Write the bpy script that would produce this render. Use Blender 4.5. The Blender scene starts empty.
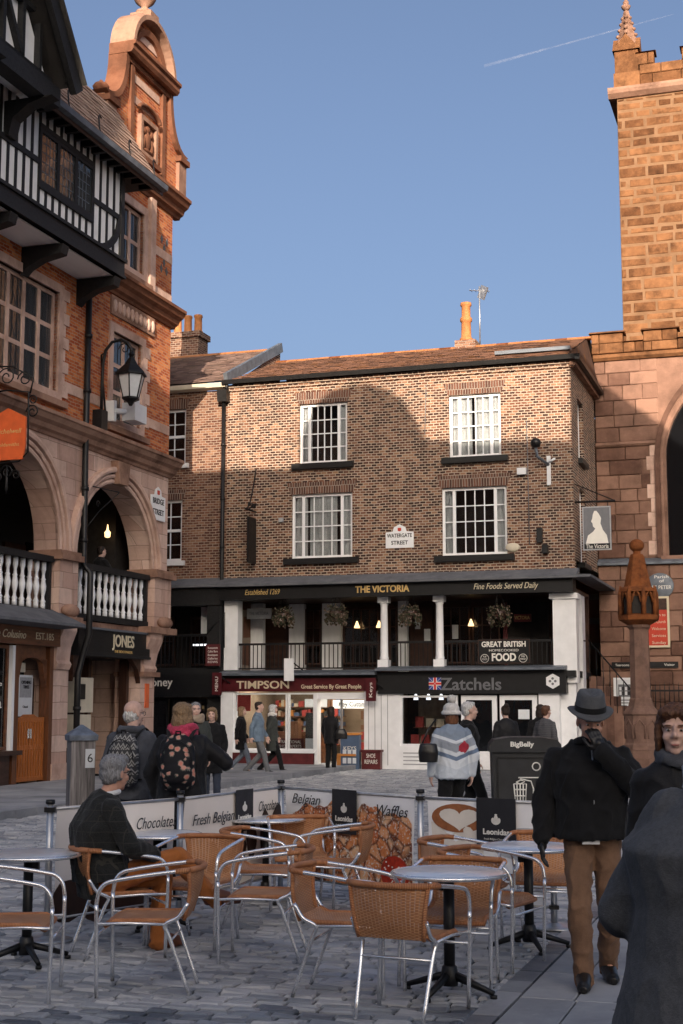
import bpy, bmesh, math, random
from mathutils import Vector, Matrix, Quaternion, noise
random.seed(7)
R = math.radians
SC = bpy.context.scene
COL = SC.collection

# ---------------------------------------------------------------- camera
LENS, SENS = 50.0, 36.0
FPX = LENS / SENS * 1024
HORIZON = 705.0
PITCH = math.atan((HORIZON - 512) / FPX)
EYE = 1.72
cam_d = bpy.data.cameras.new('camera')
cam_d.sensor_fit = 'VERTICAL'; cam_d.sensor_height = SENS; cam_d.sensor_width = SENS; cam_d.lens = LENS
cam_d.clip_end = 9000
cam = bpy.data.objects.new('camera', cam_d); COL.objects.link(cam)
cam.location = (0, 0, EYE); cam.rotation_euler = (R(90) + PITCH, 0, 0)
SC.camera = cam

# ---------------------------------------------------------------- sky and sun
SUN_EL, SUN_AZ = R(16.0), R(2.0)      # the light travels along +Y, 2 degrees to the right
world = bpy.data.worlds.new('World'); SC.world = world; world.use_nodes = True
wn = world.node_tree; wn.nodes.clear()
sky = wn.nodes.new('ShaderNodeTexSky'); sky.sky_type = 'NISHITA'; sky.sun_disc = False
sky.sun_elevation = SUN_EL; sky.sun_rotation = math.pi + SUN_AZ
sky.air_density = 0.60; sky.dust_density = 7.5; sky.ozone_density = 1.3
bg = wn.nodes.new('ShaderNodeBackground'); bg.inputs['Strength'].default_value = 0.15
wo = wn.nodes.new('ShaderNodeOutputWorld')
wn.links.new(sky.outputs[0], bg.inputs[0]); wn.links.new(bg.outputs[0], wo.inputs[0])
sd = bpy.data.lights.new('sun', 'SUN'); sd.energy = 5.0; sd.angle = R(0.10); sd.color = (1.0, 0.82, 0.64)
sun = bpy.data.objects.new('sun', sd); COL.objects.link(sun)
SUN_DIR = Vector((math.sin(SUN_AZ) * math.cos(SUN_EL), math.cos(SUN_AZ) * math.cos(SUN_EL), -math.sin(SUN_EL)))
sun.rotation_euler = SUN_DIR.to_track_quat('-Z', 'Y').to_euler(); sun.location = (0, -20, 40)
SC.view_settings.view_transform = 'Standard'; SC.view_settings.look = 'None'
SC.view_settings.exposure = 0.70; SC.view_settings.gamma = 1.0; SC.view_settings.use_curve_mapping = False
SC.cycles.max_bounces = 6; SC.cycles.diffuse_bounces = 3; SC.cycles.glossy_bounces = 3
SC.cycles.transmission_bounces = 4; SC.cycles.transparent_max_bounces = 8
SC.cycles.use_denoising = True; SC.cycles.sample_clamp_indirect = 4.0

# ---------------------------------------------------------------- pixels to places
def ray(px, py):
    dx = (px - 341.5) / FPX; dy = (512 - py) / FPX
    c, s = math.cos(PITCH), math.sin(PITCH)
    return Vector((dx, c - dy * s, s + dy * c))
EYEV = Vector((0, 0, EYE))
def gnd(px, py, z=0.0):
    r = ray(px, py); p = EYEV + r * ((z - EYE) / r.z); return p
def at(px, py, y):
    r = ray(px, py); return EYEV + r * (y / r.y)
class Frame:
    """A facade's own axes: x along it, y into the building, z up."""
    def __init__(s, o, ang):
        s.o = Vector(o); s.a = ang
        s.X = Vector((math.cos(ang), math.sin(ang), 0)); s.Y = Vector((-math.sin(ang), math.cos(ang), 0))
    def px(s, px, py, y=0.0):
        r = ray(px, py); t = ((s.o + s.Y * y - EYEV).dot(s.Y)) / r.dot(s.Y)
        p = EYEV + r * t - s.o
        return p.dot(s.X), p.z
ANG = R(18)
FV = Frame((0, 39.8, 0), -ANG)                 # the pub front and the church behind it
FL = Frame((-6.21, 31.77, 0), R(72))           # the arcaded building along the left side
V = FV.px; L = FL.px

# ---------------------------------------------------------------- mesh helpers
class MB:
    def __init__(s): s.v = []; s.f = []; s.sm = []; s.tone = None
    def add(s, vs, fs, sm=False):
        b = len(s.v); s.v += [tuple(p) for p in vs]
        for f in fs: s.f.append(tuple(b + i for i in f)); s.sm.append(sm)
        return s
    def box(s, x0, x1, y0, y1, z0, z1):
        if x0 > x1: x0, x1 = x1, x0
        if y0 > y1: y0, y1 = y1, y0
        if z0 > z1: z0, z1 = z1, z0
        return s.add([(x0,y0,z0),(x1,y0,z0),(x1,y1,z0),(x0,y1,z0),(x0,y0,z1),(x1,y0,z1),(x1,y1,z1),(x0,y1,z1)],
                     [(0,3,2,1),(4,5,6,7),(0,1,5,4),(1,2,6,5),(2,3,7,6),(3,0,4,7)])
    def obox(s, c, ax, ay, az):
        """Box from a centre and three half-axis vectors."""
        c, ax, ay, az = Vector(c), Vector(ax), Vector(ay), Vector(az)
        vs = [c + ax*i + ay*j + az*k for k in (-1,1) for i, j in ((-1,-1),(1,-1),(1,1),(-1,1))]
        return s.add(vs, [(0,3,2,1),(4,5,6,7),(0,1,5,4),(1,2,6,5),(2,3,7,6),(3,0,4,7)])
    def bar(s, p, q, w, d, up=(0,0,1)):
        p, q = Vector(p), Vector(q); a = (q-p); n = a.normalized(); u = Vector(up)
        sd = n.cross(u)
        if sd.length < 1e-4: sd = n.cross(Vector((0,1,0)))
        sd.normalize(); uu = sd.cross(n)
        return s.obox((p+q)/2, a/2, sd*w/2, uu*d/2)
    def prism(s, poly, y0, y1):
        """Polygon in (x, z), counter-clockwise seen from -y, pushed from y0 to y1."""
        n = len(poly)
        vs = [(x, y0, z) for x, z in poly] + [(x, y1, z) for x, z in poly]
        fs = [tuple(range(n)), tuple(range(2*n-1, n-1, -1))] + [(i, n+i, n+(i+1) % n, (i+1) % n) for i in range(n)]
        return s.add(vs, fs)
    def prism_x(s, poly, x0, x1):
        """Polygon in (y, z) pushed from x0 to x1."""
        n = len(poly)
        vs = [(x0, y, z) for y, z in poly] + [(x1, y, z) for y, z in poly]
        fs = [tuple(range(n-1, -1, -1)), tuple(range(n, 2*n))] + [(i, (i+1) % n, n+(i+1) % n, n+i) for i in range(n)]
        return s.add(vs, fs)
    def rings(s, rs, closed=False, caps=True, sm=True):
        n = len(rs[0]); vs = [p for r in rs for p in r]; fs = []
        m = len(rs)
        for i in range(m if closed else m-1):
            a, b = i*n, ((i+1) % m)*n
            for j in range(n):
                k = (j+1) % n; fs.append((a+j, a+k, b+k, b+j))
        s.add(vs, fs, sm)
        if caps and not closed:
            b = len(s.v) - len(vs)
            s.f.append(tuple(b+j for j in range(n-1, -1, -1))); s.sm.append(False)
            s.f.append(tuple(b+(m-1)*n+j for j in range(n))); s.sm.append(False)
        return s
    def tube(s, pts, r, n=8, closed=False, flat=1.0, side=None):
        pts = [Vector(p) for p in pts]; m = len(pts)
        rr = r if isinstance(r, (list, tuple)) else [r]*m
        tang = []
        for i in range(m):
            a = pts[i-1] if (i or closed) else pts[0]; b = pts[(i+1) % m] if (i < m-1 or closed) else pts[-1]
            tang.append((b-a).normalized())
        if side is None:
            u = Vector((0,0,1)) if abs(tang[0].z) < .9 else Vector((0,1,0))
            side = tang[0].cross(u)
        sd = Vector(side); rs = []
        for i in range(m):
            t = tang[i]; sd = sd - t*sd.dot(t)
            if sd.length < 1e-6: sd = t.orthogonal()
            sd.normalize(); up = sd.cross(t)
            rs.append([pts[i] + sd*math.cos(2*math.pi*j/n)*rr[i] + up*math.sin(2*math.pi*j/n)*rr[i]*flat for j in range(n)])
        return s.rings(rs, closed)
    def lathe(s, prof, c=(0,0,0), n=12, sm=True):
        c = Vector(c)
        rs = [[c + Vector((r*math.cos(2*math.pi*j/n), r*math.sin(2*math.pi*j/n), z)) for j in range(n)] for r, z in prof]
        return s.rings(rs, sm=sm)
    def ell(s, c, r, n=12, m=8, M=None):
        c = Vector(c); rs = []
        for i in range(m+1):
            a = -math.pi/2 + math.pi*i/m
            ca, sa = max(math.cos(a), .02), math.sin(a)
            ring = []
            for j in range(n):
                b = 2*math.pi*j/n; p = Vector((r[0]*ca*math.cos(b), r[1]*ca*math.sin(b), r[2]*sa))
                ring.append(c + (M @ p if M else p))
            rs.append(ring)
        return s.rings(rs)
    def quad(s, a, b, c, d): return s.add([a, b, c, d], [(0,1,2,3)])
    def mesh(s, name):
        me = bpy.data.meshes.new(name); me.from_pydata(s.v, [], s.f)
        if any(s.sm): me.polygons.foreach_set('use_smooth', s.sm)
        if s.tone:
            at_ = me.attributes.new('tone', 'FLOAT', 'FACE'); at_.data.foreach_set('value', s.tone)
        me.update(); return me
    def build(s, name, mat, parent=None, loc=None, rot=None, kind=None):
        return link(name, s.mesh(name), mat, parent, loc, rot, kind)
def link(name, me, mat=None, parent=None, loc=None, rot=None, kind=None):
    if mat is not None and not me.materials: me.materials.append(M[mat] if isinstance(mat, str) else mat)
    o = bpy.data.objects.new(name, me); COL.objects.link(o)
    if parent: o.parent = parent
    if loc is not None: o.location = loc
    if rot is not None: o.rotation_euler = rot
    if kind: o['kind'] = kind
    return o
UNIT = {}
def piece(name, mat, parent, x0, x1, y0, y1, z0, z1, kind=None):
    """A plain block that shares one cube mesh with all blocks of its material."""
    if mat not in UNIT:
        me = MB().box(-.5,.5,-.5,.5,-.5,.5).mesh('block_' + mat); me.materials.append(M[mat]); UNIT[mat] = me
    o = bpy.data.objects.new(name, UNIT[mat]); COL.objects.link(o); o.parent = parent
    o.location = ((x0+x1)/2, (y0+y1)/2, (z0+z1)/2); o.scale = (abs(x1-x0), abs(y1-y0), abs(z1-z0))
    if kind: o['kind'] = kind
    return o
def thing(name, label, cat, loc=(0,0,0), rz=0.0, group=None):
    o = bpy.data.objects.new(name, None); COL.objects.link(o); o.empty_display_size = .2
    o.location = loc; o.rotation_euler = (0, 0, rz); o['label'] = label; o['category'] = cat
    if group: o['group'] = group
    return o
def tag(o, label, cat, group=None):
    o['label'] = label; o['category'] = cat
    if group: o['group'] = group
    return o
def struct(o): o['kind'] = 'structure'; return o
TMP = bpy.data.scenes.new('workbench')                     # a bare scene, so that a mesh can be worked out without updating all the rest
def evaluated(o):
    TMP.collection.objects.link(o)
    with bpy.context.temp_override(scene=TMP, view_layer=TMP.view_layers[0]): dg = bpy.context.evaluated_depsgraph_get()
    return bpy.data.meshes.new_from_object(o.evaluated_get(dg))
def text(name, s, size, mat, parent, loc, rot=(R(90),0,0), ext=.004, width=None, bold=0.0, shear=0.0, align='CENTER', spacing=1.0):
    c = bpy.data.curves.new('t', 'FONT'); c.body = s; c.size = size; c.extrude = ext; c.align_x = align; c.align_y = 'CENTER'
    c.offset = bold; c.shear = shear; c.resolution_u = 3; c.space_character = spacing
    t = bpy.data.objects.new('t', c); me = evaluated(t)
    bpy.data.objects.remove(t); bpy.data.curves.remove(c)
    if width:
        xs = [v.co.x for v in me.vertices]; w = max(xs)-min(xs); k = width/w
        for v in me.vertices: v.co.x *= k
    me.materials.clear()
    return link(name, me, mat, parent, loc, rot)
def copy_tree(o, parent=None):
    c = o.copy(); COL.objects.link(c); c.parent = parent
    for ch in list(o.children): copy_tree(ch, c)
    return c

# ---------------------------------------------------------------- materials
M = {}
class NT:
    def __init__(s, name):
        m = bpy.data.materials.new(name); m.use_nodes = True; s.m = m; s.t = m.node_tree; s.t.nodes.clear()
        s.out = s.n('ShaderNodeOutputMaterial'); s.b = s.n('ShaderNodeBsdfPrincipled')
        s.l(s.b.outputs[0], s.out.inputs[0]); M[name] = m
    def n(s, k, **kw):
        nd = s.t.nodes.new(k)
        for a, v in kw.items(): setattr(nd, a, v)
        return nd
    def l(s, a, b): s.t.links.new(a, b)
    def val(s, sock, v):
        if hasattr(v, 'is_output'): s.l(v, sock)
        else: sock.default_value = v
    def math(s, op, a, b=0.0, c=None):
        n = s.n('ShaderNodeMath', operation=op); s.val(n.inputs[0], a); s.val(n.inputs[1], b)
        if c is not None: s.val(n.inputs[2], c)
        return n.outputs[0]
    def mix(s, f, a, b, mode='MIX'):
        n = s.n('ShaderNodeMix', data_type='RGBA', blend_type=mode)
        s.val(n.inputs[0], f); s.val(n.inputs[6], col(a) if isinstance(a, tuple) else a); s.val(n.inputs[7], col(b) if isinstance(b, tuple) else b)
        return n.outputs[2]
    def coord(s, kind='Object'): return s.n('ShaderNodeTexCoord').outputs[kind]
    def wallco(s):
        """Flat wall coordinates: (x + y, z) in metres, right for any wall square to its frame."""
        sp = s.n('ShaderNodeSeparateXYZ'); s.l(s.coord(), sp.inputs[0])
        cb = s.n('ShaderNodeCombineXYZ'); s.l(s.math('ADD', sp.outputs[0], sp.outputs[1]), cb.inputs[0]); s.l(sp.outputs[2], cb.inputs[1])
        return cb.outputs[0]
    def noise(s, scale, detail=4.0, rough=.55, co=None, dist=0.0):
        n = s.n('ShaderNodeTexNoise'); n.inputs['Scale'].default_value = scale; n.inputs['Detail'].default_value = detail
        n.inputs['Roughness'].default_value = rough; n.inputs['Distortion'].default_value = dist
        s.l(co if co is not None else s.coord(), n.inputs['Vector']); return n.outputs['Fac']
    def ramp(s, f, stops):
        n = s.n('ShaderNodeValToRGB'); e = n.color_ramp.elements
        while len(e) < len(stops): e.new(.5)
        for i, (p, c) in enumerate(stops): e[i].position = p; e[i].color = col(c)
        s.l(f, n.inputs[0]); return n.outputs[0]
    def bump(s, h, strength=.4, dist=.01, prev=None):
        n = s.n('ShaderNodeBump'); n.inputs['Strength'].default_value = strength; n.inputs['Distance'].default_value = dist
        s.l(h, n.inputs['Height'])
        if prev is not None: s.l(prev, n.inputs['Normal'])
        s.l(n.outputs[0], s.b.inputs['Normal']); return n.outputs[0]
    def set(s, **kw):
        for k, v in kw.items(): s.val(s.b.inputs[{'color':'Base Color','rough':'Roughness','metal':'Metallic','spec':'Specular IOR Level','em':'Emission Color','es':'Emission Strength','alpha':'Alpha','sheen':'Sheen Weight','coat':'Coat Weight'}[k]], col(v) if isinstance(v, tuple) else v)
        return s
def col(c): return tuple(c)+(1.0,) if len(c) == 3 else tuple(c)

def plain(name, c, rough=.6, metal=0.0, var=.25, scale=6.0, bump=.15, bscale=60.0, spec=.4):
    """One paint or fabric with uneven tone and a fine grain."""
    t = NT(name); f = t.noise(scale, 5.0)
    dk = tuple(max(0, x*(1-var)) for x in c); lt = tuple(min(1, x*(1+var)) for x in c)
    rnd = t.n('ShaderNodeObjectInfo').outputs['Random']
    cc = t.ramp(f, [(.3, dk), (.7, lt)])
    cc = t.mix(t.math('MULTIPLY', rnd, .18), cc, dk)
    t.set(color=cc, metal=metal, spec=spec)
    t.set(rough=t.math('MULTIPLY_ADD', t.noise(scale*3), .25, rough-.12))
    if bump: t.bump(t.noise(bscale, 3.0), bump, .006)
    return t
def brickmat(name, c1, c2, mortar, bw=.225, bh=.075, ms=.011, third=None, stain=(.05,.035,.03), bump=.6, stainamt=.35):
    t = NT(name); co = t.wallco()
    wob = t.n('ShaderNodeVectorMath', operation='SCALE'); wn_ = t.n('ShaderNodeTexNoise'); wn_.inputs['Scale'].default_value = 2.2; wn_.inputs['Detail'].default_value = 3.0; t.l(co, wn_.inputs['Vector'])
    t.l(wn_.outputs['Color'], wob.inputs[0]); wob.inputs['Scale'].default_value = .05; ad = t.n('ShaderNodeVectorMath', operation='ADD'); t.l(co, ad.inputs[0]); t.l(wob.outputs[0], ad.inputs[1])
    b = t.n('ShaderNodeTexBrick'); t.l(ad.outputs[0], b.inputs['Vector'])
    b.inputs['Scale'].default_value = 1.0; b.inputs['Brick Width'].default_value = bw; b.inputs['Row Height'].default_value = bh
    b.inputs['Mortar Size'].default_value = ms; b.inputs['Mortar Smooth'].default_value = .3; b.inputs['Bias'].default_value = -.1
    b.inputs['Color1'].default_value = (0,0,0,1); b.inputs['Color2'].default_value = (1,1,1,1); b.inputs['Mortar'].default_value = (.5,.5,.5,1)
    stops = [(.12, c1), (.6, c2)] + ([(.93, third)] if third else [])
    fac = t.n('ShaderNodeSeparateColor'); t.l(b.outputs['Color'], fac.inputs[0])
    bc = t.ramp(fac.outputs[0], stops)
    big = t.noise(.55, 6.0, .6, co); mid = t.noise(9.0, 4.0, .6, co)
    bc = t.mix(t.math('MULTIPLY', mid, .35), bc, stain)
    mo = t.mix(t.noise(3.0, 3.0, .5, co), mortar, tuple(x*.6 for x in mortar))
    cc = t.mix(b.outputs['Fac'], bc, mo)
    st = t.ramp(big, [(.48, (0,0,0)), (.75, (1,1,1))])
    mp = t.n('ShaderNodeMapping'); t.l(co, mp.inputs[0]); mp.inputs['Scale'].default_value = (3.5, .35, 1); sk = t.ramp(t.noise(1.0, 5.0, .6, mp.outputs[0]), [(.52,(0,0,0)),(.72,(1,1,1))]); cc = t.mix(t.math('MULTIPLY', sk, stainamt*.8), cc, stain)
    cc = t.mix(t.math('MULTIPLY', st, stainamt), cc, stain)
    t.set(color=cc, rough=.88, spec=.2)
    h = t.math('ADD', t.math('MULTIPLY', t.math('SUBTRACT', 1.0, b.outputs['Fac']), .8), t.math('MULTIPLY', t.noise(38.0, 4.0, .6, co), .4))
    t.bump(h, bump, .012); return t
def stonemat(name, c1, c2, stain, scale=3.0, rnd=.6, bump=.5, stainamt=.6, gum=False):
    """Weathered sandstone: tone per block, blotches and grain."""
    t = NT(name); co = t.coord()
    geo = t.n('ShaderNodeNewGeometry'); pos = geo.outputs['Position']
    r = t.n('ShaderNodeObjectInfo').outputs['Random']
    f = t.math('ADD', t.math('MULTIPLY', r, rnd), t.math('MULTIPLY', t.noise(scale, 5.0, .6, pos), 1-rnd*.6))
    cc = t.ramp(f, [(.2, c1), (.85, c2)])
    st = t.ramp(t.noise(scale*.35, 7.0, .65, pos), [(.45, (0,0,0)), (.72, (1,1,1))])
    cc = t.mix(t.math('MULTIPLY', st, stainamt), cc, stain)
    lich = t.ramp(t.noise(scale*4, 4.0, .7, pos), [(.62, (0,0,0)), (.74, (1,1,1))])
    cc = t.mix(t.math('MULTIPLY', lich, .22), cc, tuple(min(1, x*1.7) for x in c2))
    if gum:
        vo = t.n('ShaderNodeTexVoronoi'); t.l(pos, vo.inputs['Vector']); vo.inputs['Scale'].default_value = 3.2; cc = t.mix(t.math('MULTIPLY', t.math('LESS_THAN', t.math('ADD', vo.outputs['Distance'], t.math('MULTIPLY', t.noise(30.0, 2.0, .5, pos), .06)), .085), .55), cc, (.07,.07,.075))
    t.set(color=cc, rough=.9, spec=.15)
    t.bump(t.math('ADD', t.noise(14.0, 6.0, .65, pos), t.math('MULTIPLY', t.noise(70.0, 3.0, .6, pos), .4)), bump, .02)
    return t
def glassmat(name, tint=(.02,.024,.03), refl=.10, alpha=.35):
    """Old window glass: reflects the sky, lets a dim room show through."""
    t = NT(name); t.t.nodes.remove(t.b)
    tr = t.n('ShaderNodeBsdfTransparent'); tr.inputs[0].default_value = (.88,.9,.92,1)
    gl = t.n('ShaderNodeBsdfGlossy'); gl.inputs['Roughness'].default_value = .03
    df = t.n('ShaderNodeBsdfDiffuse'); df.inputs[0].default_value = col(tint)
    m1 = t.n('ShaderNodeMixShader'); m1.inputs[0].default_value = 1-alpha; t.l(df.outputs[0], m1.inputs[1]); t.l(tr.outputs[0], m1.inputs[2])
    fr = t.n('ShaderNodeFresnel'); fr.inputs[0].default_value = 1.5
    bp = t.n('ShaderNodeBump'); bp.inputs['Strength'].default_value = .12; bp.inputs['Distance'].default_value = .02
    t.l(t.noise(3.0, 2.0), bp.inputs['Height']); t.l(bp.outputs[0], gl.inputs['Normal']); 
    m2 = t.n('ShaderNodeMixShader'); t.l(t.math('ADD', fr.outputs[0], refl), m2.inputs[0])
    t.l(m1.outputs[0], m2.inputs[1]); t.l(gl.outputs[0], m2.inputs[2]); t.l(m2.outputs[0], t.out.inputs[0])
def emit(name, c, s):
    t = NT(name); t.set(color=(.8,.8,.8), em=c, es=s)

brickmat('brick_pub', (.045,.018,.013), (.20,.082,.047), (.54,.44,.35), third=(.42,.24,.145), stainamt=.35, bw=.165, ms=.0135)
brickmat('brick_pub_flat', (.09,.04,.03), (.2,.09,.06), (.36,.3,.25), bw=.075, bh=.36, ms=.012)
brickmat('brick_adj', (.11,.045,.03), (.23,.105,.066), (.42,.33,.26), third=(.33,.19,.12), bw=.18, bh=.075, stainamt=.25)
brickmat('brick_red', (.44,.085,.024), (.70,.20,.055), (.56,.36,.25), third=(.78,.31,.11), ms=.009, stainamt=.3)
brickmat('brick_far', (.22,.10,.06), (.36,.19,.12), (.4,.33,.27))
brickmat('ashlar_pink', (.60,.40,.325), (.76,.56,.47), (.36,.24,.19), bw=.85, bh=.36, ms=.008, stain=(.16,.085,.06), stainamt=.55, bump=.35)
stonemat('stone_pink', (.54,.35,.275), (.74,.54,.45), (.17,.085,.06), rnd=.25)
stonemat('stone_trim', (.27,.15,.105), (.42,.26,.19), (.07,.035,.025), rnd=.2, stainamt=.85)
stonemat('stone_gold', (.32,.165,.08), (.44,.26,.15), (.14,.06,.025), rnd=.2, stainamt=.35)
stonemat('stone_tower', (.085,.034,.014), (.25,.120,.056), (.04,.018,.009), rnd=.5, stainamt=.85, scale=5.5)
stonemat('stone_church', (.10,.05,.037), (.29,.17,.125), (.04,.023,.018), rnd=.7, stainamt=.6)
stonemat('stone_mortar', (.19,.11,.06), (.27,.16,.095), (.10,.055,.03), rnd=.1)
stonemat('stone_cross', (.13,.075,.058), (.22,.135,.105), (.05,.035,.03), rnd=.2, stainamt=.6, scale=6)
stonemat('terracotta_shaded', (.15,.058,.032), (.27,.125,.075), (.04,.02,.014), rnd=.2, stainamt=.6)  # reddish gable trim, with the shade of the front put into its darker colour
stonemat('stone_rust', (.15,.045,.015), (.27,.095,.032), (.02,.013,.011), rnd=.1, stainamt=.75, scale=9)
stonemat('slate', (.085,.09,.105), (.17,.175,.19), (.04,.04,.045), rnd=.4, scale=5, bump=.35, stainamt=.4)
stonemat('flagstone', (.23,.24,.26), (.38,.385,.40), (.12,.12,.13), rnd=.45, scale=2.5, bump=.22, stainamt=.6, gum=True)
plain('black_timber', (.010,.010,.011), .65, var=.5, scale=14)
plain('black_paint', (.008,.008,.009), .45, var=.4, bump=.06)
plain('dark_fascia', (.006,.006,.007), .5, var=.3, bump=0)
plain('white_plaster', (.86,.86,.86), .8, var=.07, scale=3, bump=.25)
plain('white_paint', (.84,.85,.87), .45, var=.06, scale=4, bump=.08)
plain('cream_paint', (.62,.56,.44), .5, var=.12, scale=3)
plain('grey_paint', (.35,.36,.38), .5, var=.15)
plain('red_fascia', (.08,.011,.015), .35, var=.2, bump=.03)
plain('red_riser', (.11,.02,.022), .45, var=.3, bump=.05)
plain('red_sign', (.52,.05,.025), .45, var=.12, bump=.03)
plain('orange_sign', (.72,.13,.035), .45, var=.15, scale=3, bump=.05)
plain('iron', (.008,.008,.009), .5, metal=.2, var=.5, bump=.2)
plain('lead', (.14,.16,.19), .55, metal=.3, var=.3, scale=5, bump=.3, bscale=20)
plain('brown_wood', (.14,.052,.022), .42, var=.45, scale=9, bump=.15)
plain('dark_wood', (.05,.022,.014), .45, var=.5, scale=9, bump=.15)
plain('orange_wood', (.40,.125,.03), .4, var=.3, scale=10, bump=.12)
plain('cap_metal', (.19,.22,.27), .5, metal=.4, var=.35, scale=9)
plain('clay_pot', (.40,.16,.055), .75, var=.25, scale=8)
plain('recess_shade', (.028,.024,.022), .9, var=.3, bump=0)  # the dark of unlit rooms and recesses is put into this colour
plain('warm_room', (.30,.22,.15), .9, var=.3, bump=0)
plain('curtain', (.72,.72,.70), .9, var=.08, scale=12, bump=.4, bscale=25)
plain('lettering_white', (.80,.78,.72), .5, var=.04, bump=0)
plain('lettering_gold', (.62,.42,.16), .4, var=.1, bump=0)
plain('lettering_cream', (.66,.58,.42), .5, var=.05, bump=0)
plain('lettering_grey', (.16,.165,.18), .45, var=.1, bump=0)
plain('lettering_black', (.02,.02,.022), .5, var=.1, bump=0)
plain('paper', (.70,.73,.76), .6, var=.05, bump=0)
plain('sign_blue', (.03,.06,.3), .5, var=.05, bump=0)
plain('flag_red', (.6,.03,.03), .5, var=.05, bump=0)
plain('alu', (.88,.89,.91), .24, metal=.78, var=.04, scale=1.5, bump=0)
plain('steel', (.5,.51,.53), .38, metal=.8, var=.2, scale=12, bump=0)
plain('alu_top', (.84,.85,.86), .32, metal=.5, var=.08, scale=7, bump=0)
plain('bin_black', (.022,.023,.026), .42, var=.25, bump=.2, bscale=90)
plain('cctv_white', (.72,.74,.77), .4, var=.05, bump=.02)
emit('lamp_warm', (1.0,.62,.28), 1.6)
emit('strip_white', (1.0,.90,.74), 6.0)
emit('strip_cool', (.92,.95,1.0), 1.2)
glassmat('glass', alpha=.04, refl=.04); glassmat('glass_shop', alpha=.03, refl=.0); glassmat('glass_dark', tint=(.008,.009,.011), alpha=.8, refl=.03)
glassmat('glass_sky', tint=(.06,.07,.08), alpha=.75, refl=.04)

def mat_wood_post():
    t = NT('grey_wood'); sp = t.n('ShaderNodeMapping'); t.l(t.coord(), sp.inputs[0]); sp.inputs['Scale'].default_value = (30, 30, 1.6)
    f = t.noise(1.0, 6.0, .65, sp.outputs[0], .6)
    t.set(color=t.ramp(f, [(.3, (.06,.055,.055)), (.55, (.24,.22,.215)), (.75, (.42,.39,.385))]), rough=.85, spec=.2)
    t.bump(f, .7, .01)
mat_wood_post()
def mat_roof(name, c1, c2, moss, w=.26, h=.17):
    t = NT(name); r = t.n('ShaderNodeObjectInfo').outputs['Random']
    a = t.n('ShaderNodeAttribute'); a.attribute_name = 'tone'
    pos = t.n('ShaderNodeNewGeometry').outputs['Position']
    f = t.math('ADD', t.math('MULTIPLY', a.outputs['Fac'], .65), t.math('MULTIPLY', t.noise(1.3, 6.0, .65, pos), .5))
    cc = t.ramp(f, [(.2, c1), (.8, c2)])
    ms = t.ramp(t.noise(2.2, 6.0, .7, pos), [(.5, (0,0,0)), (.68, (1,1,1))])
    t.set(color=t.mix(t.math('MULTIPLY', ms, .6), cc, moss), rough=.9, spec=.15)
    t.bump(t.noise(30.0, 5.0, .6, pos), .5, .02)
mat_roof('roof_pub', (.065,.038,.03), (.17,.092,.066), (.16,.07,.02))
mat_roof('roof_adj', (.13,.085,.075), (.24,.165,.14), (.16,.12,.09))
mat_roof('roof_left', (.30,.20,.155), (.46,.33,.265), (.2,.12,.09))
mat_roof('roof_dark', (.045,.042,.042), (.11,.10,.10), (.05,.05,.04))
def mat_sett():
    t = NT('sett'); r = t.n('ShaderNodeObjectInfo').outputs['Random']
    a = t.n('ShaderNodeAttribute'); a.attribute_name = 'tone'; pos = t.n('ShaderNodeNewGeometry').outputs['Position']
    f = t.math('ADD', t.math('MULTIPLY', t.math('ADD', a.outputs['Fac'], t.math('MULTIPLY', r, 1.0)), .5), t.math('MULTIPLY', t.noise(2.0, 5.0, .6, pos), .45))
    cc = t.ramp(f, [(.2, (.075,.09,.115)), (.5, (.22,.24,.27)), (.85, (.46,.465,.48))])
    st = t.ramp(t.noise(.7, 6.0, .65, pos), [(.48, (0,0,0)), (.7, (1,1,1))])
    cc = t.mix(t.math('MULTIPLY', st, .5), cc, (.09,.09,.10))
    wr = t.ramp(t.noise(5.0, 5.0, .7, pos), [(.6, (0,0,0)), (.75, (1,1,1))])
    cc = t.mix(t.math('MULTIPLY', wr, .3), cc, (.22,.16,.13))
    t.set(color=cc, spec=.4); t.set(rough=t.math('MULTIPLY_ADD', t.noise(6.0, 4.0, .6, pos), .5, .16))
    t.bump(t.math('ADD', t.noise(28.0, 5.0, .6, pos), t.math('MULTIPLY', t.noise(120.0, 2.0, .6, pos), .4)), .5, .008)
mat_sett()
def mat_ground():
    t = NT('ground_joint'); pos = t.n('ShaderNodeNewGeometry').outputs['Position']
    t.set(color=t.ramp(t.noise(3.0, 6.0, .6, pos), [(.3, (.010,.010,.010)), (.7, (.03,.028,.026))]), rough=.95, spec=.1)
    t.bump(t.noise(60.0, 4.0, .6, pos), .5, .01)
mat_ground()
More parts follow.
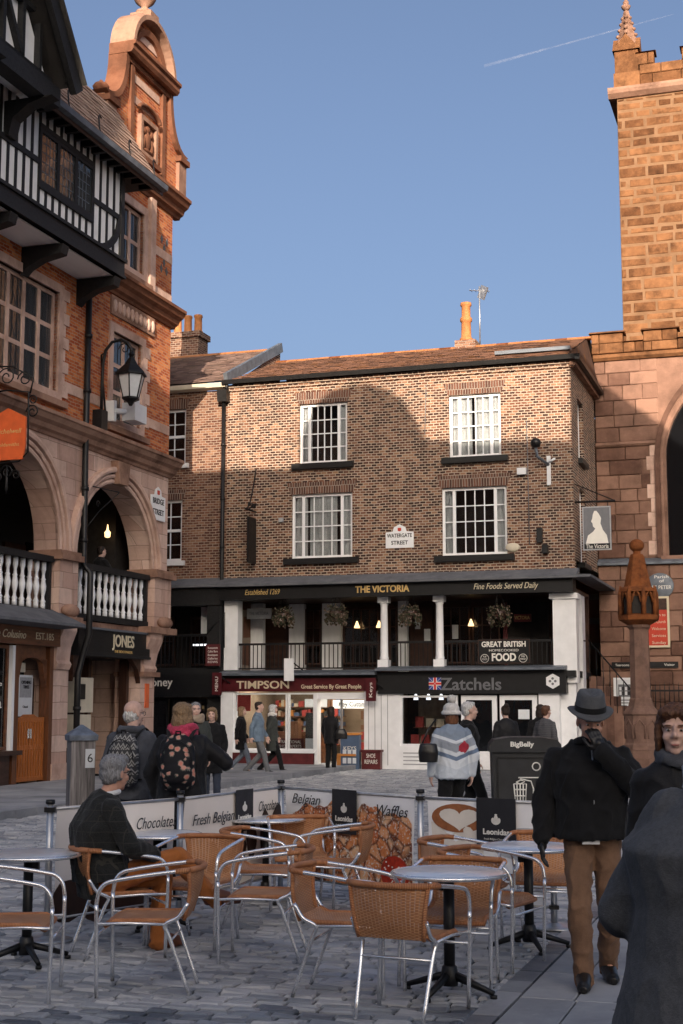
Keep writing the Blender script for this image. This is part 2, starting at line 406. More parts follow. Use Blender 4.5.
def mat_rattan():
    t = NT('rattan'); co = t.coord('UV')
    sp = t.n('ShaderNodeSeparateXYZ'); t.l(co, sp.inputs[0])
    u, v = sp.outputs[0], sp.outputs[1]                       # u across the strands' rows, v along the posts, metres
    ro = t.math('DIVIDE', v, .0085); cl = t.math('DIVIDE', u, .024)
    fr = t.math('FRACT', ro); fc = t.math('FRACT', cl)
    par = t.math('MODULO', t.math('ADD', t.math('FLOOR', ro), t.math('FLOOR', cl)), 2.0)
    hump = t.math('SINE', t.math('MULTIPLY', fr, math.pi)); hc = t.math('SINE', t.math('MULTIPLY', fc, math.pi))
    over = t.math('MULTIPLY_ADD', t.math('SUBTRACT', t.math('MULTIPLY', par, 2.0), 1.0), t.math('MULTIPLY', hc, .5), .5)
    h = t.math('ADD', t.math('MULTIPLY', hump, .6), t.math('MULTIPLY', over, .5))
    pos = t.n('ShaderNodeNewGeometry').outputs['Position']
    cc = t.ramp(t.math('ADD', t.math('MULTIPLY', h, .55), t.math('MULTIPLY', t.noise(7.0, 5.0, .6, pos), .5)), [(.22, (.09,.03,.012)), (.55, (.50,.22,.095)), (.95, (.74,.42,.22))])
    rnd = t.n('ShaderNodeObjectInfo').outputs['Random']
    cc = t.mix(t.math('MULTIPLY', rnd, .25), cc, (.30,.115,.04))
    hole = t.math('MULTIPLY', t.math('LESS_THAN', hump, .45), t.math('LESS_THAN', hc, .42)); t.set(color=cc, rough=.5, spec=.35); t.set(alpha=t.math('SUBTRACT', 1.0, t.math('MULTIPLY', hole, .85))); t.bump(h, .9, .004)
    t2 = NT('rattan_wrap'); co = t2.coord('UV'); s2 = t2.n('ShaderNodeSeparateXYZ'); t2.l(co, s2.inputs[0])
    w = t2.math('SINE', t2.math('MULTIPLY', s2.outputs[1], 2*math.pi/.009))
    t2.set(color=t2.ramp(t2.math('MULTIPLY_ADD', w, .3, t2.math('MULTIPLY', t2.noise(14.0), .8)), [(.2, (.30,.10,.035)), (.75, (.64,.30,.135))]), rough=.45, spec=.4)
    t2.bump(w, .6, .002)
mat_rattan()
# ================================================================ ground
UX = Vector((math.cos(ANG), -math.sin(ANG), 0)); VX = Vector((math.sin(ANG), math.cos(ANG), 0))
def uv(p): return p.x*UX.x + p.y*UX.y, p.x*VX.x + p.y*VX.y
def from_uv(u, v, z=0.0): q = UX*u + VX*v; q.z = z; return q
struct(MB().quad((-3000,-3000,-.05), (3000,-3000,-.05), (3000,5000,-.05), (-3000,5000,-.05)).build('ground', 'ground_joint'))
street = struct(MB().quad(from_uv(-11.8,0,-.022), from_uv(16,0,-.022), from_uv(16,60,-.022), from_uv(-11.8,60,-.022)).build('street', 'ground_joint'))
PAVE_U = -1.70
def in_view(p, m=.9):
    if p.y < 6.4: return False
    return -.243*p.y - m < p.x < .243*p.y + m
setts = []
rnd = random.Random(3)
v = 5.0
while v < 39.6:
    rh = .104 + rnd.uniform(-.006, .008); u = -11.75 + rnd.uniform(0, .2)
    while u < 5.0:
        w = .205 + rnd.uniform(-.045, .05)
        ue = u + w
        if v < 21.5 and ue > PAVE_U - .21: ue = PAVE_U - .165 if u < PAVE_U - .165 else u
        p = from_uv((u + ue)/2, v + rh/2)
        if in_view(p) and ue - u > .05: setts.append((p.length, u, ue, v, v + rh))
        if v < 21.5 and ue >= PAVE_U - .17 and u < PAVE_U + 7.6: u = max(u, PAVE_U + 7.6); continue
        u += w
    v += rh
setts.sort()
def sett_geo(mb, u0, u1, v0, v1, org=None):
    g = .008; c = .013; z1 = rnd.uniform(-.006, .006)
    t = [rnd.uniform(-.007, .007) for _ in range(4)]; j = [rnd.uniform(-.004, .004) for _ in range(8)]
    o = org or Vector((0,0,0))
    lo = [from_uv(a + j[i], b + j[i+4], -.03) - o for i, (a, b) in enumerate(((u0+g,v0+g),(u1-g,v0+g),(u1-g,v1-g),(u0+g,v1-g)))]
    hi = [from_uv(a, b, z1 + t[i]) - o for i, (a, b) in enumerate(((u0+g+c,v0+g+c),(u1-g-c,v0+g+c),(u1-g-c,v1-g-c),(u0+g+c,v1-g-c)))]
    md = [Vector((l.x, l.y, z1 - .01)) for l in lo]
    mb.add(lo + md + hi, [(8,9,10,11)] + [(i, (i+1) % 4, 4+(i+1) % 4, 4+i) for i in range(4)] + [(4+i, 4+(i+1) % 4, 8+(i+1) % 4, 8+i) for i in range(4)])
    return 9
for (_, u0, u1, v0, v1) in setts[:300]:
    o = from_uv((u0+u1)/2, (v0+v1)/2); mb = MB(); sett_geo(mb, u0, u1, v0, v1, o); mb.build('sett', 'sett', street, o)
far = MB(); far.tone = []
for (_, u0, u1, v0, v1) in setts[300:]:
    n = sett_geo(far, u0, u1, v0, v1); far.tone += [rnd.random()]*n
far.build('sett_paving', 'sett', street, kind='stuff')

def flags(name, u0, u1, v0, v1, z, lw, lv, maxn=150):
    base = struct(MB().box(0, u1-u0, 0, v1-v0, -.06, z-.03).build(name, 'ground_joint', None, from_uv(u0, v0), (0,0,-ANG)))
    vv = v0; n = 0
    while vv < v1 - .05:
        ve = min(vv + lv*rnd.uniform(.85, 1.15), v1); uu = u0 + 0.0; first = rnd.uniform(.35, 1.0)
        while uu < u1 - .05:
            ue = min(uu + lw*first*rnd.uniform(.9, 1.15), u1); first = 1.0
            if u1 - ue < .15: ue = u1
            p = from_uv((uu+ue)/2, (vv+ve)/2)
            if in_view(p, 1.2) and n < maxn:
                g = .005; dz = rnd.uniform(-.003, .003); a, b, c, d = uu-u0+g, ue-u0-g, vv-v0+g, ve-v0-g; k = .006
                m = MB(); zt = z + dz
                lo = [(a,c,z-.035),(b,c,z-.035),(b,d,z-.035),(a,d,z-.035)]; md = [(x,y,zt-k) for x,y,_ in lo]; hi = [(a+k,c+k,zt),(b-k,c+k,zt),(b-k,d-k,zt+rnd.uniform(-.002,.002)),(a+k,d-k,zt)]
                m.add(lo+md+hi, [(8,9,10,11)] + [(i,(i+1)%4,4+(i+1)%4,4+i) for i in range(4)] + [(4+i,4+(i+1)%4,8+(i+1)%4,8+i) for i in range(4)])
                m.build('flagstone', 'flagstone', base); n += 1
            uu = ue
        vv = ve
    return base
pav = flags('pavement', PAVE_U, 6.0, 4.0, 21.4, .006, .62, .8, 170)
pav2 = flags('left_pavement', -15.66, -11.85, 16.0, 38.5, .10, .8, .62, 150)
m = MB(); 
for i in range(36):
    a = 16.0 + i*.625; MB().box(0, .15, 0, .612, -.05, .112).build('kerb_stone', 'flagstone', pav2, (3.81, a-16.0, 0))
for i in range(44):                                        # flush kerb of long dark setts beside the right pavement
    a = 6.0 + i*.35
    if a < 21: MB().box(-.075, .075, 0, .34, -.05, .004 + rnd.uniform(-.002,.002)).build('edging_sett', 'sett', street, from_uv(PAVE_U-.085, a), (0,0,-ANG))

# ================================================================ unseen houses added behind the camera, their skylines shaped to shade the street
TAN = math.tan(SUN_EL) / math.cos(SUN_AZ)
YB = -62.0
def sunback(fr, px, py, y):
    x, z = fr.px(px, py, y); w = fr.o + fr.X*x + fr.Y*y
    d = w.y - YB
    return w.x - d*math.tan(SUN_AZ), z + d*TAN
arch = [sunback(FV, *p, 0) for p in ((300,468),(300,437),(307,418),(318,401),(333,390),(350,385),(367,384),(384,388),(399,397),(412,413),(421,430),(427,440))]
flat_l = sunback(FV, 190, 468, 0); flat_r = sunback(FV, 570, 441, 0)
dg0 = sunback(FV, 606, 387, 4.5); dg1 = sunback(FV, 669, 430, 4.5)
def shading_house(name, label, prof, depth, wall):
    h = thing(name, label, 'building', (0, YB, 0), 0, 'unseen houses added behind the viewer for their shade')
    xs = [p[0] for p in prof]
    MB().prism(prof, -depth, 0).build('wall', wall, h)
    x0, x1 = min(xs), max(xs); top = min(p[1] for p in prof if p[1] > 5)
    n = min(16, max(2, int((x1-x0)/2.6)))
    for i in range(n):
        cx = x0 + (i+.5)*(x1-x0)/n
        for z in (1.0, 4.6, 8.0, 11.2, 14.2):
            if z + 2 > top: continue
            w = piece('window', 'white_paint', h, cx-.6, cx+.6, -.02, .05, z, z+1.9)
            piece('pane', 'glass_dark', h, cx-.52, cx+.52, .04, .07, z+.08, z+.9); piece('pane', 'glass_dark', h, cx-.52, cx+.52, .04, .07, z+.98, z+1.82)
    return h
xl = -5.15 - 103*math.tan(SUN_AZ)
HL = 16.2 + 97*TAN
shading_house('shading_house_left', 'unseen tall red brick house added behind the viewer to shade the left building', [(-110,0),(xl,0),(xl,HL),(-9,HL),(-13,HL+3),(-17,HL),(-110,HL)], 9, 'brick_red')
xr = flat_r[0]
shading_house('shading_house_gabled', 'unseen brown brick house behind the viewer, its round gable shaped to cast shade', [(xl+.03,0),(xr,0),(xr,flat_r[1])] + [(x,z) for x,z in reversed(arch)] + [(xl+.03,flat_l[1])], 9, 'brick_far')
sl = (dg1[1]-dg0[1])/(dg1[0]-dg0[0])
shading_house('shading_house_pitched', 'unseen brick house behind the viewer, its pitched gable shaped to cast shade', [(xr+.03,0),(22,0),(22,dg1[1]+sl*1.5),(dg1[0]+1.5,dg1[1]+sl*1.5),(dg0[0]-.4,dg0[1]-sl*.4),(xr+.03,dg0[1]-sl*.4-.6)], 9, 'brick_far')

# ================================================================ contrail
a = ray(484, 66)*2600 + EYEV; b = ray(674, 14)*2600 + EYEV
t = NT('contrail'); t.set(color=(.9,.9,.92), rough=1.0)
t.set(alpha=t.math('MULTIPLY', t.ramp(t.noise(.03, 4.0, .6), [(.3,(.1,.1,.1)),(.8,(.8,.8,.8))]), .06))
n = 14; pts = [a.lerp(b, i/n) for i in range(n+1)]
tag(MB().tube(pts, [.8 + 2.2*(1-i/n)*(.6+.6*rnd.random()) for i in range(n)] + [.5], 8).build('contrail', 'contrail'), 'thin white vapour trail crossing the blue sky', 'contrail')
# ================================================================ helpers for fronts
def wall_holes(mb, x0, x1, z0, z1, holes, y=0.0, depth=.3):
    xs = sorted({x0, x1, *[h[0] for h in holes], *[h[1] for h in holes]}); zs = sorted({z0, z1, *[h[2] for h in holes], *[h[3] for h in holes]})
    for i in range(len(xs)-1):
        for k in range(len(zs)-1):
            cx, cz = (xs[i]+xs[i+1])/2, (zs[k]+zs[k+1])/2
            if any(h[0] < cx < h[1] and h[2] < cz < h[3] for h in holes): continue
            mb.quad((xs[i],y,zs[k]), (xs[i+1],y,zs[k]), (xs[i+1],y,zs[k+1]), (xs[i],y,zs[k+1]))
            mb.quad((xs[i+1],y+depth,zs[k]), (xs[i],y+depth,zs[k]), (xs[i],y+depth,zs[k+1]), (xs[i+1],y+depth,zs[k+1]))
    for a, b, c, d in holes:
        mb.quad((a,y,c), (a,y,d), (a,y+depth,d), (a,y+depth,c)); mb.quad((b,y,d), (b,y,c), (b,y+depth,c), (b,y+depth,d))
        mb.quad((a,y,d), (b,y,d), (b,y+depth,d), (a,y+depth,d)); mb.quad((b,y,c), (a,y,c), (a,y+depth,c), (b,y+depth,c))
    return mb
def frame_mb(x0, x1, z0, z1, y0, y1, w):
    return MB().box(x0,x0+w,y0,y1,z0,z1).box(x1-w,x1,y0,y1,z0,z1).box(x0+w,x1-w,y0,y1,z1-w,z1).box(x0+w,x1-w,y0,y1,z0,z0+w)
def joined(mb):
    """Weld boxes that only touch, so that a frame is one connected piece."""
    bm = bmesh.new(); me = mb.mesh('tmp'); bm.from_mesh(me); bpy.data.meshes.remove(me)
    bmesh.ops.remove_doubles(bm, verts=bm.verts, dist=.0005); me = bpy.data.meshes.new('frame'); bm.to_mesh(me); bm.free(); return me
def window(parent, x0, x1, z0, z1, y, lights, rows, fmat='white_paint', gmat='glass', fw=.07, bar=.028, mull=.07, name='window', fd=.09):
    """A window: frame (part), mullions, glazing bars and panes (sub-parts). lights = [(share of width, columns)]."""
    w = link(name, joined(frame_mb(x0, x1, z0, z1, y, y+fd, fw)), fmat, parent)
    ix0, ix1, iz0, iz1 = x0+fw, x1-fw, z0+fw, z1-fw
    tot = sum(l[0] for l in lights); x = ix0
    free = (ix1-ix0) - mull*(len(lights)-1)
    for i, (sh, nc) in enumerate(lights):
        lw = free*sh/tot
        if i < len(lights)-1: piece('mullion', fmat, w, x+lw, x+lw+mull, y+.004, y+fd-.004, iz0, iz1)
        nr = rows[i] if isinstance(rows, list) else rows
        cw, rh = lw/nc, (iz1-iz0)/nr
        for c in range(1, nc): piece('glazing_bar', fmat, w, x+c*cw-bar/2, x+c*cw+bar/2, y+.02, y+.06, iz0, iz1)
        for r in range(1, nr): piece('glazing_bar', fmat, w, x, x+lw, y+.024, y+.056, iz0+r*rh-bar/2, iz0+r*rh+bar/2)
        for c in range(nc):
            for r in range(nr): piece('pane', gmat, w, x+c*cw, x+(c+1)*cw, y+.036, y+.042, iz0+r*rh, iz0+(r+1)*rh)
        x += lw + mull
    return w
def moulding(name, mat, parent, x0, x1, prof, y=0.0, z=0.0):
    """A run of moulding: profile points (out, up), pushed along x."""
    return MB().prism_x([(y - o, z + h) for o, h in prof], x0, x1).build(name, mat, parent)
CORNICE = [(-.1,0),(.05,0),(.08,.06),(.16,.10),(.2,.2),(.3,.26),(.36,.36),(.4,.38),(.4,.46),(-.1,.5)]
STRING = [(-.1,0),(.04,0),(.09,.07),(.10,.14),(.16,.18),(.16,.26),(-.1,.3)]
def arch_pts(cx, hw, zs, rise, n=20):
    return [(cx - hw*math.cos(math.pi*i/n), zs + rise*math.sin(math.pi*i/n)) for i in range(n+1)]
def arch_wall(mb, x0, x1, z0, z1, cx, hw, zs, rise, y, depth):
    P = arch_pts(cx, hw, zs, rise); yb = y + depth
    for a, b in ((x0, cx-hw), (cx+hw, x1)):
        mb.quad((a,y,z0),(b,y,z0),(b,y,z1),(a,y,z1)); mb.quad((b,yb,z0),(a,yb,z0),(a,yb,z1),(b,yb,z1))
    for (ax, az), (bx, bz) in zip(P, P[1:]):
        mb.quad((ax,y,az),(bx,y,bz),(bx,y,z1),(ax,y,z1)); mb.quad((bx,yb,bz),(ax,yb,az),(ax,yb,z1),(bx,yb,z1))
        mb.quad((bx,y,bz),(ax,y,az),(ax,yb,az),(bx,yb,bz))
    for xx, s in ((cx-hw, 1), (cx+hw, -1)):
        q = [(xx,y,z0),(xx,y,zs),(xx,yb,zs),(xx,yb,z0)]; mb.quad(*(q if s > 0 else q[::-1]))
    return mb
def archivolt(parent, mat, cx, hw, zs, rise, y, z0):
    for k, (off, w, pr) in enumerate(((.0,.10,.05),(.13,.09,.085),(.26,.13,.14))):
        pts = [(cx-hw-off, z0)] + arch_pts(cx, hw+off, zs, rise+off) + [(cx+hw+off, z0)]
        m = MB(); rs = []
        for i, (x, z) in enumerate(pts):
            dx, dz = x-cx, max(z-zs, 0); l = math.hypot(dx, dz) or 1; nx, nz = dx/l, dz/l
            rs.append([(x,y+.05,z), (x,y-pr,z), (x+nx*w*.5,y-pr-.02,z+nz*w*.5), (x+nx*w,y-pr,z+nz*w), (x+nx*w,y+.05,z+nz*w)])
        m.rings([[Vector(p) for p in r] for r in rs], sm=False).build('archivolt', mat, parent)

# ================================================================ the arcaded corner building on the left
B = thing('corner_building', 'orange brick building with pink stone arcade, black timber oriel and tall curved gable', 'building', FL.o, FL.a)
XR, XLF = 5.38, -9.0
# ground storey piers
for a, b in ((-5.0,-4.15), (-.42,.30), (3.95,4.74)):
    MB().box(a, b, 0, .7, 0, 3.55).build('pier', 'ashlar_pink', B)
    MB().box(a-.06, b+.06, -.08, .72, 0, .45).build('plinth', 'stone_pink', B)
    # bracketed capital: necking, curved console, cap slab
    MB().prism_x([(0,2.5),(-.05,2.5),(-.10,2.62),(-.05,2.70),(-.08,3.0),(-.22,3.35),(-.22,3.5),(0,3.5)], a+.05, b-.05).build('console', 'stone_pink', B)
    MB().box(a-.08, b+.08 if b < 4 else 5.42, -.30, .72, 3.5, 3.66).build('cap', 'stone_trim', B)
MB().prism([(4.7,2.55),(4.78,2.55),(4.84,2.75),(4.96,3.0),(5.22,3.3),(5.32,3.5),(4.7,3.5)], .02, .68).build('corbel', 'stone_pink', B)
MB().box(3.9, 4.84, -.12, .72, 2.42, 2.54).build('necking', 'stone_trim', B)
# upper pier shafts beside the balustrades
for a, b in ((-.46,.38), (4.38,5.36)):
    MB().box(a, b, -.14, .6, 3.68, 4.92).build('pedestal', 'ashlar_pink', B)
    MB().box(a-.09, b+.07, -.26, .62, 4.92, 5.05).build('pedestal_cap', 'stone_trim', B)
    MB().box(a-.05, b+.04, -.2, .62, 5.05, 5.13).build('pedestal_cap', 'stone_trim', B)
MB().ell((4.9,-.2,3.8), (.40,.12,.15), 14, 8).build('carved_boss', 'stone_trim', B)
MB().ell((-.04,-.2,3.8), (.38,.12,.15), 14, 8).build('carved_boss', 'stone_trim', B)
# gallery arcade
m = MB(); arch_wall(m, -.04, XR, 4.9, 7.88, 2.45, 1.98, 5.05, 1.98, 0, .6); m.build('arcade_wall', 'ashlar_pink', B)
m = MB(); arch_wall(m, -4.6, -.04, 4.9, 7.88, -2.28, 1.95, 5.2, 2.0, 0, .6); m.build('arcade_wall', 'ashlar_pink', B)
m = MB(); arch_wall(m, XLF, -4.6, 4.9, 7.88, -6.7, 1.95, 5.2, 2.0, 0, .6); m.build('arcade_wall', 'ashlar_pink', B)
archivolt(B, 'stone_pink', 2.45, 1.98, 5.05, 1.98, 0, 4.95)
archivolt(B, 'stone_pink', -2.28, 1.95, 5.2, 2.0, 0, 4.95)
MB().prism([(2.22,7.0),(2.68,7.0),(2.78,7.55),(2.12,7.55)], -.2, .02).build('keystone', 'stone_trim', B)
# gallery room: floor, back wall, ceiling
piece('gallery_floor', 'stone_trim', B, XLF, XR, .05, 4.2, 3.46, 3.64)
piece('gallery_back_wall', 'recess_shade', B, XLF, XR, 3.4, 3.6, 3.64, 7.8)
piece('gallery_ceiling', 'recess_shade', B, XLF, XR, .62, 3.4, 7.3, 7.5)
for x in (1.6, 3.4):
    piece('gallery_door', 'dark_wood', B, x-.5, x+.5, 3.3, 3.39, 3.65, 5.8); piece('gallery_window', 'glass_dark', B, x+.6, x+1.1, 3.34, 3.39, 4.4, 5.9)
MB().lathe([(.02,0),(.07,.02),(.08,.14),(.03,.2),(.012,.34)], (4.15,1.1,5.95), 10).build('gallery_lamp', 'lamp_warm', B)
# balustrades
BAL = MB().lathe([(.06,0),(.06,.1),(.05,.12),(.07,.15),(.04,.2),(.035,.26),(.068,.40),(.074,.48),(.048,.60),(.06,.63),(.04,.66),(.036,.74),(.05,.80),(.062,.84),(.06,.88),(.06,1.0)], (0,0,0), 8).mesh('baluster'); BAL.materials.append(M['white_paint'])
for (xa, xb, n) in ((.48, 4.3, 12), (-4.1, -.55, 12)):
    piece('bottom_rail', 'black_timber', B, xa-.03, xb+.03, 0, .26, 3.66, 3.80)
    piece('top_rail', 'black_timber', B, xa-.03, xb+.03, -.04, .3, 4.84, 4.97)
    for i in range(n): link('baluster', BAL, None, B, (xa + (i+.5)*(xb-xa)/n, .13, 3.81)).scale = (1,1,1.025)
    for e in (xa+.02, xb-.06): piece('end_post', 'black_timber', B, e-.03, e+.07, .02, .24, 3.8, 4.84)
# black fascia with shop name
piece('fascia', 'dark_fascia', B, .5, 4.2, -.12, .3, 2.9, 3.45)
piece('fascia_trim', 'lead', B, .46, 4.22, -.17, .3, 3.45, 3.5); piece('fascia_trim', 'black_timber', B, .46, 4.22, -.15, .3, 2.84, 2.9)
text('fascia_lettering', 'JONES', .40, 'lettering_cream', B, (2.75, -.125, 3.22), ext=.01, width=1.15, bold=.006)
text('fascia_lettering', 'THE BOOTMAKER', .09, 'lettering_gold', B, (2.75, -.125, 2.98), ext=.005, width=.95)
# recessed entrance under the fascia
piece('entrance_back_wall', 'recess_shade', B, .3, 4.42, 2.3, 2.4, 0, 2.9); piece('entrance_ceiling', 'recess_shade', B, .3, 4.42, .3, 2.3, 2.84, 2.9)
piece('entrance_side_wall', 'stone_gold', B, 2.9, 3.9, 1.3, 1.4, 0.1, 2.7)
piece('door_post', 'dark_wood', B, 2.75, 2.9, .8, 1.0, 0.1, 2.84); piece('door_post', 'dark_wood', B, 2.05, 2.2, .8, 1.0, 0.1, 2.84); piece('door_post', 'dark_wood', B, 3.78, 3.92, .3, .5, 0.1, 2.84)
mx0, mx1 = L(74,700,.2)[0], L(93,700,.2)[0]
piece('meter_cabinet', 'cream_paint', B, mx0, mx1, .2, .6, 1.55, 2.35); piece('meter_cabinet', 'cream_paint', B, mx0, mx1-.08, .2, .6, .75, 1.5)
piece('notice', 'dark_fascia', B, mx0+.12, mx0+.5, .18, .2, 1.85, 2.2)
piece('door', 'dark_wood', B, 2.22, 2.74, .88, .95, .1, 2.3); piece('notice', 'orange_sign', B, 4.2, 4.42, -.02, 0, 1.65, 2.25)
for i in range(2):
    s_ = (3.94, .5)[i]
    MB().prism([(s_,2.84),(s_+(-.5,.5)[i],2.84),(s_+(-.15,.15)[i],2.6),(s_,2.25)][::(-1,1)[i]], 0, .12).build('bracket', 'dark_wood', B)
MB().box(4.43, 4.9, .7, 7.0, 0, 3.45).build('end_wall', 'ashlar_pink', B); MB().box(4.4, 5.34, 1.0, 7.0, 3.64, 7.9).build('end_wall', 'recess_shade', B)  # upper end wall: gallery shade put into its dark colour
# timber shop front in the next bay
piece('shop_fascia', 'brown_wood', B, -4.15, -.42, -.18, .2, 2.98, 3.36)
MB().prism_x([(-.75,3.40),(-.75,3.46),(.02,3.80),(.02,3.36)][::-1], -4.4, -.35).build('canopy', 'slate', B)
text('fascia_lettering', 'ive Colusino', .24, 'lettering_cream', B, (-2.55, -.185, 3.17), shear=.3, width=1.3); text('fascia_lettering', 'EST.185', .21, 'lettering_cream', B, (-1.1, -.185, 3.17), width=.75)
piece('shop_post', 'brown_wood', B, -.62, -.46, -.05, .2, 0, 2.98); piece('shop_post', 'brown_wood', B, -2.12, -1.94, -.08, .2, 0, 2.98); piece('shop_post', 'white_paint', B, -2.24, -2.14, -.1, .1, .75, 2.95)
window(B, -4.1, -2.26, .8, 2.95, -.02, [(1,1)], 1, 'brown_wood', 'glass_dark', name='shop_window')
text('window_lettering', 'Ba', .3, 'lettering_white', B, (-2.75, -.06, 1.75), width=.35); text('window_lettering', 'cafe', .14, 'lettering_white', B, (-2.8, -.06, 2.15), width=.45)
piece('stall_riser', 'dark_wood', B, -4.12, -2.26, -.1, .2, 0, .72); piece('window_ledge', 'dark_wood', B, -4.15, -2.0, -.25, .2, .70, .79)
m = MB(); P = arch_pts(-1.28, .56, 2.45, .28, 10); Q = [(-1.94,2.98),(-.62,2.98)]
for (ax,az),(bx,bz) in zip(P,P[1:]): m.quad((ax,.0,az),(bx,.0,bz),(bx,.0,2.98),(ax,.0,2.98)); m.quad((bx,0,bz),(ax,0,az),(ax,.12,az),(bx,.12,bz))
m.build('arched_head', 'brown_wood', B)
for s, xx in ((1,-1.9),(-1,-.66)): MB().prism([(xx,2.1),(xx+s*.1,2.3),(xx+s*.22,2.7),(xx,2.7)][::s], .0, .12).build('spandrel', 'brown_wood', B)
piece('inner_door', 'dark_wood', B, -1.9, -.66, .30, .36, .1, 2.3); piece('inner_wall', 'recess_shade', B, -4.1, -.42, 1.6, 1.7, 0, 2.98); piece('inner_ceiling', 'recess_shade', B, -4.1, -.42, .2, 1.6, 2.92, 2.98)
piece('inner_lamp', 'cream_paint', B, -1.55, -1.05, .3, .5, 2.42, 2.62)
po = piece('door_notice', 'paper', B, -1.36, -.78, .27, .295, 1.48, 2.36)
piece('notice_panel', 'grey_paint', B, -1.31, -.83, .26, .27, 1.88, 2.31); text('notice_lettering', 'OPENING\nTIMES', .1, 'lettering_black', B, (-1.07,.255,2.15), width=.4); text('notice_lettering', 'Closed', .07, 'lettering_black', B, (-1.07,.265,1.68), width=.2)
# pair of slatted half gates
GX0, GX1 = -1.92, -.64
for k in range(2):
    a, b = (GX0, -1.285) if k == 0 else (-1.275, GX1)
    for z in (.12, .78, 1.36): piece('gate_rail', 'orange_wood', B, a, b, .04, .085, z, z+.10)
    n = 6
    for i in range(n):
        w = (b-a)/n; piece('gate_slat', 'orange_wood', B, a+i*w+.022, a+(i+1)*w-.03, .03, .06, .18, 1.40)
    piece('gate_plate', 'alu', B, (-1.36 if k == 0 else -1.26), (-1.30 if k == 0 else -1.20), .015, .028, 1.02, 1.22)
MB().prism([(-1.6,1.46),(-.96,1.46),(-1.1,1.52),(-1.46,1.52)], .03, .09).build('gate_crest', 'orange_wood', B)
# string course over the arcade and brick front above
moulding('string_course', 'stone_trim', B, XLF, XR+.12, CORNICE, 0, 7.62)
W1 = (-3.25,-.62,8.62,10.95); W2 = (2.42,3.62,12.55,14.2); W3 = (2.05,3.62,8.55,10.75)
m = MB(); wall_holes(m, XLF, XR, 8.1, 15.3, [W1, W2, W3, (-8,-5,8.62,10.95)], 0, .4); m.quad((XR,0,8.1),(XR,7,8.1),(XR,7,15.3),(XR,0,15.3)); m.quad((XR,0,3.6),(XR,7,3.6),(XR,7,8.1),(XR,0,8.1)); m.build('brick_wall', 'brick_red', B)
piece('room', 'recess_shade', B, XLF, XR-.05, .9, 1.0, 8.1, 15.2)
for (a,b,c,d), ls, rw in ((W1,[(1,1)]*4,3), (W2,[(1,1)]*2,2), (W3,[(1,1)]*2,3), ((-8,-5,8.62,10.95),[(1,1)]*4,3)):
    link('stone_surround', joined(frame_mb(a-.2, b+.2, c-.16, d+.2, -.05, .1, .2)), 'stone_pink', B)
    w = window(B, a, b, c, d, .08, ls, rw, 'stone_pink', 'glass_sky', .09, .10, .12, fd=.16)
    nb = 3
    for i in range(len(ls)):
        lw = (b-a)/len(ls)
        for k in range(1,nb): piece('lead_bar', 'iron', w, a+i*lw+k*lw/nb-.008, a+i*lw+k*lw/nb+.008, .108, .114, c+.1, d-.1)
    piece('sill', 'stone_trim', B, a-.3, b+.3, -.16, .1, c-.3, c-.16)
for z, x0, x1 in ((8.75,XLF,W1[0]-.2),(8.75,W1[1]+.2,W3[0]-.2),(8.75,W3[1]+.2,XR-.02),(12.3,3.9,XR-.02),(13.4,3.9,XR-.02)):
    piece('stone_band', 'stone_pink', B, x0, x1, -.02, .02, z, z+.24)
for k in range(9): piece('quoin', 'stone_pink', B, W1[1]+.2, W1[1]+(.5,.34)[k%2], -.03, .02, 8.6+k*.28, 8.6+k*.28+.26)
for k in range(7): piece('quoin', 'stone_pink', B, W3[1]+.2, W3[1]+(.5,.34)[k%2], -.03, .02, 8.7+k*.3, 8.7+k*.3+.28)
# frieze, mid cornice
piece('frieze_panel', 'stone_trim', B, 1.9, 4.3, -.05, .02, 11.15, 11.62)
for i in range(10):
    MB().ell((2.05+i*.235,-.06,11.38), (.09,.05,.16), 8, 6).build('frieze_leaf', 'stone_pink', B)
moulding('cornice', 'terracotta_shaded', B, 1.5, XR+.14, CORNICE, 0, 11.66)
moulding('cornice', 'terracotta_shaded', B, 1.5, XR+.34, [(o*1.0,h*1.1) for o,h in CORNICE], 0, 14.75)
for (a,b) in ((2.0,2.3),(3.85,4.15)): MB().box(a,b,-.12,.02,12.15,14.75).build('pilaster', 'stone_pink', B)
# diapered dark bricks on the right
for i in range(5):
    for j in range(3):
        if (i+j) % 2 == 0: MB().prism([(4.72+j*.16,13.0+i*.2),(4.80+j*.16,13.12+i*.2),(4.72+j*.16,13.24+i*.2),(4.64+j*.16,13.12+i*.2)], -.012, .02).build('diaper_brick', 'slate', B)
# ---- the curved gable
GC, GR, GZ = 3.66, 1.16, 18.20
SH = 2.30
out = [(GC-SH,15.3),(GC+SH,15.3),(GC+SH,16.6)]
for i in range(9): t_ = i/8; out.append((GC + SH - 1.04*math.sin(t_*math.pi/2)**.8, 16.6 + 1.45*(1-math.cos(t_*math.pi/2))))
out += [(GC+GR, 18.05), (GC+GR, GZ)] + [(GC + GR*math.cos(math.pi*i/16), GZ + GR*math.sin(math.pi*i/16)) for i in range(1,16)] + [(GC-GR, GZ), (GC-GR, 18.05)]
lf = [(2*GC - x, z) for x, z in out[2:12]]
out += lf[::-1][1:] 
out = [(GC-SH,15.3),(GC+SH,15.3)] + out[2:]
MB().prism(out, 0, .34).build('gable_wall', 'brick_red', B)
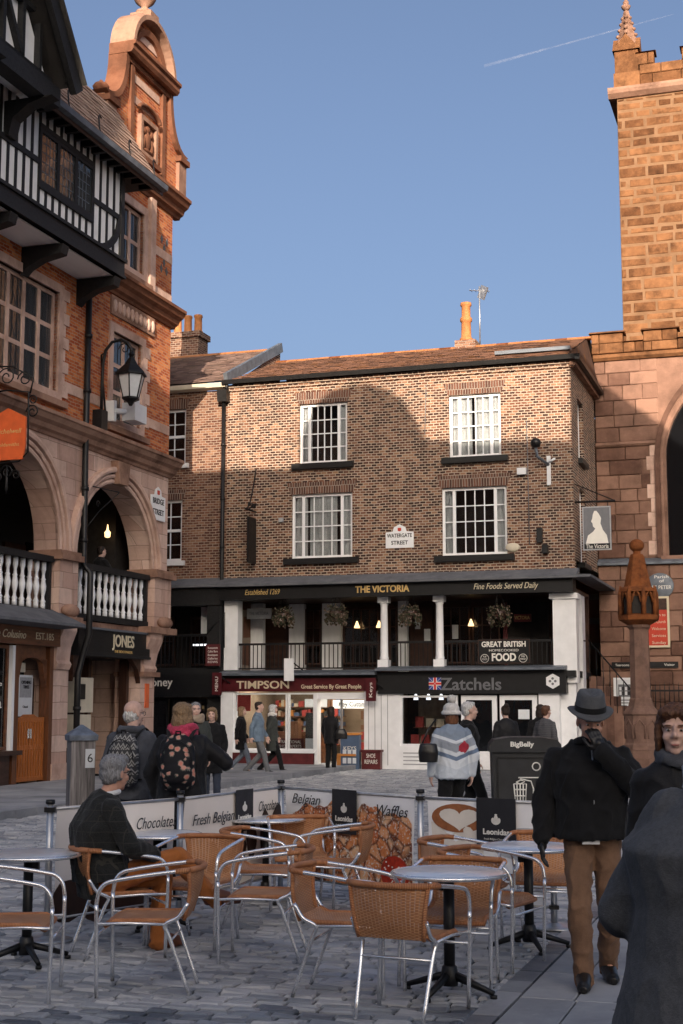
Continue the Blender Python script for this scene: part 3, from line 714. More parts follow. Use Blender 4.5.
# coping that follows the concave sides
for sgn in (1,-1):
    rs = []
    for i in range(9):
        t_ = i/8; x = GC + SH - 1.04*math.sin(t_*math.pi/2)**.8; z = 16.6 + 1.45*(1-math.cos(t_*math.pi/2))
        if sgn < 0: x = 2*GC - x
        rs.append([Vector((x+sgn*.12,-.12,z+.02)), Vector((x+sgn*.12,.40,z+.02)), Vector((x-sgn*.04,.40,z-.06)), Vector((x-sgn*.04,-.12,z-.06))])
    MB().rings(rs, sm=False).build('gable_coping', 'terracotta_shaded', B)
    xa, xb = sorted((GC+sgn*2.28, GC+sgn*1.90))
    MB().box(xa-.02, xb+.06, -.1, .55, 15.35, 16.35).build('shoulder_block', 'stone_trim', B)
    MB().box(xa-.08, xb+.12, -.18, .62, 16.35, 16.5).build('shoulder_cap', 'terracotta_shaded', B)
    MB().lathe([(.2,0),(.21,.05),(.1,.1),(.08,.15),(.18,.24),(.21,.33),(.16,.4),(.07,.44),(.03,.5)], (GC+sgn*2.08,.22,16.5), 12).build('vase', 'terracotta_shaded', B)
    xa, xb = sorted((GC+sgn*1.36, GC+sgn*.72))
    MB().box(GC+sgn*.93-.09, GC+sgn*.93+.09, -.08, .02, 15.35, 18.05).build('gable_pilaster', 'terracotta_shaded', B)
# barrel pediment with mouldings, its end catches the sun
m = MB(); rs = []
for i in range(21):
    a = math.pi*i/20; c, s_ = math.cos(a), math.sin(a)
    rs.append([Vector((GC+(GR-.02)*c,-.1,GZ+(GR-.02)*s_)), Vector((GC+(GR+.02)*c,-.26,GZ+(GR+.02)*s_)), Vector((GC+(GR+.14)*c,-.26,GZ+(GR+.14)*s_)), Vector((GC+(GR+.2)*c,-.1,GZ+(GR+.2)*s_)), Vector((GC+(GR+.2)*c,.38,GZ+(GR+.2)*s_)), Vector((GC+(GR-.02)*c,.38,GZ+(GR-.02)*s_))])
m.rings(rs, sm=False).build('barrel_coping', 'stone_trim', B)
m = MB(); rs = []
for i in range(21):
    a = math.pi*i/20; c, s_ = math.cos(a), math.sin(a)
    rs.append([Vector((GC+r*c,y,GZ+r*s_)) for r, y in ((.78,.02),(.80,-.1),(.95,-.14),(.98,.02))])
m.rings(rs, sm=False).build('inner_archivolt', 'terracotta_shaded', B)
MB().prism_x([(-.24,18.0),(-.30,18.08),(-.30,18.18),(-.36,18.22),(-.36,18.3),(.38,18.3),(.38,18.0)][::-1], GC-GR-.24, GC+GR+.24).build('pediment_cornice', 'terracotta_shaded', B)
MB().box(GC-GR-.16, GC+GR+.16, -.1, .38, 17.86, 18.0).build('pediment_frieze', 'terracotta_shaded', B)
for z, a, b in ((16.95,GC-.73,GC+.73),(18.75,GC-.75,GC+.75),(17.5,GC-.73,GC+.73)): piece('stone_band', 'stone_pink', B, a, b, -.025, .02, z, z+.2)
MB().box(GC-.24,GC+.24,-.2,.4,19.5,19.68).build('finial_base', 'stone_trim', B)
MB().lathe([(.22,0),(.24,.08),(.1,.14),(.09,.22),(.24,.34),(.30,.46),(.26,.52),(.12,.56),(.1,.62),(.2,.72),(.21,.82),(.14,.92),(.04,.98)], (GC,.1,19.68), 14).build('finial', 'stone_trim', B)
# carved crest panel
link('crest_frame', joined(frame_mb(GC-.5, GC+.5, 15.7, 16.75, -.12, .02, .12)), 'stone_trim', B)
piece('crest_panel', 'terracotta_shaded', B, GC-.38, GC+.38, -.04, .02, 15.82, 16.63)
for i, (dx, dz, ra, rb) in enumerate(((0,16.2,.2,.26),(-.24,16.1,.1,.2),(.24,16.1,.1,.2),(0,16.5,.13,.1),(-.2,16.42,.09,.1),(.2,16.42,.09,.1),(0,15.92,.26,.06))): MB().ell((GC+dx,-.05,dz), (ra,.06,rb), 10, 6).build('crest_carving', 'terracotta_shaded', B)
m = MB(); pts = [(GC+.62*math.cos(math.pi*i/10),-.1,16.85+.22*math.sin(math.pi*i/10)) for i in range(11)]; m.tube(pts, .06, 6).build('crest_hood', 'terracotta_shaded', B)
MB().box(GC-.62,GC+.62,-.18,.02,15.55,15.68).build('crest_sill', 'terracotta_shaded', B)
# ---- roof behind the oriel
def tiled(name, mat, parent, x0, x1, y0, z0, y1, z1, tw=.27, rows=None, shadow=.015, kind='stuff'):
    """A pitched roof of overlapping tiles from the eaves (y0, z0) to the ridge (y1, z1)."""
    mb = MB(); mb.tone = []; ln = math.hypot(y1-y0, z1-z0); n = rows or int(ln/.19); d = Vector((0,(y1-y0)/ln,(z1-z0)/ln)); nr = Vector((0,-d.z,d.y))
    rr = random.Random(int(x0*100)+n)
    for i in range(n):
        x = x0 - (tw/2 if i % 2 else 0)
        while x < x1:
            w = tw*rr.uniform(.9,1.1); a, b = max(x, x0), min(x+w-.006, x1)
            if b - a > .02:
                s0, s1 = ln*i/n - rr.uniform(0,.018), ln*(i+1.15)/n; k = shadow + rr.uniform(-.006,.012)
                p = Vector((0,y0,z0)) + d*s0 + nr*(k+.012); q = Vector((0,y0,z0)) + d*s1 + nr*.004
                pl = p - nr*.022
                mb.add([(a,p.y,p.z),(b,p.y,p.z),(b,q.y,q.z),(a,q.y,q.z),(a,pl.y,pl.z),(b,pl.y,pl.z)], [(0,1,2,3),(4,5,1,0)]); mb.tone += [rr.random()]*2
            x += w
    base = MB().quad((x0,y0,z0-.03),(x1,y0,z0-.03),(x1,y1,z1-.03),(x0,y1,z1-.03)).build('roof_boarding', 'black_timber', parent)
    return mb.build(name, mat, parent, kind=kind)
tiled('roof_tiles', 'roof_left', B, XLF, 1.7, -1.35, 14.22, -.15, 16.2)
MB().quad((XLF,4.0,12.8),(1.3,4.0,12.8),(1.3,-.15,16.2),(XLF,-.15,16.2)).build('rear_slope', 'roof_dark', B)
piece('roof_back', 'brick_far', B, XLF, XR-.05, 3.9, 4.1, 8, 13.1)
# ---- timber framed oriel
OY = -.9; OX1 = .66
piece('oriel_floor', 'white_plaster', B, XLF, OX1-.03, OY+.03, 0, 11.52, 11.6)
MB().box(XLF, OX1, OY-.10, OY+.08, 11.55, 11.98).build('jetty_beam', 'black_timber', B)
for z, o in ((11.98,.15),(11.60,.13)): piece('jetty_moulding', 'black_timber', B, XLF, OX1+.03, OY-o, OY+.05, z-.05, z+.02)
for i in range(7):
    for k in range(5): pass
for x in (-6.2,-4.2,-2.1,.35):
    MB().prism_x([(0,11.5),(0,10.9),(-.15,11.05),(-.45,11.2),(-.95,11.3),(-1.0,11.5)][::-1], x-.14, x+.14).build('jetty_bracket', 'black_timber', B)
piece('oriel_backing', 'black_timber', B, XLF, OX1-.01, OY+.1, OY+.16, 11.98, 14.15)
piece('oriel_return', 'black_timber', B, OX1-.08, OX1-.01, OY+.16, 0, 11.6, 14.15)
RZ = 12.98
OW = (-3.1, -.92, 12.52, 13.72)
def studs(x0, x1, z0, z1, sp=.30, sw=.10):
    n = max(1, round((x1-x0)/sp)); w = (x1-x0)/n
    for i in range(n):
        a = x0+i*w; piece('stud', 'black_timber', B, a, a+sw, OY-.015, OY+.1, z0, z1)
        piece('plaster_panel', 'white_plaster', B, a+sw, a+w, OY+.0, OY+.1, z0, z1)
for x0, x1 in ((XLF, OW[0]-.1), (OW[1]+.1, OX1-.14)):
    studs(x0, x1, 11.98, RZ-.06); studs(x0, x1, RZ+.06, 14.15)
    piece('mid_rail', 'black_timber', B, x0, x1, OY-.045, OY+.1, RZ-.06, RZ+.06)
studs(OW[0]-.1, OW[1]+.1, 11.98, OW[2]-.1)
for a, b, c, d in ((OW[0]-.1,OW[1]+.1,OW[2]-.1,OW[2]),(OW[0]-.1,OW[1]+.1,OW[3],OW[3]+.1)): piece('window_rail', 'black_timber', B, a, b, OY-.06, OY+.1, c, d)
studs(OW[0]-.1, OW[1]+.1, OW[3]+.1, 14.15)
piece('corner_post', 'black_timber', B, OX1-.14, OX1+.02, OY-.06, OY+.1, 11.98, 14.15)
w = window(B, OW[0]-.1, OW[1]+.1, OW[2], OW[3], OY-.05, [(1,1)]*3, 1, 'black_timber', 'glass_sky', .08, .03, .12, name='oriel_window')
for i in range(3):
    a = OW[0] + i*(OW[1]-OW[0])/3 + .06; ww = (OW[1]-OW[0])/3 - .12
    for k in range(1,4): piece('lead_bar', 'lead', w, a+k*ww/4-.007, a+k*ww/4+.007, OY-.02, OY-.012, OW[2]+.08, OW[3]-.08)
    for k in range(1,5): piece('lead_bar', 'lead', w, a, a+ww, OY-.021, OY-.013, OW[2]+.08+k*.21, OW[2]+.094+k*.21)
# curved brace on the right
m = MB(); pts = [(OX1-.1-1.15*math.sin(a), OY-.05, 12.05+.85*(1-math.cos(a))*1.0) for a in [0]]
rs = []
for i in range(9):
    a = i/8*math.pi/2; x = -.72 + 1.2*math.sin(a); z = 12.0 + 1.0*(1-math.cos(a)) - .02
    rs.append([Vector((x-.07,OY-.05,z+.05)),Vector((x+.07,OY-.05,z-.05)),Vector((x+.07,OY+.02,z-.05)),Vector((x-.07,OY+.02,z+.05))])
MB().rings(rs, sm=False).build('brace', 'black_timber', B)
piece('eaves_board', 'black_timber', B, XLF, 1.9, -1.3, -.02, 14.15, 14.22)
MB().prism_x([(-1.32,14.06),(-1.46,14.08),(-1.48,14.2),(-1.44,14.2),(-1.42,14.1),(-1.34,14.1),(-1.32,14.2)], XLF, 1.95).build('gutter', 'lead', B)
piece('gutter_fascia', 'dark_wood', B, XLF, 1.95, -1.33, -1.29, 13.98, 14.2)
for x in (-2.6,-1.2,.3,1.6):
    MB().tube([(x,-1.3,14.2),(x,-1.25,14.5),(x+.05,-1.2,14.75),(x+.12,-1.18,14.82),(x+.18,-1.2,14.76)], .018, 5).build('snow_hook', 'iron', B)
for x in [XLF+.4*i for i in range(27)]: piece('rafter_foot', 'black_timber', B, x, x+.1, -1.28, -.95, 13.98, 14.14)
# ---- jettied front gable at the left edge
GY = -1.95
ax, az = -6.6, 18.0; bx, bz = -3.86, 14.35
MB().prism([(2*ax-bx,bz-.2),(bx-.25,bz-.2),(ax,az-.3)], GY+.35, GY+.5).build('front_gable_wall', 'white_plaster', B)
for s_ in (1,-1):
    ex = ax + s_*(bx-ax); n_ = Vector((az-bz,0,(bx-ax))).normalized()
    for k, (off, yy, th) in enumerate(((0,GY-.1,.34),(.24,GY-.02,.14))):
        m = MB(); p = Vector((ax,yy,az)); q = Vector((ex+s_*.18,yy,bz-.24))
        m.bar(p, q, .12, th, up=(0,0,1)); m.build('bargeboard', 'black_timber', B)
    MB().bar(Vector((ax,GY+.9,az+.22)), Vector((ex+s_*.3,GY+.9,bz-.2+.16)), 2.3, .05).build('gable_roof', 'roof_dark', B)
for a, b in (((bx-2.0,14.2),(bx-.4,14.2)), ((-9,14.2),(bx-.3,14.2)), ((-9,15.4),(bx-1.0,15.4)), ((ax,14.2),(ax,17.6)), ((bx-1.4,14.2),(bx-1.4,16.0)), ((bx-2.1,14.2),(bx-2.1,16.8)), ((bx-.75,14.2),(bx-.75,15.2)), ((bx-2.1,15.4),(bx-1.4,14.25)), ((bx-2.7,14.25),(bx-2.1,15.35))):
    MB().bar((a[0],GY+.30,a[1]), (b[0],GY+.30,b[1]), .1, .16, up=(0,1,0)).build('gable_timber', 'black_timber', B)
MB().box(-9, bx-.05, GY+.15, GY+.5, 13.72, 14.12).build('gable_beam', 'black_timber', B)
piece('gable_soffit', 'white_plaster', B, -9, bx-.1, GY+.5, OY-.1, 13.95, 14.02)
for x in (-6.4,-4.4):
    MB().prism_x([(OY,13.0),(OY-.12,13.0),(OY-.2,13.35),(OY-.55,13.6),(GY-.02,13.72),(OY,13.72)][::-1], x-.16, x+.16).build('gable_bracket', 'black_timber', B)
MB().tube([(-4.0,GY,14.2),(-3.8,GY,14.6),(-3.7,GY,14.75),(-3.62,GY,14.68)], .018, 5).build('snow_hook', 'iron', B)
# ---- downpipe
m = MB(); m.tube([(.62,-.12,11.4),(.62,-.12,7.4),(.62,-.14,4.9),(.62,-.32,4.7),(.62,-.32,3.3),(.60,-.2,2.9),(.46,-.15,2.4),(.46,-.15,0.1)], .075, 8).build('downpipe', 'black_paint', B)
MB().prism_x([(-.3,11.35),(-.02,11.35),(-.02,11.9),(-.34,11.9)], .46, .78).build('hopper', 'black_paint', B)
for z in (10.2,8.9,6.6,5.4,1.6): MB().lathe([(.095,0),(.095,.09)], (.62 if z > 3 else .46, -.13 if z > 3 else -.15, z), 8).build('pipe_collar', 'black_paint', B)
m = MB(); m.bar((.7,-.06,6.75),(1.95,-.3,6.75),.02,.02).bar((.7,-.06,5.9),(1.95,-.3,6.75),.02,.02); 
for i in range(12): pass
MB().tube([(.7,-.1,6.75),(2.0,-.3,6.75)], .016, 5).build('bracket_arm', 'iron', B); MB().tube([(.7,-.1,5.7),(1.2,-.2,6.2),(2.0,-.3,6.74)], .014, 5).build('bracket_stay', 'iron', B)
MB().tube([(1.15+.1*math.cos(a*.6)*(1-a/16),-.19,6.35+.1*math.sin(a*.6)*(1-a/16)) for a in range(14)], .012, 5).build('bracket_scroll', 'iron', B)
# corner turret roof low on the right
MB().lathe([(.42,0),(.36,.12),(.24,.5),(.1,.85),(.03,.98)], (5.2,.55,5.13), 8, sm=False).build('turret_cap', 'stone_rust', B)
# ---- street name plate
sp = thing('street_name_plate', 'white street plate reading BRIDGE STREET on pink stone beside arch', 'sign', FL.o + FL.X*4.68 + FL.Y*(-.03) + Vector((0,0,6.82)), FL.a)
MB().prism([(-.42,-.4),(.42,-.4),(.42,.22),(.2,.24),(.16,.38),(0,.46),(-.16,.38),(-.2,.24),(-.42,.22)], -.03, 0).build('plate', 'white_paint', sp)
text('lettering', 'BRIDGE', .2, 'lettering_black', sp, (0,-.032,.08), width=.66, bold=.004); text('lettering', 'STREET', .2, 'lettering_black', sp, (0,-.032,-.2), width=.66, bold=.004)
MB().prism([(-.07,.27),(0,.25),(.07,.27),(.07,.37),(-.07,.37)], -.035, -.03).build('crest', 'red_sign', sp)
# ---- wall lantern on a swan neck
LX, LZ = L(131, 383, -.91)
LK = .76
lt = thing('wall_lantern', 'black iron lantern with frosted panes on swan neck arm above the arches', 'lamp', FL.o + FL.X*LX + Vector((0,0,LZ-1.2*LK)), FL.a)
lt.scale = (LK,LK,LK)
MB().box(-.2,.2,-.32,0,-.35,.4).build('junction_box', 'black_paint', lt)
ARM = [(0,-.2,.3),(0,-.2,1.2),(0,-.22,1.9),(0,-.3,2.3),(0,-.52,2.55),(0,-.82,2.6),(0,-1.05,2.48),(0,-1.17,2.3),(0,-1.2,2.12)]
MB().tube(ARM, .05, 8).build('arm', 'iron', lt); MB().tube([(.22,-.22,.4),(.22,-.1,1.5),(.1,-.1,2.2),(0,-.24,2.2)], .03, 6).build('wall_stay', 'iron', lt)
MB().tube([(0,-.95+.2*math.cos(a*.5)*(1-a/18),2.3+.2*math.sin(a*.5)*(1-a/18)) for a in range(16)], .018, 5).build('scroll', 'iron', lt)
c = Vector((0,-1.2,0))
def hexr(r, z, n=6): return [c + Vector((r*math.cos(2*math.pi*j/n+.3), r*math.sin(2*math.pi*j/n+.3), z)) for j in range(n)]
MB().rings([hexr(.05,2.2),hexr(.11,2.1),hexr(.07,2.02),hexr(.12,1.95),hexr(.22,1.78),hexr(.50,1.5),hexr(.52,1.44),hexr(.44,1.42)], sm=False).build('roof', 'iron', lt)
plain('lantern_pane', (.55,.57,.60), .35, var=.08, bump=0)
top, bot = hexr(.42,1.42), hexr(.25,.72)
for j in range(6):
    k = (j+1) % 6; MB().quad(bot[j],bot[k],top[k],top[j]).build('pane', 'lantern_pane', lt); MB().tube([top[j]*1.0, bot[j]], .022, 5).build('glazing_rib', 'iron', lt)
MB().rings([hexr(.29,.74),hexr(.29,.68),hexr(.12,.6),hexr(.05,.48)], sm=False).build('base', 'iron', lt)
# ---- security cameras under it
cc = thing('security_camera', 'white box camera on bracket under the iron lantern', 'camera', FL.o + FL.X*1.75 + Vector((0,0,8.4)), FL.a)
MB().box(0,.12,-.25,0,.05,.55).build('bracket', 'cctv_white', cc); MB().tube([(.06,-.2,.3),(.5,-.4,.35)], .07, 8).build('arm', 'cctv_white', cc); MB().box(.35,1.0,-.62,-.28,.12,.55).build('housing', 'cctv_white', cc); MB().tube([(.75,-.45,.55),(.75,-.45,.85)], .1, 8).build('sensor', 'cctv_white', cc)
# ---- hanging shop sign on ironwork at the left edge
HX, HZ2 = L(8, 435, -.75)
hs = thing('hanging_sign', 'orange red hanging board in black scrolled ironwork at the left arch', 'sign', FL.o + FL.X*HX + Vector((0,0,HZ2-1.25*.68)), FL.a)
hs.scale = (.68,.68,.68)
MB().prism_x([(-.55,.5),(-1.62,.5),(-1.7,.9),(-1.7,1.75),(-1.1,2.05),(-.5,1.75),(-.5,.9)][::-1], -.03, .03).build('board', 'orange_sign', hs)
text('lettering', 'michelwell', .2, 'lettering_gold', hs, (-.035,-1.1,1.35), (R(90),0,R(-90)), width=.9, shear=.2); text('lettering', 'Goldsmiths', .15, 'lettering_gold', hs, (-.035,-1.1,.95), (R(90),0,R(-90)), width=.8)
MB().tube([(0,-.02,2.5),(0,-1.0,2.6),(0,-1.75,2.5),(0,-1.78,.7),(0,-1.5,.45),(0,-.6,.4),(0,-.45,.7),(0,-.45,2.5)], .028, 6).build('hanger', 'iron', hs)
for (yc, zc, r_) in ((-1.9,1.9,.22),(-1.9,2.25,.16),(-1.1,.15,.22),(-.8,.0,.16),(-1.4,.05,.16),(-1.6,2.9,.24),(-1.0,3.0,.3)):
    MB().tube([(0, yc + r_*math.cos(a*.55)*(1-a/22), zc + r_*math.sin(a*.55)*(1-a/22)) for a in range(18)], .022, 5).build('scroll', 'iron', hs)
MB().tube([(0,-1.1,.35),(0,-1.1,-.35),(0,-1.1,-.5)], [.02,.05,.01], 6).build('pendant', 'iron', hs); MB().tube([(0,0,3.4),(0,-1.2,3.3),(0,-1.9,2.9),(0,-1.8,2.45)], .026, 6).build('bracket', 'iron', hs)
# ================================================================ the pub with shops below, in its own axes
P = thing('corner_pub', 'three storey brown brick pub with white columned gallery over two shops', 'building', FV.o, FV.a)
def vx(px, py=600, y=0.0): return V(px, py, y)[0]
X0, X1, EZ = -3.5, 6.54, 10.92
W = [(-1.27,.17,8.56,10.30), (3.14,4.60,8.50,10.26), (-1.50,.32,5.84,7.68), (2.91,4.73,5.78,7.66)]
m = MB(); wall_holes(m, X0, X1, 5.15, EZ, W, 0, .25)
SW = [(1.15,2.15,8.5,10.2), (1.15,2.15,5.6,7.7)]      # side windows as (y0, y1, z0, z1)
ys = sorted({0,4.5,1.15,2.15}); zs = sorted({2.6,EZ,8.5,10.2,5.6,7.7})
for i in range(len(ys)-1):
    for k in range(len(zs)-1):
        cy, cz = (ys[i]+ys[i+1])/2, (zs[k]+zs[k+1])/2
        if any(a < cy < b and c < cz < d for a, b, c, d in SW): continue
        if cz < 5.15: continue
        m.quad((X1,ys[i],zs[k]),(X1,ys[i+1],zs[k]),(X1,ys[i+1],zs[k+1]),(X1,ys[i],zs[k+1]))
for a, b, c, d in SW:
    for q in (((a,c),(a,d)),((b,d),(b,c)),((a,d),(b,d)),((b,c),(a,c))):
        (ya,za),(yb,zb) = q; m.quad((X1,ya,za),(X1,yb,zb),(X1-.22,yb,zb),(X1-.22,ya,za))
m.build('brick_wall', 'brick_pub', P)
piece('interior', 'recess_shade', P, X0+.1, X1-.3, .95, 1.05, 5.15, EZ); piece('interior', 'recess_shade', P, X1-.8, X1-.7, 1.05, 4.4, 5.15, EZ)
piece('party_wall', 'brick_adj', P, X0+.02, X0+.22, .3, 8, 0, EZ+.05); piece('back_wall', 'brick_far', P, X0, X1-.02, 7.8, 8.0, 0, EZ)
for i, (a,b,c,d) in enumerate(W):
    window(P, a, b, c, d, .09, [(.2,1),(1,4),(.2,1)], [4,4,4] if i > 1 else [4,4,4], fw=.075, bar=.03, mull=.085, gmat='glass')
    piece('sill', 'black_paint', P, a-.2, b+.2, -.14, .1, c-.17, c-.01)
    h = .34
    MB().prism([(a-.02,d+.005),(b+.02,d+.005),(b+.16,d+h),(a-.16,d+h)], -.006, .02).build('flat_arch', 'brick_pub_flat', P)
    if i in (2,):
        for k in range(12):
            pass
    cm = MB(); n = 48
    for (ca, cb) in ({2:[(a+.08,a+.42),(a+.5,b-.5),(b-.40,b-.08)], 3:[(a+.08,a+.36),(b-.40,b-.08)], 0:[(a+.08,a+.34),(b-.36,b-.08)], 1:[(a+.08,a+.62),(a+.70,b-.08)]}[i]):
        cm = MB(); nn = max(6, int((cb-ca)/.03))
        xs_ = [ca + (cb-ca)*j/nn for j in range(nn+1)]
        for j in range(nn):
            y0_, y1_ = .20 + .025*math.sin(j*1.3), .20 + .025*math.sin((j+1)*1.3); cm.quad((xs_[j],y0_,c+.05),(xs_[j+1],y1_,c+.05),(xs_[j+1],y1_,d-.05),(xs_[j],y0_,d-.05))
        cm.build('curtain', 'curtain', P)
for a, b, c, d in SW:
    w = link('side_window', joined(MB().box(X1-.2,X1-.12,a,a+.07,c,d).box(X1-.2,X1-.12,b-.07,b,c,d).box(X1-.2,X1-.12,a+.07,b-.07,d-.07,d).box(X1-.2,X1-.12,a+.07,b-.07,c,c+.07)), 'white_paint', P)
    for k in range(4):
        for j in range(3): piece('pane', 'glass', w, X1-.165, X1-.16, a+.07+j*(b-a-.14)/3, a+.07+(j+1)*(b-a-.14)/3, c+.07+k*(d-c-.14)/4, c+.07+(k+1)*(d-c-.14)/4)
    for k in range(1,4): piece('glazing_bar', 'white_paint', w, X1-.18, X1-.14, a+.07, b-.07, c+.07+k*(d-c-.14)/4-.015, c+.07+k*(d-c-.14)/4+.015)
    for j in range(1,3): piece('glazing_bar', 'white_paint', w, X1-.184, X1-.144, a+.07+j*(b-a-.14)/3-.015, a+.07+j*(b-a-.14)/3+.015, c+.07, d-.07)
    piece('sill', 'black_paint', P, X1-.1, X1+.13, a-.12, b+.12, c-.15, c-.01)
# eaves, gutter, roof
moulding('eaves_course', 'brick_pub', P, X0, X1+.1, [(-.1,-.1),(.05,-.1),(.05,0),(.10,0),(.10,.08),(-.1,.08)], 0, EZ)
MB().box(X1, X1+.16, -.12, 4.5, EZ-.06, EZ+.1).build('side_eaves_course', 'stone_trim', P)
MB().prism_x([(-.12,11.02),(-.27,11.0),(-.30,11.12),(-.26,11.12),(-.25,11.05),(-.14,11.06),(-.12,11.12)], X0-.1, X1+.3).build('gutter', 'black_paint', P)
MB().box(X1+.16, X1+.3, -.28, 4.45, EZ+.05, EZ+.17).build('side_gutter', 'black_paint', P)
RZD, RY = 12.62, 4.0
tiled('roof_tiles', 'roof_pub', P, X0+.05, X1-.1, -.2, 11.08, RY, RZD, tw=.28, rows=20, shadow=.022)
MB().quad((X0,8,11.0),(X1,8,11.0),(X1,RY,RZD),(X0,RY,RZD)).build('rear_roof', 'roof_dark', P)
MB().add([(X1-.1,-.2,11.08),(X1+.2,-.2,11.08),(X1+.2,4.5,11.1),(X1-.1,4.0,RZD)], [(0,1,2,3)]).build('hip_slope', 'roof_pub', P)
for i in range(28):
    x = X0 + i*.36; MB().prism_x([(RY-.14,RZD-.03),(RY,RZD+.07),(RY+.14,RZD-.03)], x, x+.35).build('ridge_tile', 'clay_pot' if i % 5 else 'stone_rust', P)
piece('flashing', 'lead', P, 4.3, X1-.12, .75, 1.1, 11.52, 11.62)
# chimney pot and aerial
cx, cz = V(466, 345, 4.1)[0], RZD
st = MB().box(cx-.3, cx+.35, 3.85, 4.5, 12.2, 12.85).build('chimney_stack', 'brick_far', P)
MB().lathe([(.2,0),(.21,.1),(.16,.14),(.15,.62),(.19,.66),(.19,.74),(.14,.8),(.14,1.12),(.18,1.16),(.17,1.24),(.13,1.24)], (cx,4.15,12.85), 14).build('chimney_pot', 'clay_pot', P)
MB().tube([(cx+.42,4.2,12.6),(cx+.42,4.2,14.6)], .022, 6).build('aerial_mast', 'steel', P)
MB().tube([(cx+.1,4.2,14.5),(cx+.75,4.2,14.42)], .014, 5).build('aerial_boom', 'steel', P)
for k in range(5): MB().tube([(cx+.16+k*.13,4.05,14.49-k*.016),(cx+.16+k*.13,4.35,14.49-k*.016)], .01, 4).build('aerial_element', 'steel', P)
MB().bar((cx+.46,4.2,14.2),(cx+.62,4.1,14.56),.05,.3).build('aerial_reflector', 'steel', P)
# ledge and pub fascia under the brickwork
MB().prism_x([(.0,5.34),(-.62,5.10),(-.62,5.04),(.0,5.04)], X0-.02, X1+.12).build('lead_ledge', 'slate', P)
MB().box(X1+.0, X1+.5, -.6, 4.4, 5.05, 5.12).build('side_ledge', 'slate', P)
MB().box(X0, X1, -.45, .1, 4.68, 5.04).build('pub_fascia', 'dark_fascia', P)
text('pub_lettering', 'THE VICTORIA', .26, 'lettering_gold', P, (vx(382,586,-.45), -.455, 4.87), width=1.55, bold=.008, ext=.006)
text('pub_lettering', 'Established 1269', .22, 'lettering_gold', P, (vx(262,588,-.45), -.455, 4.87), width=1.05, shear=.25, ext=.005)
text('pub_lettering', 'Fine Foods Served Daily', .23, 'lettering_cream', P, (vx(505,583,-.45), -.455, 4.87), width=1.75, shear=.3, ext=.005)
# gallery: floor, ceiling, back wall, columns, railings
GZ0 = 2.62
piece('gallery_floor', 'black_timber', P, X0, X1, -.3, 2.6, 2.45, GZ0); piece('gallery_ceiling', 'dark_wood', P, X0, X1, .1, 2.5, 4.72, 4.8)
MB().prism_x([(.05,2.70),(-.55,2.60),(-.55,2.54),(.05,2.54)], X0-.05, 1.12).build('gallery_ledge', 'lead', P); MB().prism_x([(.05,2.78),(-.6,2.70),(-.6,2.64),(.05,2.64)], 1.14, 6.3).build('gallery_ledge', 'lead', P)
piece('gallery_back_wall', 'dark_wood', P, X0, X1, 2.3, 2.4, GZ0, 4.72)
MB().box(X0, X0+.42, -.1, .25, 2.7, 4.68).build('pilaster', 'white_paint', P); MB().box(5.94, X1+.02, -.1, .35, 2.3, 4.68).build('pilaster', 'white_paint', P); MB().box(X1-.35, X1+.02, 1.0, 1.5, .1, 4.68).build('pilaster', 'white_paint', P)
MB().box(5.86, X1+.08, -.16, .4, 4.52, 4.66).build('pilaster_cap', 'white_paint', P)
for xc in (1.24, 2.82):
    MB().box(xc-.15,xc+.15,-.15,.15,2.7,2.95).build('column_base', 'white_paint', P); MB().lathe([(.12,2.95),(.13,3.0),(.115,3.05),(.10,4.45),(.12,4.48),(.12,4.52)], (xc,0,0), 12).build('column', 'white_paint', P); MB().box(xc-.15,xc+.15,-.15,.15,4.52,4.68).build('column_cap', 'white_paint', P)
def railing(x0, x1):
    piece('rail', 'black_paint', P, x0, x1, -.02, .03, 3.40, 3.46); piece('rail', 'black_paint', P, x0, x1, -.01, .02, 2.72, 2.76)
    n = int((x1-x0)/.125)
    for i in range(n): x = x0 + (i+.5)*(x1-x0)/n; piece('railing_bar', 'black_paint', P, x-.011, x+.011, -.006, .016, 2.76, 3.40)
railing(X0+.42, 1.09); railing(1.39, 2.67); railing(2.97, 5.94)
# back of the gallery: white piers, dark glazed screens, lamps
def back(px0, px1, z0, z1, mat, name, y0=2.2, y1=2.3, py=620): return piece(name, mat, P, vx(px0,py,y0), vx(px1,py,y0), y0, y1, z0, z1)
back(246, 263, GZ0, 4.7, 'white_paint', 'white_pier', 1.4, 1.6); back(289, 304, GZ0, 4.7, 'white_paint', 'white_pier', 2.0, 2.2); back(322, 341, GZ0, 4.7, 'white_paint', 'white_pier', 2.0, 2.2); back(398, 407, GZ0, 4.72, 'white_paint', 'white_pier', 2.0, 2.2)
for a, b in ((305,321),(343,379),(389,397),(440,470),(472,500)):
    xa, xb = vx(a,620,2.1), vx(b,620,2.1); window(P, xa, xb, 2.9, 4.55, 2.1, [(1, max(1,round((xb-xa)/.3)))], 3, 'dark_wood', 'glass_dark', .05, .03, name='gallery_window')
back(410, 432, GZ0, 4.5, 'dark_wood', 'pub_door', 2.1, 2.2); back(506, 548, GZ0, 4.6, 'recess_shade', 'pub_doorway', 2.0, 2.1); back(503, 507, GZ0, 4.6, 'red_riser', 'door_jamb', 1.9, 2.0); 
b_ = back(514, 531, 4.02, 4.24, 'red_riser', 'inner_sign', 1.5, 1.55); text('sign_lettering', 'VICTORIA', .14, 'lettering_gold', P, (vx(522,608,1.5), 1.49, 4.13), width=.42)
for px_ in (357, 379, 471):
    x = vx(px_, 625, 1.9); MB().lathe([(.02,.2),(.04,.14),(.09,.02),(.085,0)], (x,1.9,3.95), 10).build('lamp_shade', 'lamp_warm', P); MB().tube([(x,1.9,4.14),(x,1.9,4.72)], .01, 4).build('lamp_cord', 'iron', P)
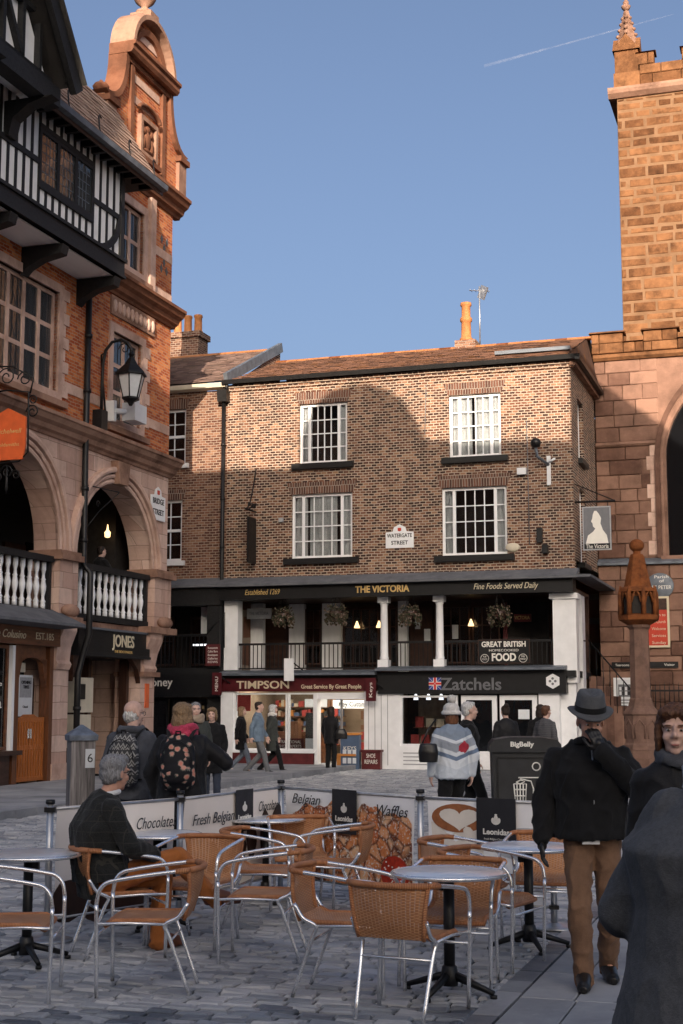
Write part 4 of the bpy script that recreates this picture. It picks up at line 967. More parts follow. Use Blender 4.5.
for a, b, z in ((415,420,3.9),(424,430,3.5),(452,458,3.6)): back(a, b, z, z+.4, 'paper', 'notice', 2.05, 2.08)
text('side_lettering', 'THE VICTORIA', .14, 'lettering_grey', P, (vx(259,605,.7), .69, 4.35), width=.6); MB().box(vx(247,605,.7), vx(271,605,.7), .7, .76, 4.2, 4.5).build('side_board', 'grey_paint', P)
bx0, bx1 = vx(477,655,-.12), vx(531,655,-.12)
bo = thing('food_banner', 'black board reading GREAT BRITISH FOOD fixed to the gallery railing', 'sign', FV.o + FV.X*bx0 + FV.Y*(-.1) + Vector((0,0,2.80)), FV.a)
MB().prism([(0,0),(bx1-bx0,0),(bx1-bx0-.04,.68),(.04,.68)], -.03, 0).build('board', 'dark_fascia', bo); link('board_frame', joined(frame_mb(.03,bx1-bx0-.03,.02,.66,-.038,-.028,.02)), 'dark_wood', bo)
bw = bx1-bx0
text('lettering', 'GREAT BRITISH', .2, 'lettering_white', bo, (bw/2,-.035,.53), width=1.2, bold=.006); text('lettering', 'HOMECOOKED', .09, 'lettering_white', bo, (bw/2,-.035,.37), width=.8); text('lettering', 'FOOD', .28, 'lettering_white', bo, (bw/2,-.035,.18), width=.66, bold=.01)
for s_ in (-1,1):
    MB().tube([(bw/2+s_*.52+.11*math.cos(2*math.pi*k/16),-.034,.16+.11*math.sin(2*math.pi*k/16)) for k in range(16)], .008, 4, True).build('roundel', 'lettering_white', bo); text('lettering', 'PUB\nFOOD', .07, 'lettering_white', bo, (bw/2+s_*.52,-.035,.17), width=.14)
# hanging baskets
t = NT('basket_plants'); pos = t.coord(); t.set(color=t.ramp(t.noise(16.0, 3.0, .6, pos), [(.35,(.012,.02,.012)),(.5,(.05,.05,.03)),(.6,(.14,.08,.06)),(.72,(.5,.48,.46))]), rough=.9, spec=.1)
def basket(px, py, y, z, label):
    x = vx(px, py, y); b_ = thing('hanging_basket', label, 'hanging basket', FV.o + FV.X*x + FV.Y*y + Vector((0,0,z)), FV.a, 'baskets hung along the pub gallery')
    for k in range(3): a = k*2.1; MB().tube([(.22*math.cos(a),.22*math.sin(a),0),(0,0,.62)], .008, 4).build('chain', 'iron', b_)
    MB().lathe([(.03,-.2),(.15,-.15),(.22,0),(.2,.01)], (0,0,0), 12).build('bowl', 'dark_wood', b_)
    mb = MB(); rr = random.Random(px)
    for i in range(150):
        a = rr.uniform(0,6.3); r_ = .30*math.sqrt(rr.random()); h = rr.uniform(-.10,.16)*(1-r_); c_ = Vector((r_*math.cos(a), r_*math.sin(a), h + .02))
        d = Vector((rr.uniform(-1,1),rr.uniform(-1,1),rr.uniform(-1,1))).normalized(); e = d.orthogonal().normalized(); s_ = rr.uniform(.03,.06)
        mb.quad(c_, c_+d*s_+e*s_*.5, c_+d*s_*2, c_+d*s_-e*s_*.5)
    for i in range(40):
        a = rr.uniform(0,6.3); c_ = Vector((.26*math.cos(a), .26*math.sin(a), -.05)); l_ = rr.uniform(.15,.4)
        for k in range(4): q = c_ + Vector((rr.uniform(-.05,.05), rr.uniform(-.05,.05), -l_*k/4)); mb.quad(q, q+Vector((.04,0,-.03)), q+Vector((.01,.01,-.08)), q+Vector((-.03,0,-.03)))
    mb.build('plants', 'basket_plants', b_, kind='stuff')
for i, (px_, py_, lb) in enumerate(((283,612,'trailing basket hanging over the white pilaster end of the pub railing'),(336,610,'full basket hanging midway over the red shop sign'),(410,610,'basket hanging between the two white columns'),(499,610,'round basket hanging above the Great British Food board'))):
    basket(px_, py_, -.25, V(px_,py_,-.25)[1]-.05, lb)
# ---------------------------------------------------------------- shop on the left: dark red fascia, lit window
SY = -.25
MB().box(X0-.03, 1.08, SY-.08, .1, 2.10, 2.46).build('shop_fascia', 'red_fascia', P)
text('shop_lettering', 'TIMPSON', .30, 'lettering_cream', P, (vx(263,684,SY-.08), SY-.085, 2.27), width=1.58, bold=.005, ext=.008); text('shop_lettering', 'Great Service By Great People', .16, 'lettering_cream', P, (vx(331,688,SY-.08), SY-.085, 2.22), width=1.75, bold=.003); text('shop_lettering', 'Est', .1, 'lettering_cream', P, (.92,SY-.085,2.2), width=.14)
MB().box(X0, -3.12, SY-.03, .1, 0, 2.10).build('shop_pilaster', 'white_paint', P); MB().box(.74, 1.60, SY-.03, .1, 0, 2.10).build('shop_pilaster', 'white_paint', P); 
for k in range(4): piece('groove_shade', 'grey_paint', P, .86+k*.18, .88+k*.18, SY-.034, SY-.03, .1, 2.0)  # grey strips on the flat face stand in for shaded grooves
MB().box(X0+.38, -.72, SY-.05, .1, 0, .40).build('stall_riser', 'red_riser', P); piece('window_sill', 'white_paint', P, X0+.38, -.66, SY-.1, .1, .40, .47)
window(P, -3.12, -1.52, .47, 2.06, SY+.02, [(1,1)], 1, 'white_paint', 'glass_shop', .05, name='shop_window'); window(P, -1.5, -.70, .47, 2.06, SY+.02, [(1,1)], 1, 'white_paint', 'glass_shop', .05, name='shop_window')
piece('door_head', 'white_paint', P, -.70, .74, SY, .05, 1.88, 2.06); piece('door_post', 'white_paint', P, -.70, -.62, SY-.02, .05, 0, 2.06); piece('door_frame', 'steel', P, -.02, .04, SY+.2, SY+.26, 0, 1.9)
piece('shop_floor', 'flagstone', P, X0+.2, 1.2, SY+.1, 3.4, -.02, .06); piece('shop_ceiling', 'white_paint', P, X0+.2, 1.2, .1, 3.4, 2.38, 2.44); piece('shop_back_wall', 'warm_room', P, X0+.2, 1.2, 3.3, 3.4, 0, 2.4); piece('shop_side_wall', 'warm_room', P, 1.1, 1.2, .1, 3.3, 0, 2.4); piece('shop_side_wall', 'warm_room', P, X0+.23, X0+.33, .1, 3.3, 0, 2.4)
for k in range(3): piece('strip_light', 'strip_white', P, -2.9+k*1.3, -1.9+k*1.3, .6, 1.6, 2.30, 2.34)
piece('strip_light', 'strip_white', P, -.5, .7, .3, .9, 2.30, 2.34)
piece('interior_sign', 'paper', P, -.75, .45, 1.5, 1.53, 1.62, 1.86); text('interior_lettering', 'Key Cutting', .2, 'lettering_black', P, (-.15,1.495,1.74), width=.85); piece('interior_sign', 'paper', P, -2.0, -1.3, 2.6, 2.63, 1.65, 1.9)
rr = random.Random(11)
for nm, c_ in (('goods_red',(.4,.05,.04)),('goods_brown',(.22,.10,.05)),('goods_black',(.02,.02,.02)),('goods_cream',(.6,.5,.36)),('goods_blue',(.08,.12,.2)),('goods_orange',(.55,.22,.05))): plain(nm, c_, .5, var=.15, bump=0)
GOODS = ['goods_red','goods_brown','goods_black','goods_cream','goods_blue','goods_orange']
for r_ in range(5):
    z = .55 + r_*.28; piece('shelf', 'brown_wood', P, -3.0, -.8, 2.6, 2.95, z-.03, z)
    x = -2.95
    while x < -.9:
        w = rr.uniform(.06,.2); piece('goods', rr.choice(GOODS), P, x, x+w*.85, 2.65, 2.85, z, z+rr.uniform(.1,.24)); x += w
for r_ in range(5):
    z = .4 + r_*.3; x = -.4
    while x < 1.0:
        w = rr.uniform(.08,.22); piece('goods', rr.choice(GOODS), P, x, x+w*.85, 3.1, 3.25, z, z+rr.uniform(.12,.26)); x += w
piece('counter', 'brown_wood', P, -2.6, -1.0, 1.4, 1.9, .06, .95); piece('machine', 'goods_black', P, -1.5, -1.05, 1.3, 1.6, .95, 1.5); piece('machine', 'goods_black', P, -1.3, -.95, .7, 1.0, .5, 1.5); piece('machine', 'goods_brown', P, -2.0, -1.6, .9, 1.2, .5, 1.25)
piece('window_poster', 'red_fascia', P, -1.85, -1.05, SY+.09, SY+.11, .48, .80); text('poster_lettering', 'TRADITIONAL\nSHOE EXPERTS', .12, 'lettering_white', P, (-1.45,SY+.085,.64), width=.66); piece('window_poster', 'goods_red', P, -3.05, -2.65, SY+.1, SY+.12, 1.55, 2.0)
piece('window_card', 'paper', P, -1.0, -.75, SY+.09, SY+.11, .5, .8)
# ---------------------------------------------------------------- shop on the right: black fascia, white front
MB().box(1.16, 6.3, SY-.12, .1, 2.02, 2.62).build('shop_fascia', 'dark_fascia', P)
text('shop_lettering', 'Zatchels', .46, 'lettering_grey', P, (vx(471,687,SY-.12), SY-.125, 2.26), width=1.66, bold=.006, ext=.02)
fx = vx(429,687,SY-.12); fz = 2.13; fy = SY-.122
piece('flag_field', 'sign_blue', P, fx, fx+.34, fy-.004, fy, fz, fz+.32)
for a, b in (((0,0),(.34,.32)),((0,.32),(.34,0))): MB().bar((fx+a[0],fy-.006,fz+a[1]),(fx+b[0],fy-.006,fz+b[1]),.004,.05,up=(0,1,0)).build('flag_saltire', 'lettering_white', P)
piece('flag_cross', 'lettering_white', P, fx, fx+.34, fy-.014, fy-.004, fz+.11, fz+.21); piece('flag_cross', 'lettering_white', P, fx+.12, fx+.22, fy-.0135, fy-.004, fz, fz+.32); piece('flag_cross', 'flag_red', P, fx, fx+.34, fy-.018, fy-.004, fz+.13, fz+.19); piece('flag_cross', 'flag_red', P, fx+.14, fx+.20, fy-.0175, fy-.004, fz, fz+.32)
hx = vx(553,687,SY-.12); MB().prism([(hx+.2*math.cos(math.pi/6+math.pi*k/3), 2.34+.2*math.sin(math.pi/6+math.pi*k/3)) for k in range(6)], SY-.15, SY-.12).build('hexagon_badge', 'white_paint', P)
for k in range(4): MB().lathe([(.035,0),(.035,.01)], (0,0,0), 8).build('badge_mark', 'lettering_grey', P, (hx+.07*math.cos(k*math.pi/2), SY-.152, 2.34+.07*math.sin(k*math.pi/2)), (R(90),0,0))
MB().box(1.60, 1.76, SY-.03, .1, 0, 2.02).build('shop_pilaster', 'white_paint', P); MB().box(5.55, 6.1, SY-.02, .1, 0, 2.02).build('shop_pilaster', 'white_paint', P); MB().box(6.1, 6.5, .0, .3, 0, 2.45).build('shop_pilaster', 'white_paint', P)
MB().box(1.76, 3.35, SY-.04, .1, 0, .62).build('stall_riser', 'white_paint', P)
for k in range(4): piece('riser_louvre', 'grey_paint', P, 1.85, 3.25, SY-.05, SY-.04, .12+k*.1, .15+k*.1)
window(P, 1.76, 3.35, .62, 1.98, SY, [(1,1)], 1, 'white_paint', 'glass_shop', .06, name='shop_window')
for a, b in ((3.45,4.42),(4.5,5.5)):
    window(P, a, b, .02, 1.98, SY+.02, [(1,1)], 1, 'white_paint', 'glass_dark', .13, name='shop_door'); 
piece('door_notice', 'paper', P, 5.0, 5.3, SY-.0, SY+.005, 1.35, 1.6)
piece('kick_panel', 'white_paint', P, 3.5, 4.38, SY-.01, SY+.06, .1, .5); piece('kick_panel', 'white_paint', P, 4.55, 5.45, SY-.01, SY+.06, .1, .5)
piece('shop_floor', 'flagstone', P, 1.3, 6.3, .1, 3.4, -.02, .06); piece('shop_ceiling', 'warm_room', P, 1.3, 6.3, .1, 3.4, 2.34, 2.44); piece('shop_back_wall', 'recess_shade', P, 1.3, 6.3, 2.2, 2.3, 0, 2.4)
for k in range(3): MB().lathe([(.07,0),(.05,.12),(.02,.16)], (2.0+k*.36,.5,1.86), 8).build('pendant_lamp', 'strip_cool', P)
for r_ in range(2):
    for k in range(5): piece('satchel', rr.choice(GOODS), P, 1.85+k*.3, 2.07+k*.3, .5+r_*.5, .6+r_*.5, .66+r_*.45, .86+r_*.45+rr.uniform(0,.1))
piece('shelf', 'brown_wood', P, 1.8, 3.3, .95, 1.15, 1.08, 1.11); piece('display_panel', 'warm_room', P, 1.8, 2.6, 1.5, 1.55, .6, 2.0)
# ---------------------------------------------------------------- fixtures on the front
MB().tube([(-3.60,-.08,10.75),(-3.60,-.08,5.3),(-3.58,-.12,2.6)], .06, 8).build('downpipe', 'black_paint', P); MB().prism_x([(-.24,10.5),(.0,10.5),(.0,10.85),(-.28,10.85)], -3.74, -3.44).build('hopper', 'black_paint', P)
for z in (9.2,7.6,6.2): MB().lathe([(.075,0),(.075,.08)], (-3.6,-.08,z), 8).build('pipe_collar', 'black_paint', P)
MB().tube([(-3.5,-.1,10.8),(-3.46,-.2,11.0)], .05, 6).build('gutter_outlet', 'black_paint', P)
MB().tube([(X1-1.22,-.02,9.4),(X1-1.2,-.02,6.0)], .012, 4).build('cable', 'lettering_grey', P)
MB().box(5.05,5.3,-.14,0,7.92,8.1).build('alarm_box', 'cctv_white', P); MB().box(5.55,5.7,-.12,0,6.05,6.45).build('bell_box', 'black_paint', P); MB().box(5.7,5.85,-.2,0,5.75,5.98).build('flood_lamp', 'black_paint', P)
MB().ell((4.88,-.03,5.95), (.2,.04,.12), 14, 8).build('oval_plaque', 'cream_paint', P); MB().tube([(2.5,-.02,10.6),(2.45,-.02,9.2)], .01, 4).build('cable', 'lettering_grey', P)
MB().box(-1.86,-1.74,-.1,0,6.9,7.02).build('alarm_box', 'grey_paint', P)
sp = thing('street_name_plate', 'white street plate reading WATERGATE STREET between the pub windows', 'sign', FV.o + FV.X*vx(399.5,538,-.04) + FV.Y*(-.01) + Vector((0,0,6.28)), FV.a)
MB().prism([(-.4,-.24),(.4,-.24),(.4,.2),(.2,.22),(.16,.34),(0,.42),(-.16,.34),(-.2,.22),(-.4,.2)], -.03, 0).build('plate', 'white_paint', sp); text('lettering', 'WATERGATE', .15, 'lettering_black', sp, (0,-.032,.1), width=.72, bold=.003); text('lettering', 'STREET', .15, 'lettering_black', sp, (0,-.032,-.1), width=.48, bold=.003)
MB().prism([(-.05,.24),(0,.22),(.05,.24),(.05,.32),(-.05,.32)], -.035, -.03).build('crest', 'red_sign', sp)
# bracket with dome camera on the corner
cx_, cz_ = V(549,485,-.05)
cc = thing('dome_camera', 'dark dome camera on white wall arm by the pub corner', 'camera', FV.o + FV.X*cx_ + Vector((0,0,cz_)), FV.a)
MB().box(-.05,.05,-.06,0,0,.8).build('wall_plate', 'cctv_white', cc); MB().tube([(0,-.05,.55),(-.25,-.35,.75),(-.28,-.4,1.0)], .04, 8).build('arm', 'lead', cc); MB().lathe([(.03,-.02),(.12,0),(.15,.12),(.12,.2),(.04,.24)], (-.28,-.4,1.0), 12).build('dome', 'black_paint', cc); MB().tube([(0,-.05,.62),(.18,-.12,.7)], .035, 8).build('stub', 'cctv_white', cc)
# iron bracket with a shrouded figure sign on the left
hx_, hz_ = V(252,530,-.3)
hb = thing('bracket_sign', 'dark hanging bracket sign with pale figure beside the pub downpipe', 'sign', FV.o + FV.X*hx_ + Vector((0,0,hz_-.5)), FV.a)
MB().box(-.03,.03,-.62,-.05,-.45,.85).build('board', 'black_paint', hb); MB().add([(-.034,-.5,-.3),(-.034,-.2,-.35),(-.034,-.15,.1),(-.034,-.3,.6),(-.034,-.42,.3)], [(0,4,3,2,1)]).build('figure', 'lettering_grey', hb)
MB().tube([(0,-.02,2.3),(0,-.25,1.7),(0,-.45,1.3),(0,-.7,1.05)], .02, 5).build('stay', 'iron', hb); MB().tube([(0,0,1.05),(0,-.85,1.05)], .025, 6).build('arm', 'iron', hb); MB().tube([(0,0,1.3),(0,-.6,1.05)], .02, 5).build('scroll', 'iron', hb)
for k in range(3): MB().tube([(0,-.15-.2*k+.09*math.cos(a*.6)*(1-a/16),1.2+.09*math.sin(a*.6)*(1-a/16)) for a in range(13)], .014, 5).build('scroll', 'iron', hb)
# pub sign hung from the side wall
qx, qz = V(597,528,.25)
ps = thing('pub_sign', 'hanging pub sign with pale portrait bust on dark board', 'sign', FV.o + FV.X*qx + FV.Y*.25 + Vector((0,0,qz)), FV.a)
MB().box(-.38,.38,-.03,.03,-.6,.58).build('board', 'black_paint', ps); link('board_frame', joined(frame_mb(-.38,.38,-.6,.58,-.045,-.03,.035)), 'grey_paint', ps); piece('picture_field', 'sign_board_blue' if 'sign_board_blue' in M else 'lettering_grey', ps, -.34, .34, -.036, -.03, -.42, .54)
MB().prism([(-.3,-.42),(.3,-.42),(.26,-.2),(.16,-.06),(.1,.12),(.12,.26),(.06,.38),(0,.46),(-.06,.46),(-.1,.36),(-.12,.24),(-.15,.18),(-.11,.12),(-.1,.04),(-.04,-.02),(-.1,-.1),(-.24,-.2)], -.042, -.037).build('bust', 'lettering_white', ps)
text('lettering', 'The Victoria', .16, 'lettering_white', ps, (0,-.04,-.5), width=.6)
MB().tube([(-.75,0,.72),(.5,0,.72)], .03, 6).build('arm', 'iron', ps); MB().tube([(-.75,0,1.3),(.45,0,.74)], .015, 5).build('stay', 'iron', ps)
for s_ in (-.3,.3): MB().tube([(s_,0,.72),(s_,0,.58)], .012, 5).build('hook', 'iron', ps)
# small projecting shop signs
for i, (px_, py_, mt, tx, lb) in enumerate(((289,670,'white_paint','','white projecting sign above the TIMPSON lettering'),(371,690,'red_fascia','Keys','dark red projecting sign at the end of the TIMPSON board'),(217,684,'red_fascia','MENU','dark red projecting sign beside the money shop'))):
    x_, z_ = V(px_,py_,-.6); s_ = thing('projecting_sign', lb, 'sign', FV.o + FV.X*x_ + FV.Y*(-.6) + Vector((0,0,z_)), FV.a)
    MB().box(-.14,.14,-.02,.02,-.3,.32).build('board', mt, s_); MB().tube([(.12,0,.2),(.3,.3,.0)], .02, 5).build('arm', 'iron', s_)
    if tx: text('lettering', tx, .13, 'lettering_white', s_, (0,-.022,.0), (R(90),R(-90),0), width=.4)
x_, z_ = V(213,655,-.35); s_ = thing('menu_board', 'dark red board of white lettering on the downpipe by the gallery', 'sign', FV.o + FV.X*x_ + FV.Y*(-.35) + Vector((0,0,z_)), FV.a)
MB().box(-.22,.22,-.02,.02,-.3,.3).build('board', 'red_riser', s_)
for k, tx in enumerate(('Restaurants','Cafes Bars','Boutiques','Galleries','ROWS')): text('lettering', tx, .09, 'lettering_white', s_, (0,-.022,.2-.1*k), width=.3)
MB().tube([(-.2,0,.6),(.35,0,1.2),(.35,0,.2)], .015, 5).build('arm', 'iron', s_)
# goods boards in the shop doorway
for (px_, py0, py1, mt, lb, tx) in ((351,735,767,'goods_blue','blue and white advertising stand in the lit shop doorway','KEYS'),(372,752,769,'red_riser','small dark red pavement board against the white pilaster','SHOE\nREPAIRS'),(347,756,768,'goods_orange','low orange box standing on the shop threshold','')):
    x_, z0_ = V(px_,py1,-.5); z1_ = V(px_,py0,-.5)[1]; s_ = thing('shop_stand', lb, 'stand', FV.o + FV.X*x_ + FV.Y*(-.5) , FV.a)
    hh = z1_-0.0; MB().box(-.26,.26,-.1,.1,0,hh).build('panel', mt, s_); MB().box(-.29,.29,-.13,.13,hh,hh+.06).build('top', 'goods_orange' if tx == 'KEYS' else mt, s_)
    if tx: text('lettering', tx, .16, 'lettering_white', s_, (0,-.105,hh*.6), width=.36)
    if tx == 'KEYS':
        for k in range(6): piece('card', 'paper', s_, -.2+.14*(k%3), -.1+.14*(k%3), -.112, -.102, .15+.22*(k//3), .3+.22*(k//3))
# steps and rails down from the gallery's right end
MB().tube([(5.98,.6,3.5),(6.6,1.2,3.45)], .02, 5).build('stair_rail', 'black_paint', P)
# ================================================================ the house left of the pub
A = thing('narrow_house', 'brown brick house with white sash windows and dark gallery joined to the pub', 'building', FV.o, FV.a)
AX0, AX1 = -9.5, -3.52
AW = [(-6.0,-4.86,8.78,10.42), (-6.1,-4.94,5.9,7.7), (-8.6,-7.5,8.78,10.42), (-8.6,-7.5,5.9,7.7)]
m = MB(); wall_holes(m, AX0, AX1, 5.2, 10.9, AW, .06, .25); m.build('brick_wall', 'brick_adj', A)
piece('interior', 'recess_shade', A, AX0, AX1, .8, .9, 5.2, 10.9)
for a,b,c,d in AW:
    window(A, a, b, c, d, .14, [(1,3)], 4, fw=.07, bar=.03); piece('meeting_rail', 'white_paint', A, a+.07, b-.07, .13, .22, (c+d)/2-.04, (c+d)/2+.04); piece('sill', 'white_paint', A, a-.12, b+.12, -.05, .2, c-.14, c-.005)
    MB().prism([(a-.02,d+.005),(b+.02,d+.005),(b+.14,d+.3),(a-.14,d+.3)], .052, .08).build('flat_arch', 'brick_pub_flat', A)
MB().prism_x([(.0,10.9),(-.18,10.95),(-.2,11.08),(.06,11.1)], AX0, AX1).build('eaves_cornice', 'cream_paint', A)
tiled('roof_tiles', 'roof_adj', A, AX0, AX1-.02, -.2, 11.12, 4.4, 13.15, tw=.27, rows=22, shadow=.02)
MB().bar((AX1+.0,-.15,11.2),(AX1+.0,4.45,13.24),.12,.3).build('verge', 'lead', A); MB().add([(AX1,-.1,10.9),(AX1,4.4,10.9),(AX1,4.4,13.1)],[(0,1,2)]).build('verge_wall', 'brick_adj', A)
for i in range(16): MB().prism_x([(4.26,13.12),(4.4,13.22),(4.54,13.12)], AX0+i*.37, AX0+i*.37+.36).build('ridge_tile', 'clay_pot', A)
MB().prism_x([(.06,5.36),(-.5,5.14),(-.5,5.06),(.06,5.06)], AX0, AX1).build('lead_ledge', 'slate', A); MB().box(AX0, AX1, -.35, .1, 4.55, 5.05).build('gallery_beam', 'black_timber', A)
piece('gallery_floor', 'black_timber', A, AX0, AX1, -.2, 2.6, 2.6, 2.78); piece('gallery_back', 'recess_shade', A, AX0, AX1, 2.3, 2.4, 2.78, 5.0); piece('gallery_top', 'black_timber', A, AX0, AX1, .1, 2.3, 4.9, 5.0)
MB().box(-3.95,-3.56,-.3,.1,2.78,4.55).build('post', 'black_timber', A); piece('rail', 'black_paint', A, AX0, -3.95, -.15, -.08, 3.68, 3.75)
for i in range(40): x = AX0+.1+i*.135; piece('railing_bar', 'black_paint', A, x, x+.025, -.13, -.105, 2.78, 3.68)
xq = vx(208,625,.4); piece('gallery_notice', 'paper', A, xq-.2, xq+.1, .35, .4, 3.75, 4.55); piece('gallery_strip', 'strip_cool', A, vx(193,642,1.5), vx(206,642,1.5), 1.5, 1.56, 3.48, 3.53)
for a in (-7.0,-5.6): window(A, a, a+.9, 2.9, 4.4, 2.2, [(1,2)], 2, 'dark_wood', 'glass_dark', name='gallery_window')
MB().box(AX0, AX1, -.35, .1, 1.95, 2.6).build('shop_fascia', 'dark_fascia', A); text('shop_lettering', 'eurochange money', .34, 'lettering_white', A, (vx(172.5,676,-.35), -.355, 2.36), align='RIGHT', ext=.006, bold=.004)
piece('shop_front', 'recess_shade', A, AX0, AX1, 1.2, 1.3, 0, 1.95); 
for a in (-8.0,-6.4,-5.2): window(A, a, a+1.1, .5, 1.9, .1, [(1,1)], 1, 'black_paint', 'glass_dark', name='shop_window')
piece('shop_poster', 'goods_orange', A, -4.9, -4.5, .3, .32, .9, 1.7); piece('shop_lamp', 'lamp_warm', A, -4.6, -4.2, .9, .95, 1.6, 1.7); MB().box(-3.95, AX1-.02, -.2, .1, 0, 1.95).build('shop_pilaster', 'black_timber', A)
# chimney behind the roofs
cs = thing('brick_chimney', 'brick chimney stack with three orange clay pots behind the tiled roof', 'chimney', (-5.2, 47.5, 0), FV.a)
MB().box(-.65,.5,-.4,.4,11,14.1).build('stack', 'brick_adj', cs); MB().box(-.72,.57,-.47,.47,14.1,14.3).build('cap', 'brick_adj', cs)
for k in range(3): MB().lathe([(.16,0),(.17,.08),(.14,.12),(.13,.55),(.16,.6),(.14,.66)], (-.45+k*.38,0,14.3), 10).build('pot', 'clay_pot', cs)
piece('base_wall', 'brick_adj', cs, -.6, .45, -.35, .35, 0, 11)

# ================================================================ the church: nave wall with battlements, and its tower
CY = 4.5
CH = thing('sandstone_church', 'red sandstone church wall with battlements and pointed window beside the pub', 'church', FV.o, FV.a)
def stone_mesh(w, h, d, rr, c=.022):
    """One dressed block: softened front edges and an uneven face."""
    j = lambda a: rr.uniform(-a, a)*(c/.02)
    fr = [(c+j(.004),j(.006),c+j(.004)),(w-c+j(.004),j(.006),c+j(.004)),(w-c+j(.004),j(.006),h-c+j(.004)),(c+j(.004),j(.006),h-c+j(.004))]
    md = [(0,c,0),(w,c,0),(w,c,h),(0,c,h)]; bk = [(0,d,0),(w,d,0),(w,d,h),(0,d,h)]; ce = (w/2+j(.1*w), -rr.uniform(.002,.014), h/2)
    return MB().add([ce]+fr+md+bk, [(0,1,2),(0,2,3),(0,3,4),(0,4,1)] + [(1+i,5+i,5+(i+1)%4,1+(i+1)%4) for i in range(4)] + [(5+i,9+i,9+(i+1)%4,5+(i+1)%4) for i in range(4)])
SVAR = {}
def stones(parent, mat, x0, x1, z0, z1, y, rows, wr, seed, depth=.12, skip=None, joint=.014, prot=.0, edge=.02):
    rr = random.Random(seed); z = z0
    while z < z1 - .05:
        h = min(rr.uniform(*rows), z1 - z)
        if z1 - z - h < .12: h = z1 - z
        x = x0; first = rr.uniform(.4,1)
        while x < x1 - .02:
            w = rr.uniform(*wr)*first; first = 1.0
            if x1 - x - w < .2: w = x1 - x
            if not (skip and skip(x + w/2, z + h/2, w, h)):
                mb = stone_mesh(w-joint, h-joint, depth, rr, edge); o = mb.build('stone', mat, parent, (x+joint/2, y - rr.uniform(0,.014) - prot, z+joint/2))
            x += w
        z += h
WCX, WHW, WZS = 9.95, 1.35, 9.0           # pointed window: centre, half width, springing
def lancet(hw, n=10, r=1.35):
    pts = []; R_ = hw*2*.95
    for i in range(n+1):
        t_ = i/n; ang = t_*math.acos((R_-hw)/R_); pts.append((R_-hw - R_*math.cos(ang) , R_*math.sin(ang)))
    return [(x, z) for x, z in pts]
def lanc_skip(x, z, w, h): return abs(x - WCX) < WHW + .12 + w*.5 and 5.9 < z < 11.75
def lanc_fill(parent):
    x0 = WCX-WHW-.75; pts = [(WCX-WHW, 6.0)] + [(WCX+x, WZS+z) for x, z in lancet(WHW)]
    for s in (1,-1):
        m = MB()
        for (ax,az),(bx,bz) in zip(pts, pts[1:]):
            q = [(x0,az),(ax,az),(bx,bz),(x0,bz)]
            if s < 0: q = [(2*WCX-x,z) for x,z in q][::-1]
            m.quad(*[(x,CY+.02,z) for x,z in q])
        q = [(x0,pts[-1][1]),(WCX,pts[-1][1]),(WCX,11.98),(x0,11.98)]
        if s < 0: q = [(2*WCX-x,z) for x,z in q][::-1]
        m.quad(*[(x,CY+.02,z) for x,z in q]); m.build('window_spandrel', 'stone_church', parent)
piece('wall_core', 'stone_mortar', CH, 6.56, WCX-WHW-.2, CY+.06, CY+.6, 0, 12.2); piece('wall_core', 'stone_mortar', CH, WCX+WHW+.2, 15, CY+.06, CY+.6, 0, 12.2); piece('wall_core', 'stone_mortar', CH, WCX-WHW-.2, WCX+WHW+.2, CY+.06, CY+.6, 0, 6.0); piece('wall_core', 'stone_mortar', CH, WCX-WHW-.2, WCX+WHW+.2, CY+.06, CY+.6, 11.6, 12.2)
stones(CH, 'stone_church', 6.56, WCX-WHW-.16, 6.02, 9.36, CY, (.34,.48), (.5,1.05), 5); stones(CH, 'stone_church', 6.56, WCX-WHW-.16, 9.5, 12.0, CY, (.34,.48), (.5,1.1), 6); stones(CH, 'stone_church', WCX+WHW+.16, 13.2, 6.02, 12.0, CY, (.34,.48), (.6,1.2), 8); stones(CH, 'stone_church', 6.56, 12.0, 0, 5.8, CY-.12, (.36,.55), (.55,1.1), 7)
moulding('string_course', 'stone_church', CH, 6.56, WCX-WHW-.25, [(-.1,0),(.05,0),(.1,.06),(.06,.14),(-.1,.14)], CY, 9.36); MB().prism_x([(CY+.05,5.8),(CY-.25,5.8),(CY-.25,5.86),(CY+.05,6.02)], 6.56, 14).build('sill_course', 'lead', CH)
moulding('cornice', 'stone_tower', CH, 6.56, 15, [(-.1,0),(.06,0),(.14,.08),(.14,.18),(-.1,.24)], CY, 12.0)
lanc_fill(CH)
# parapet and merlons
for i, (a,b) in enumerate(((6.5,7.45),(8.05,9.05),(9.65,10.65),(11.2,12.2))):
    stones(CH, 'stone_tower', a, b, 12.24, 12.86, CY, (.28,.34), (.4,.7), 30+i, .4); MB().prism_x([(CY-.1,12.86),(CY+.2,12.98),(CY+.5,12.86)], a-.06, b+.06).build('merlon_cap', 'stone_tower', CH)
for a,b in ((7.45,8.05),(9.05,9.65),(10.65,11.2)): stones(CH, 'stone_tower', a, b, 12.24, 12.56, CY, (.3,.34), (.4,.7), 40+int(a), .4); MB().prism_x([(CY-.08,12.56),(CY+.2,12.64),(CY+.5,12.56)], a, b).build('crenel_cap', 'stone_tower', CH)
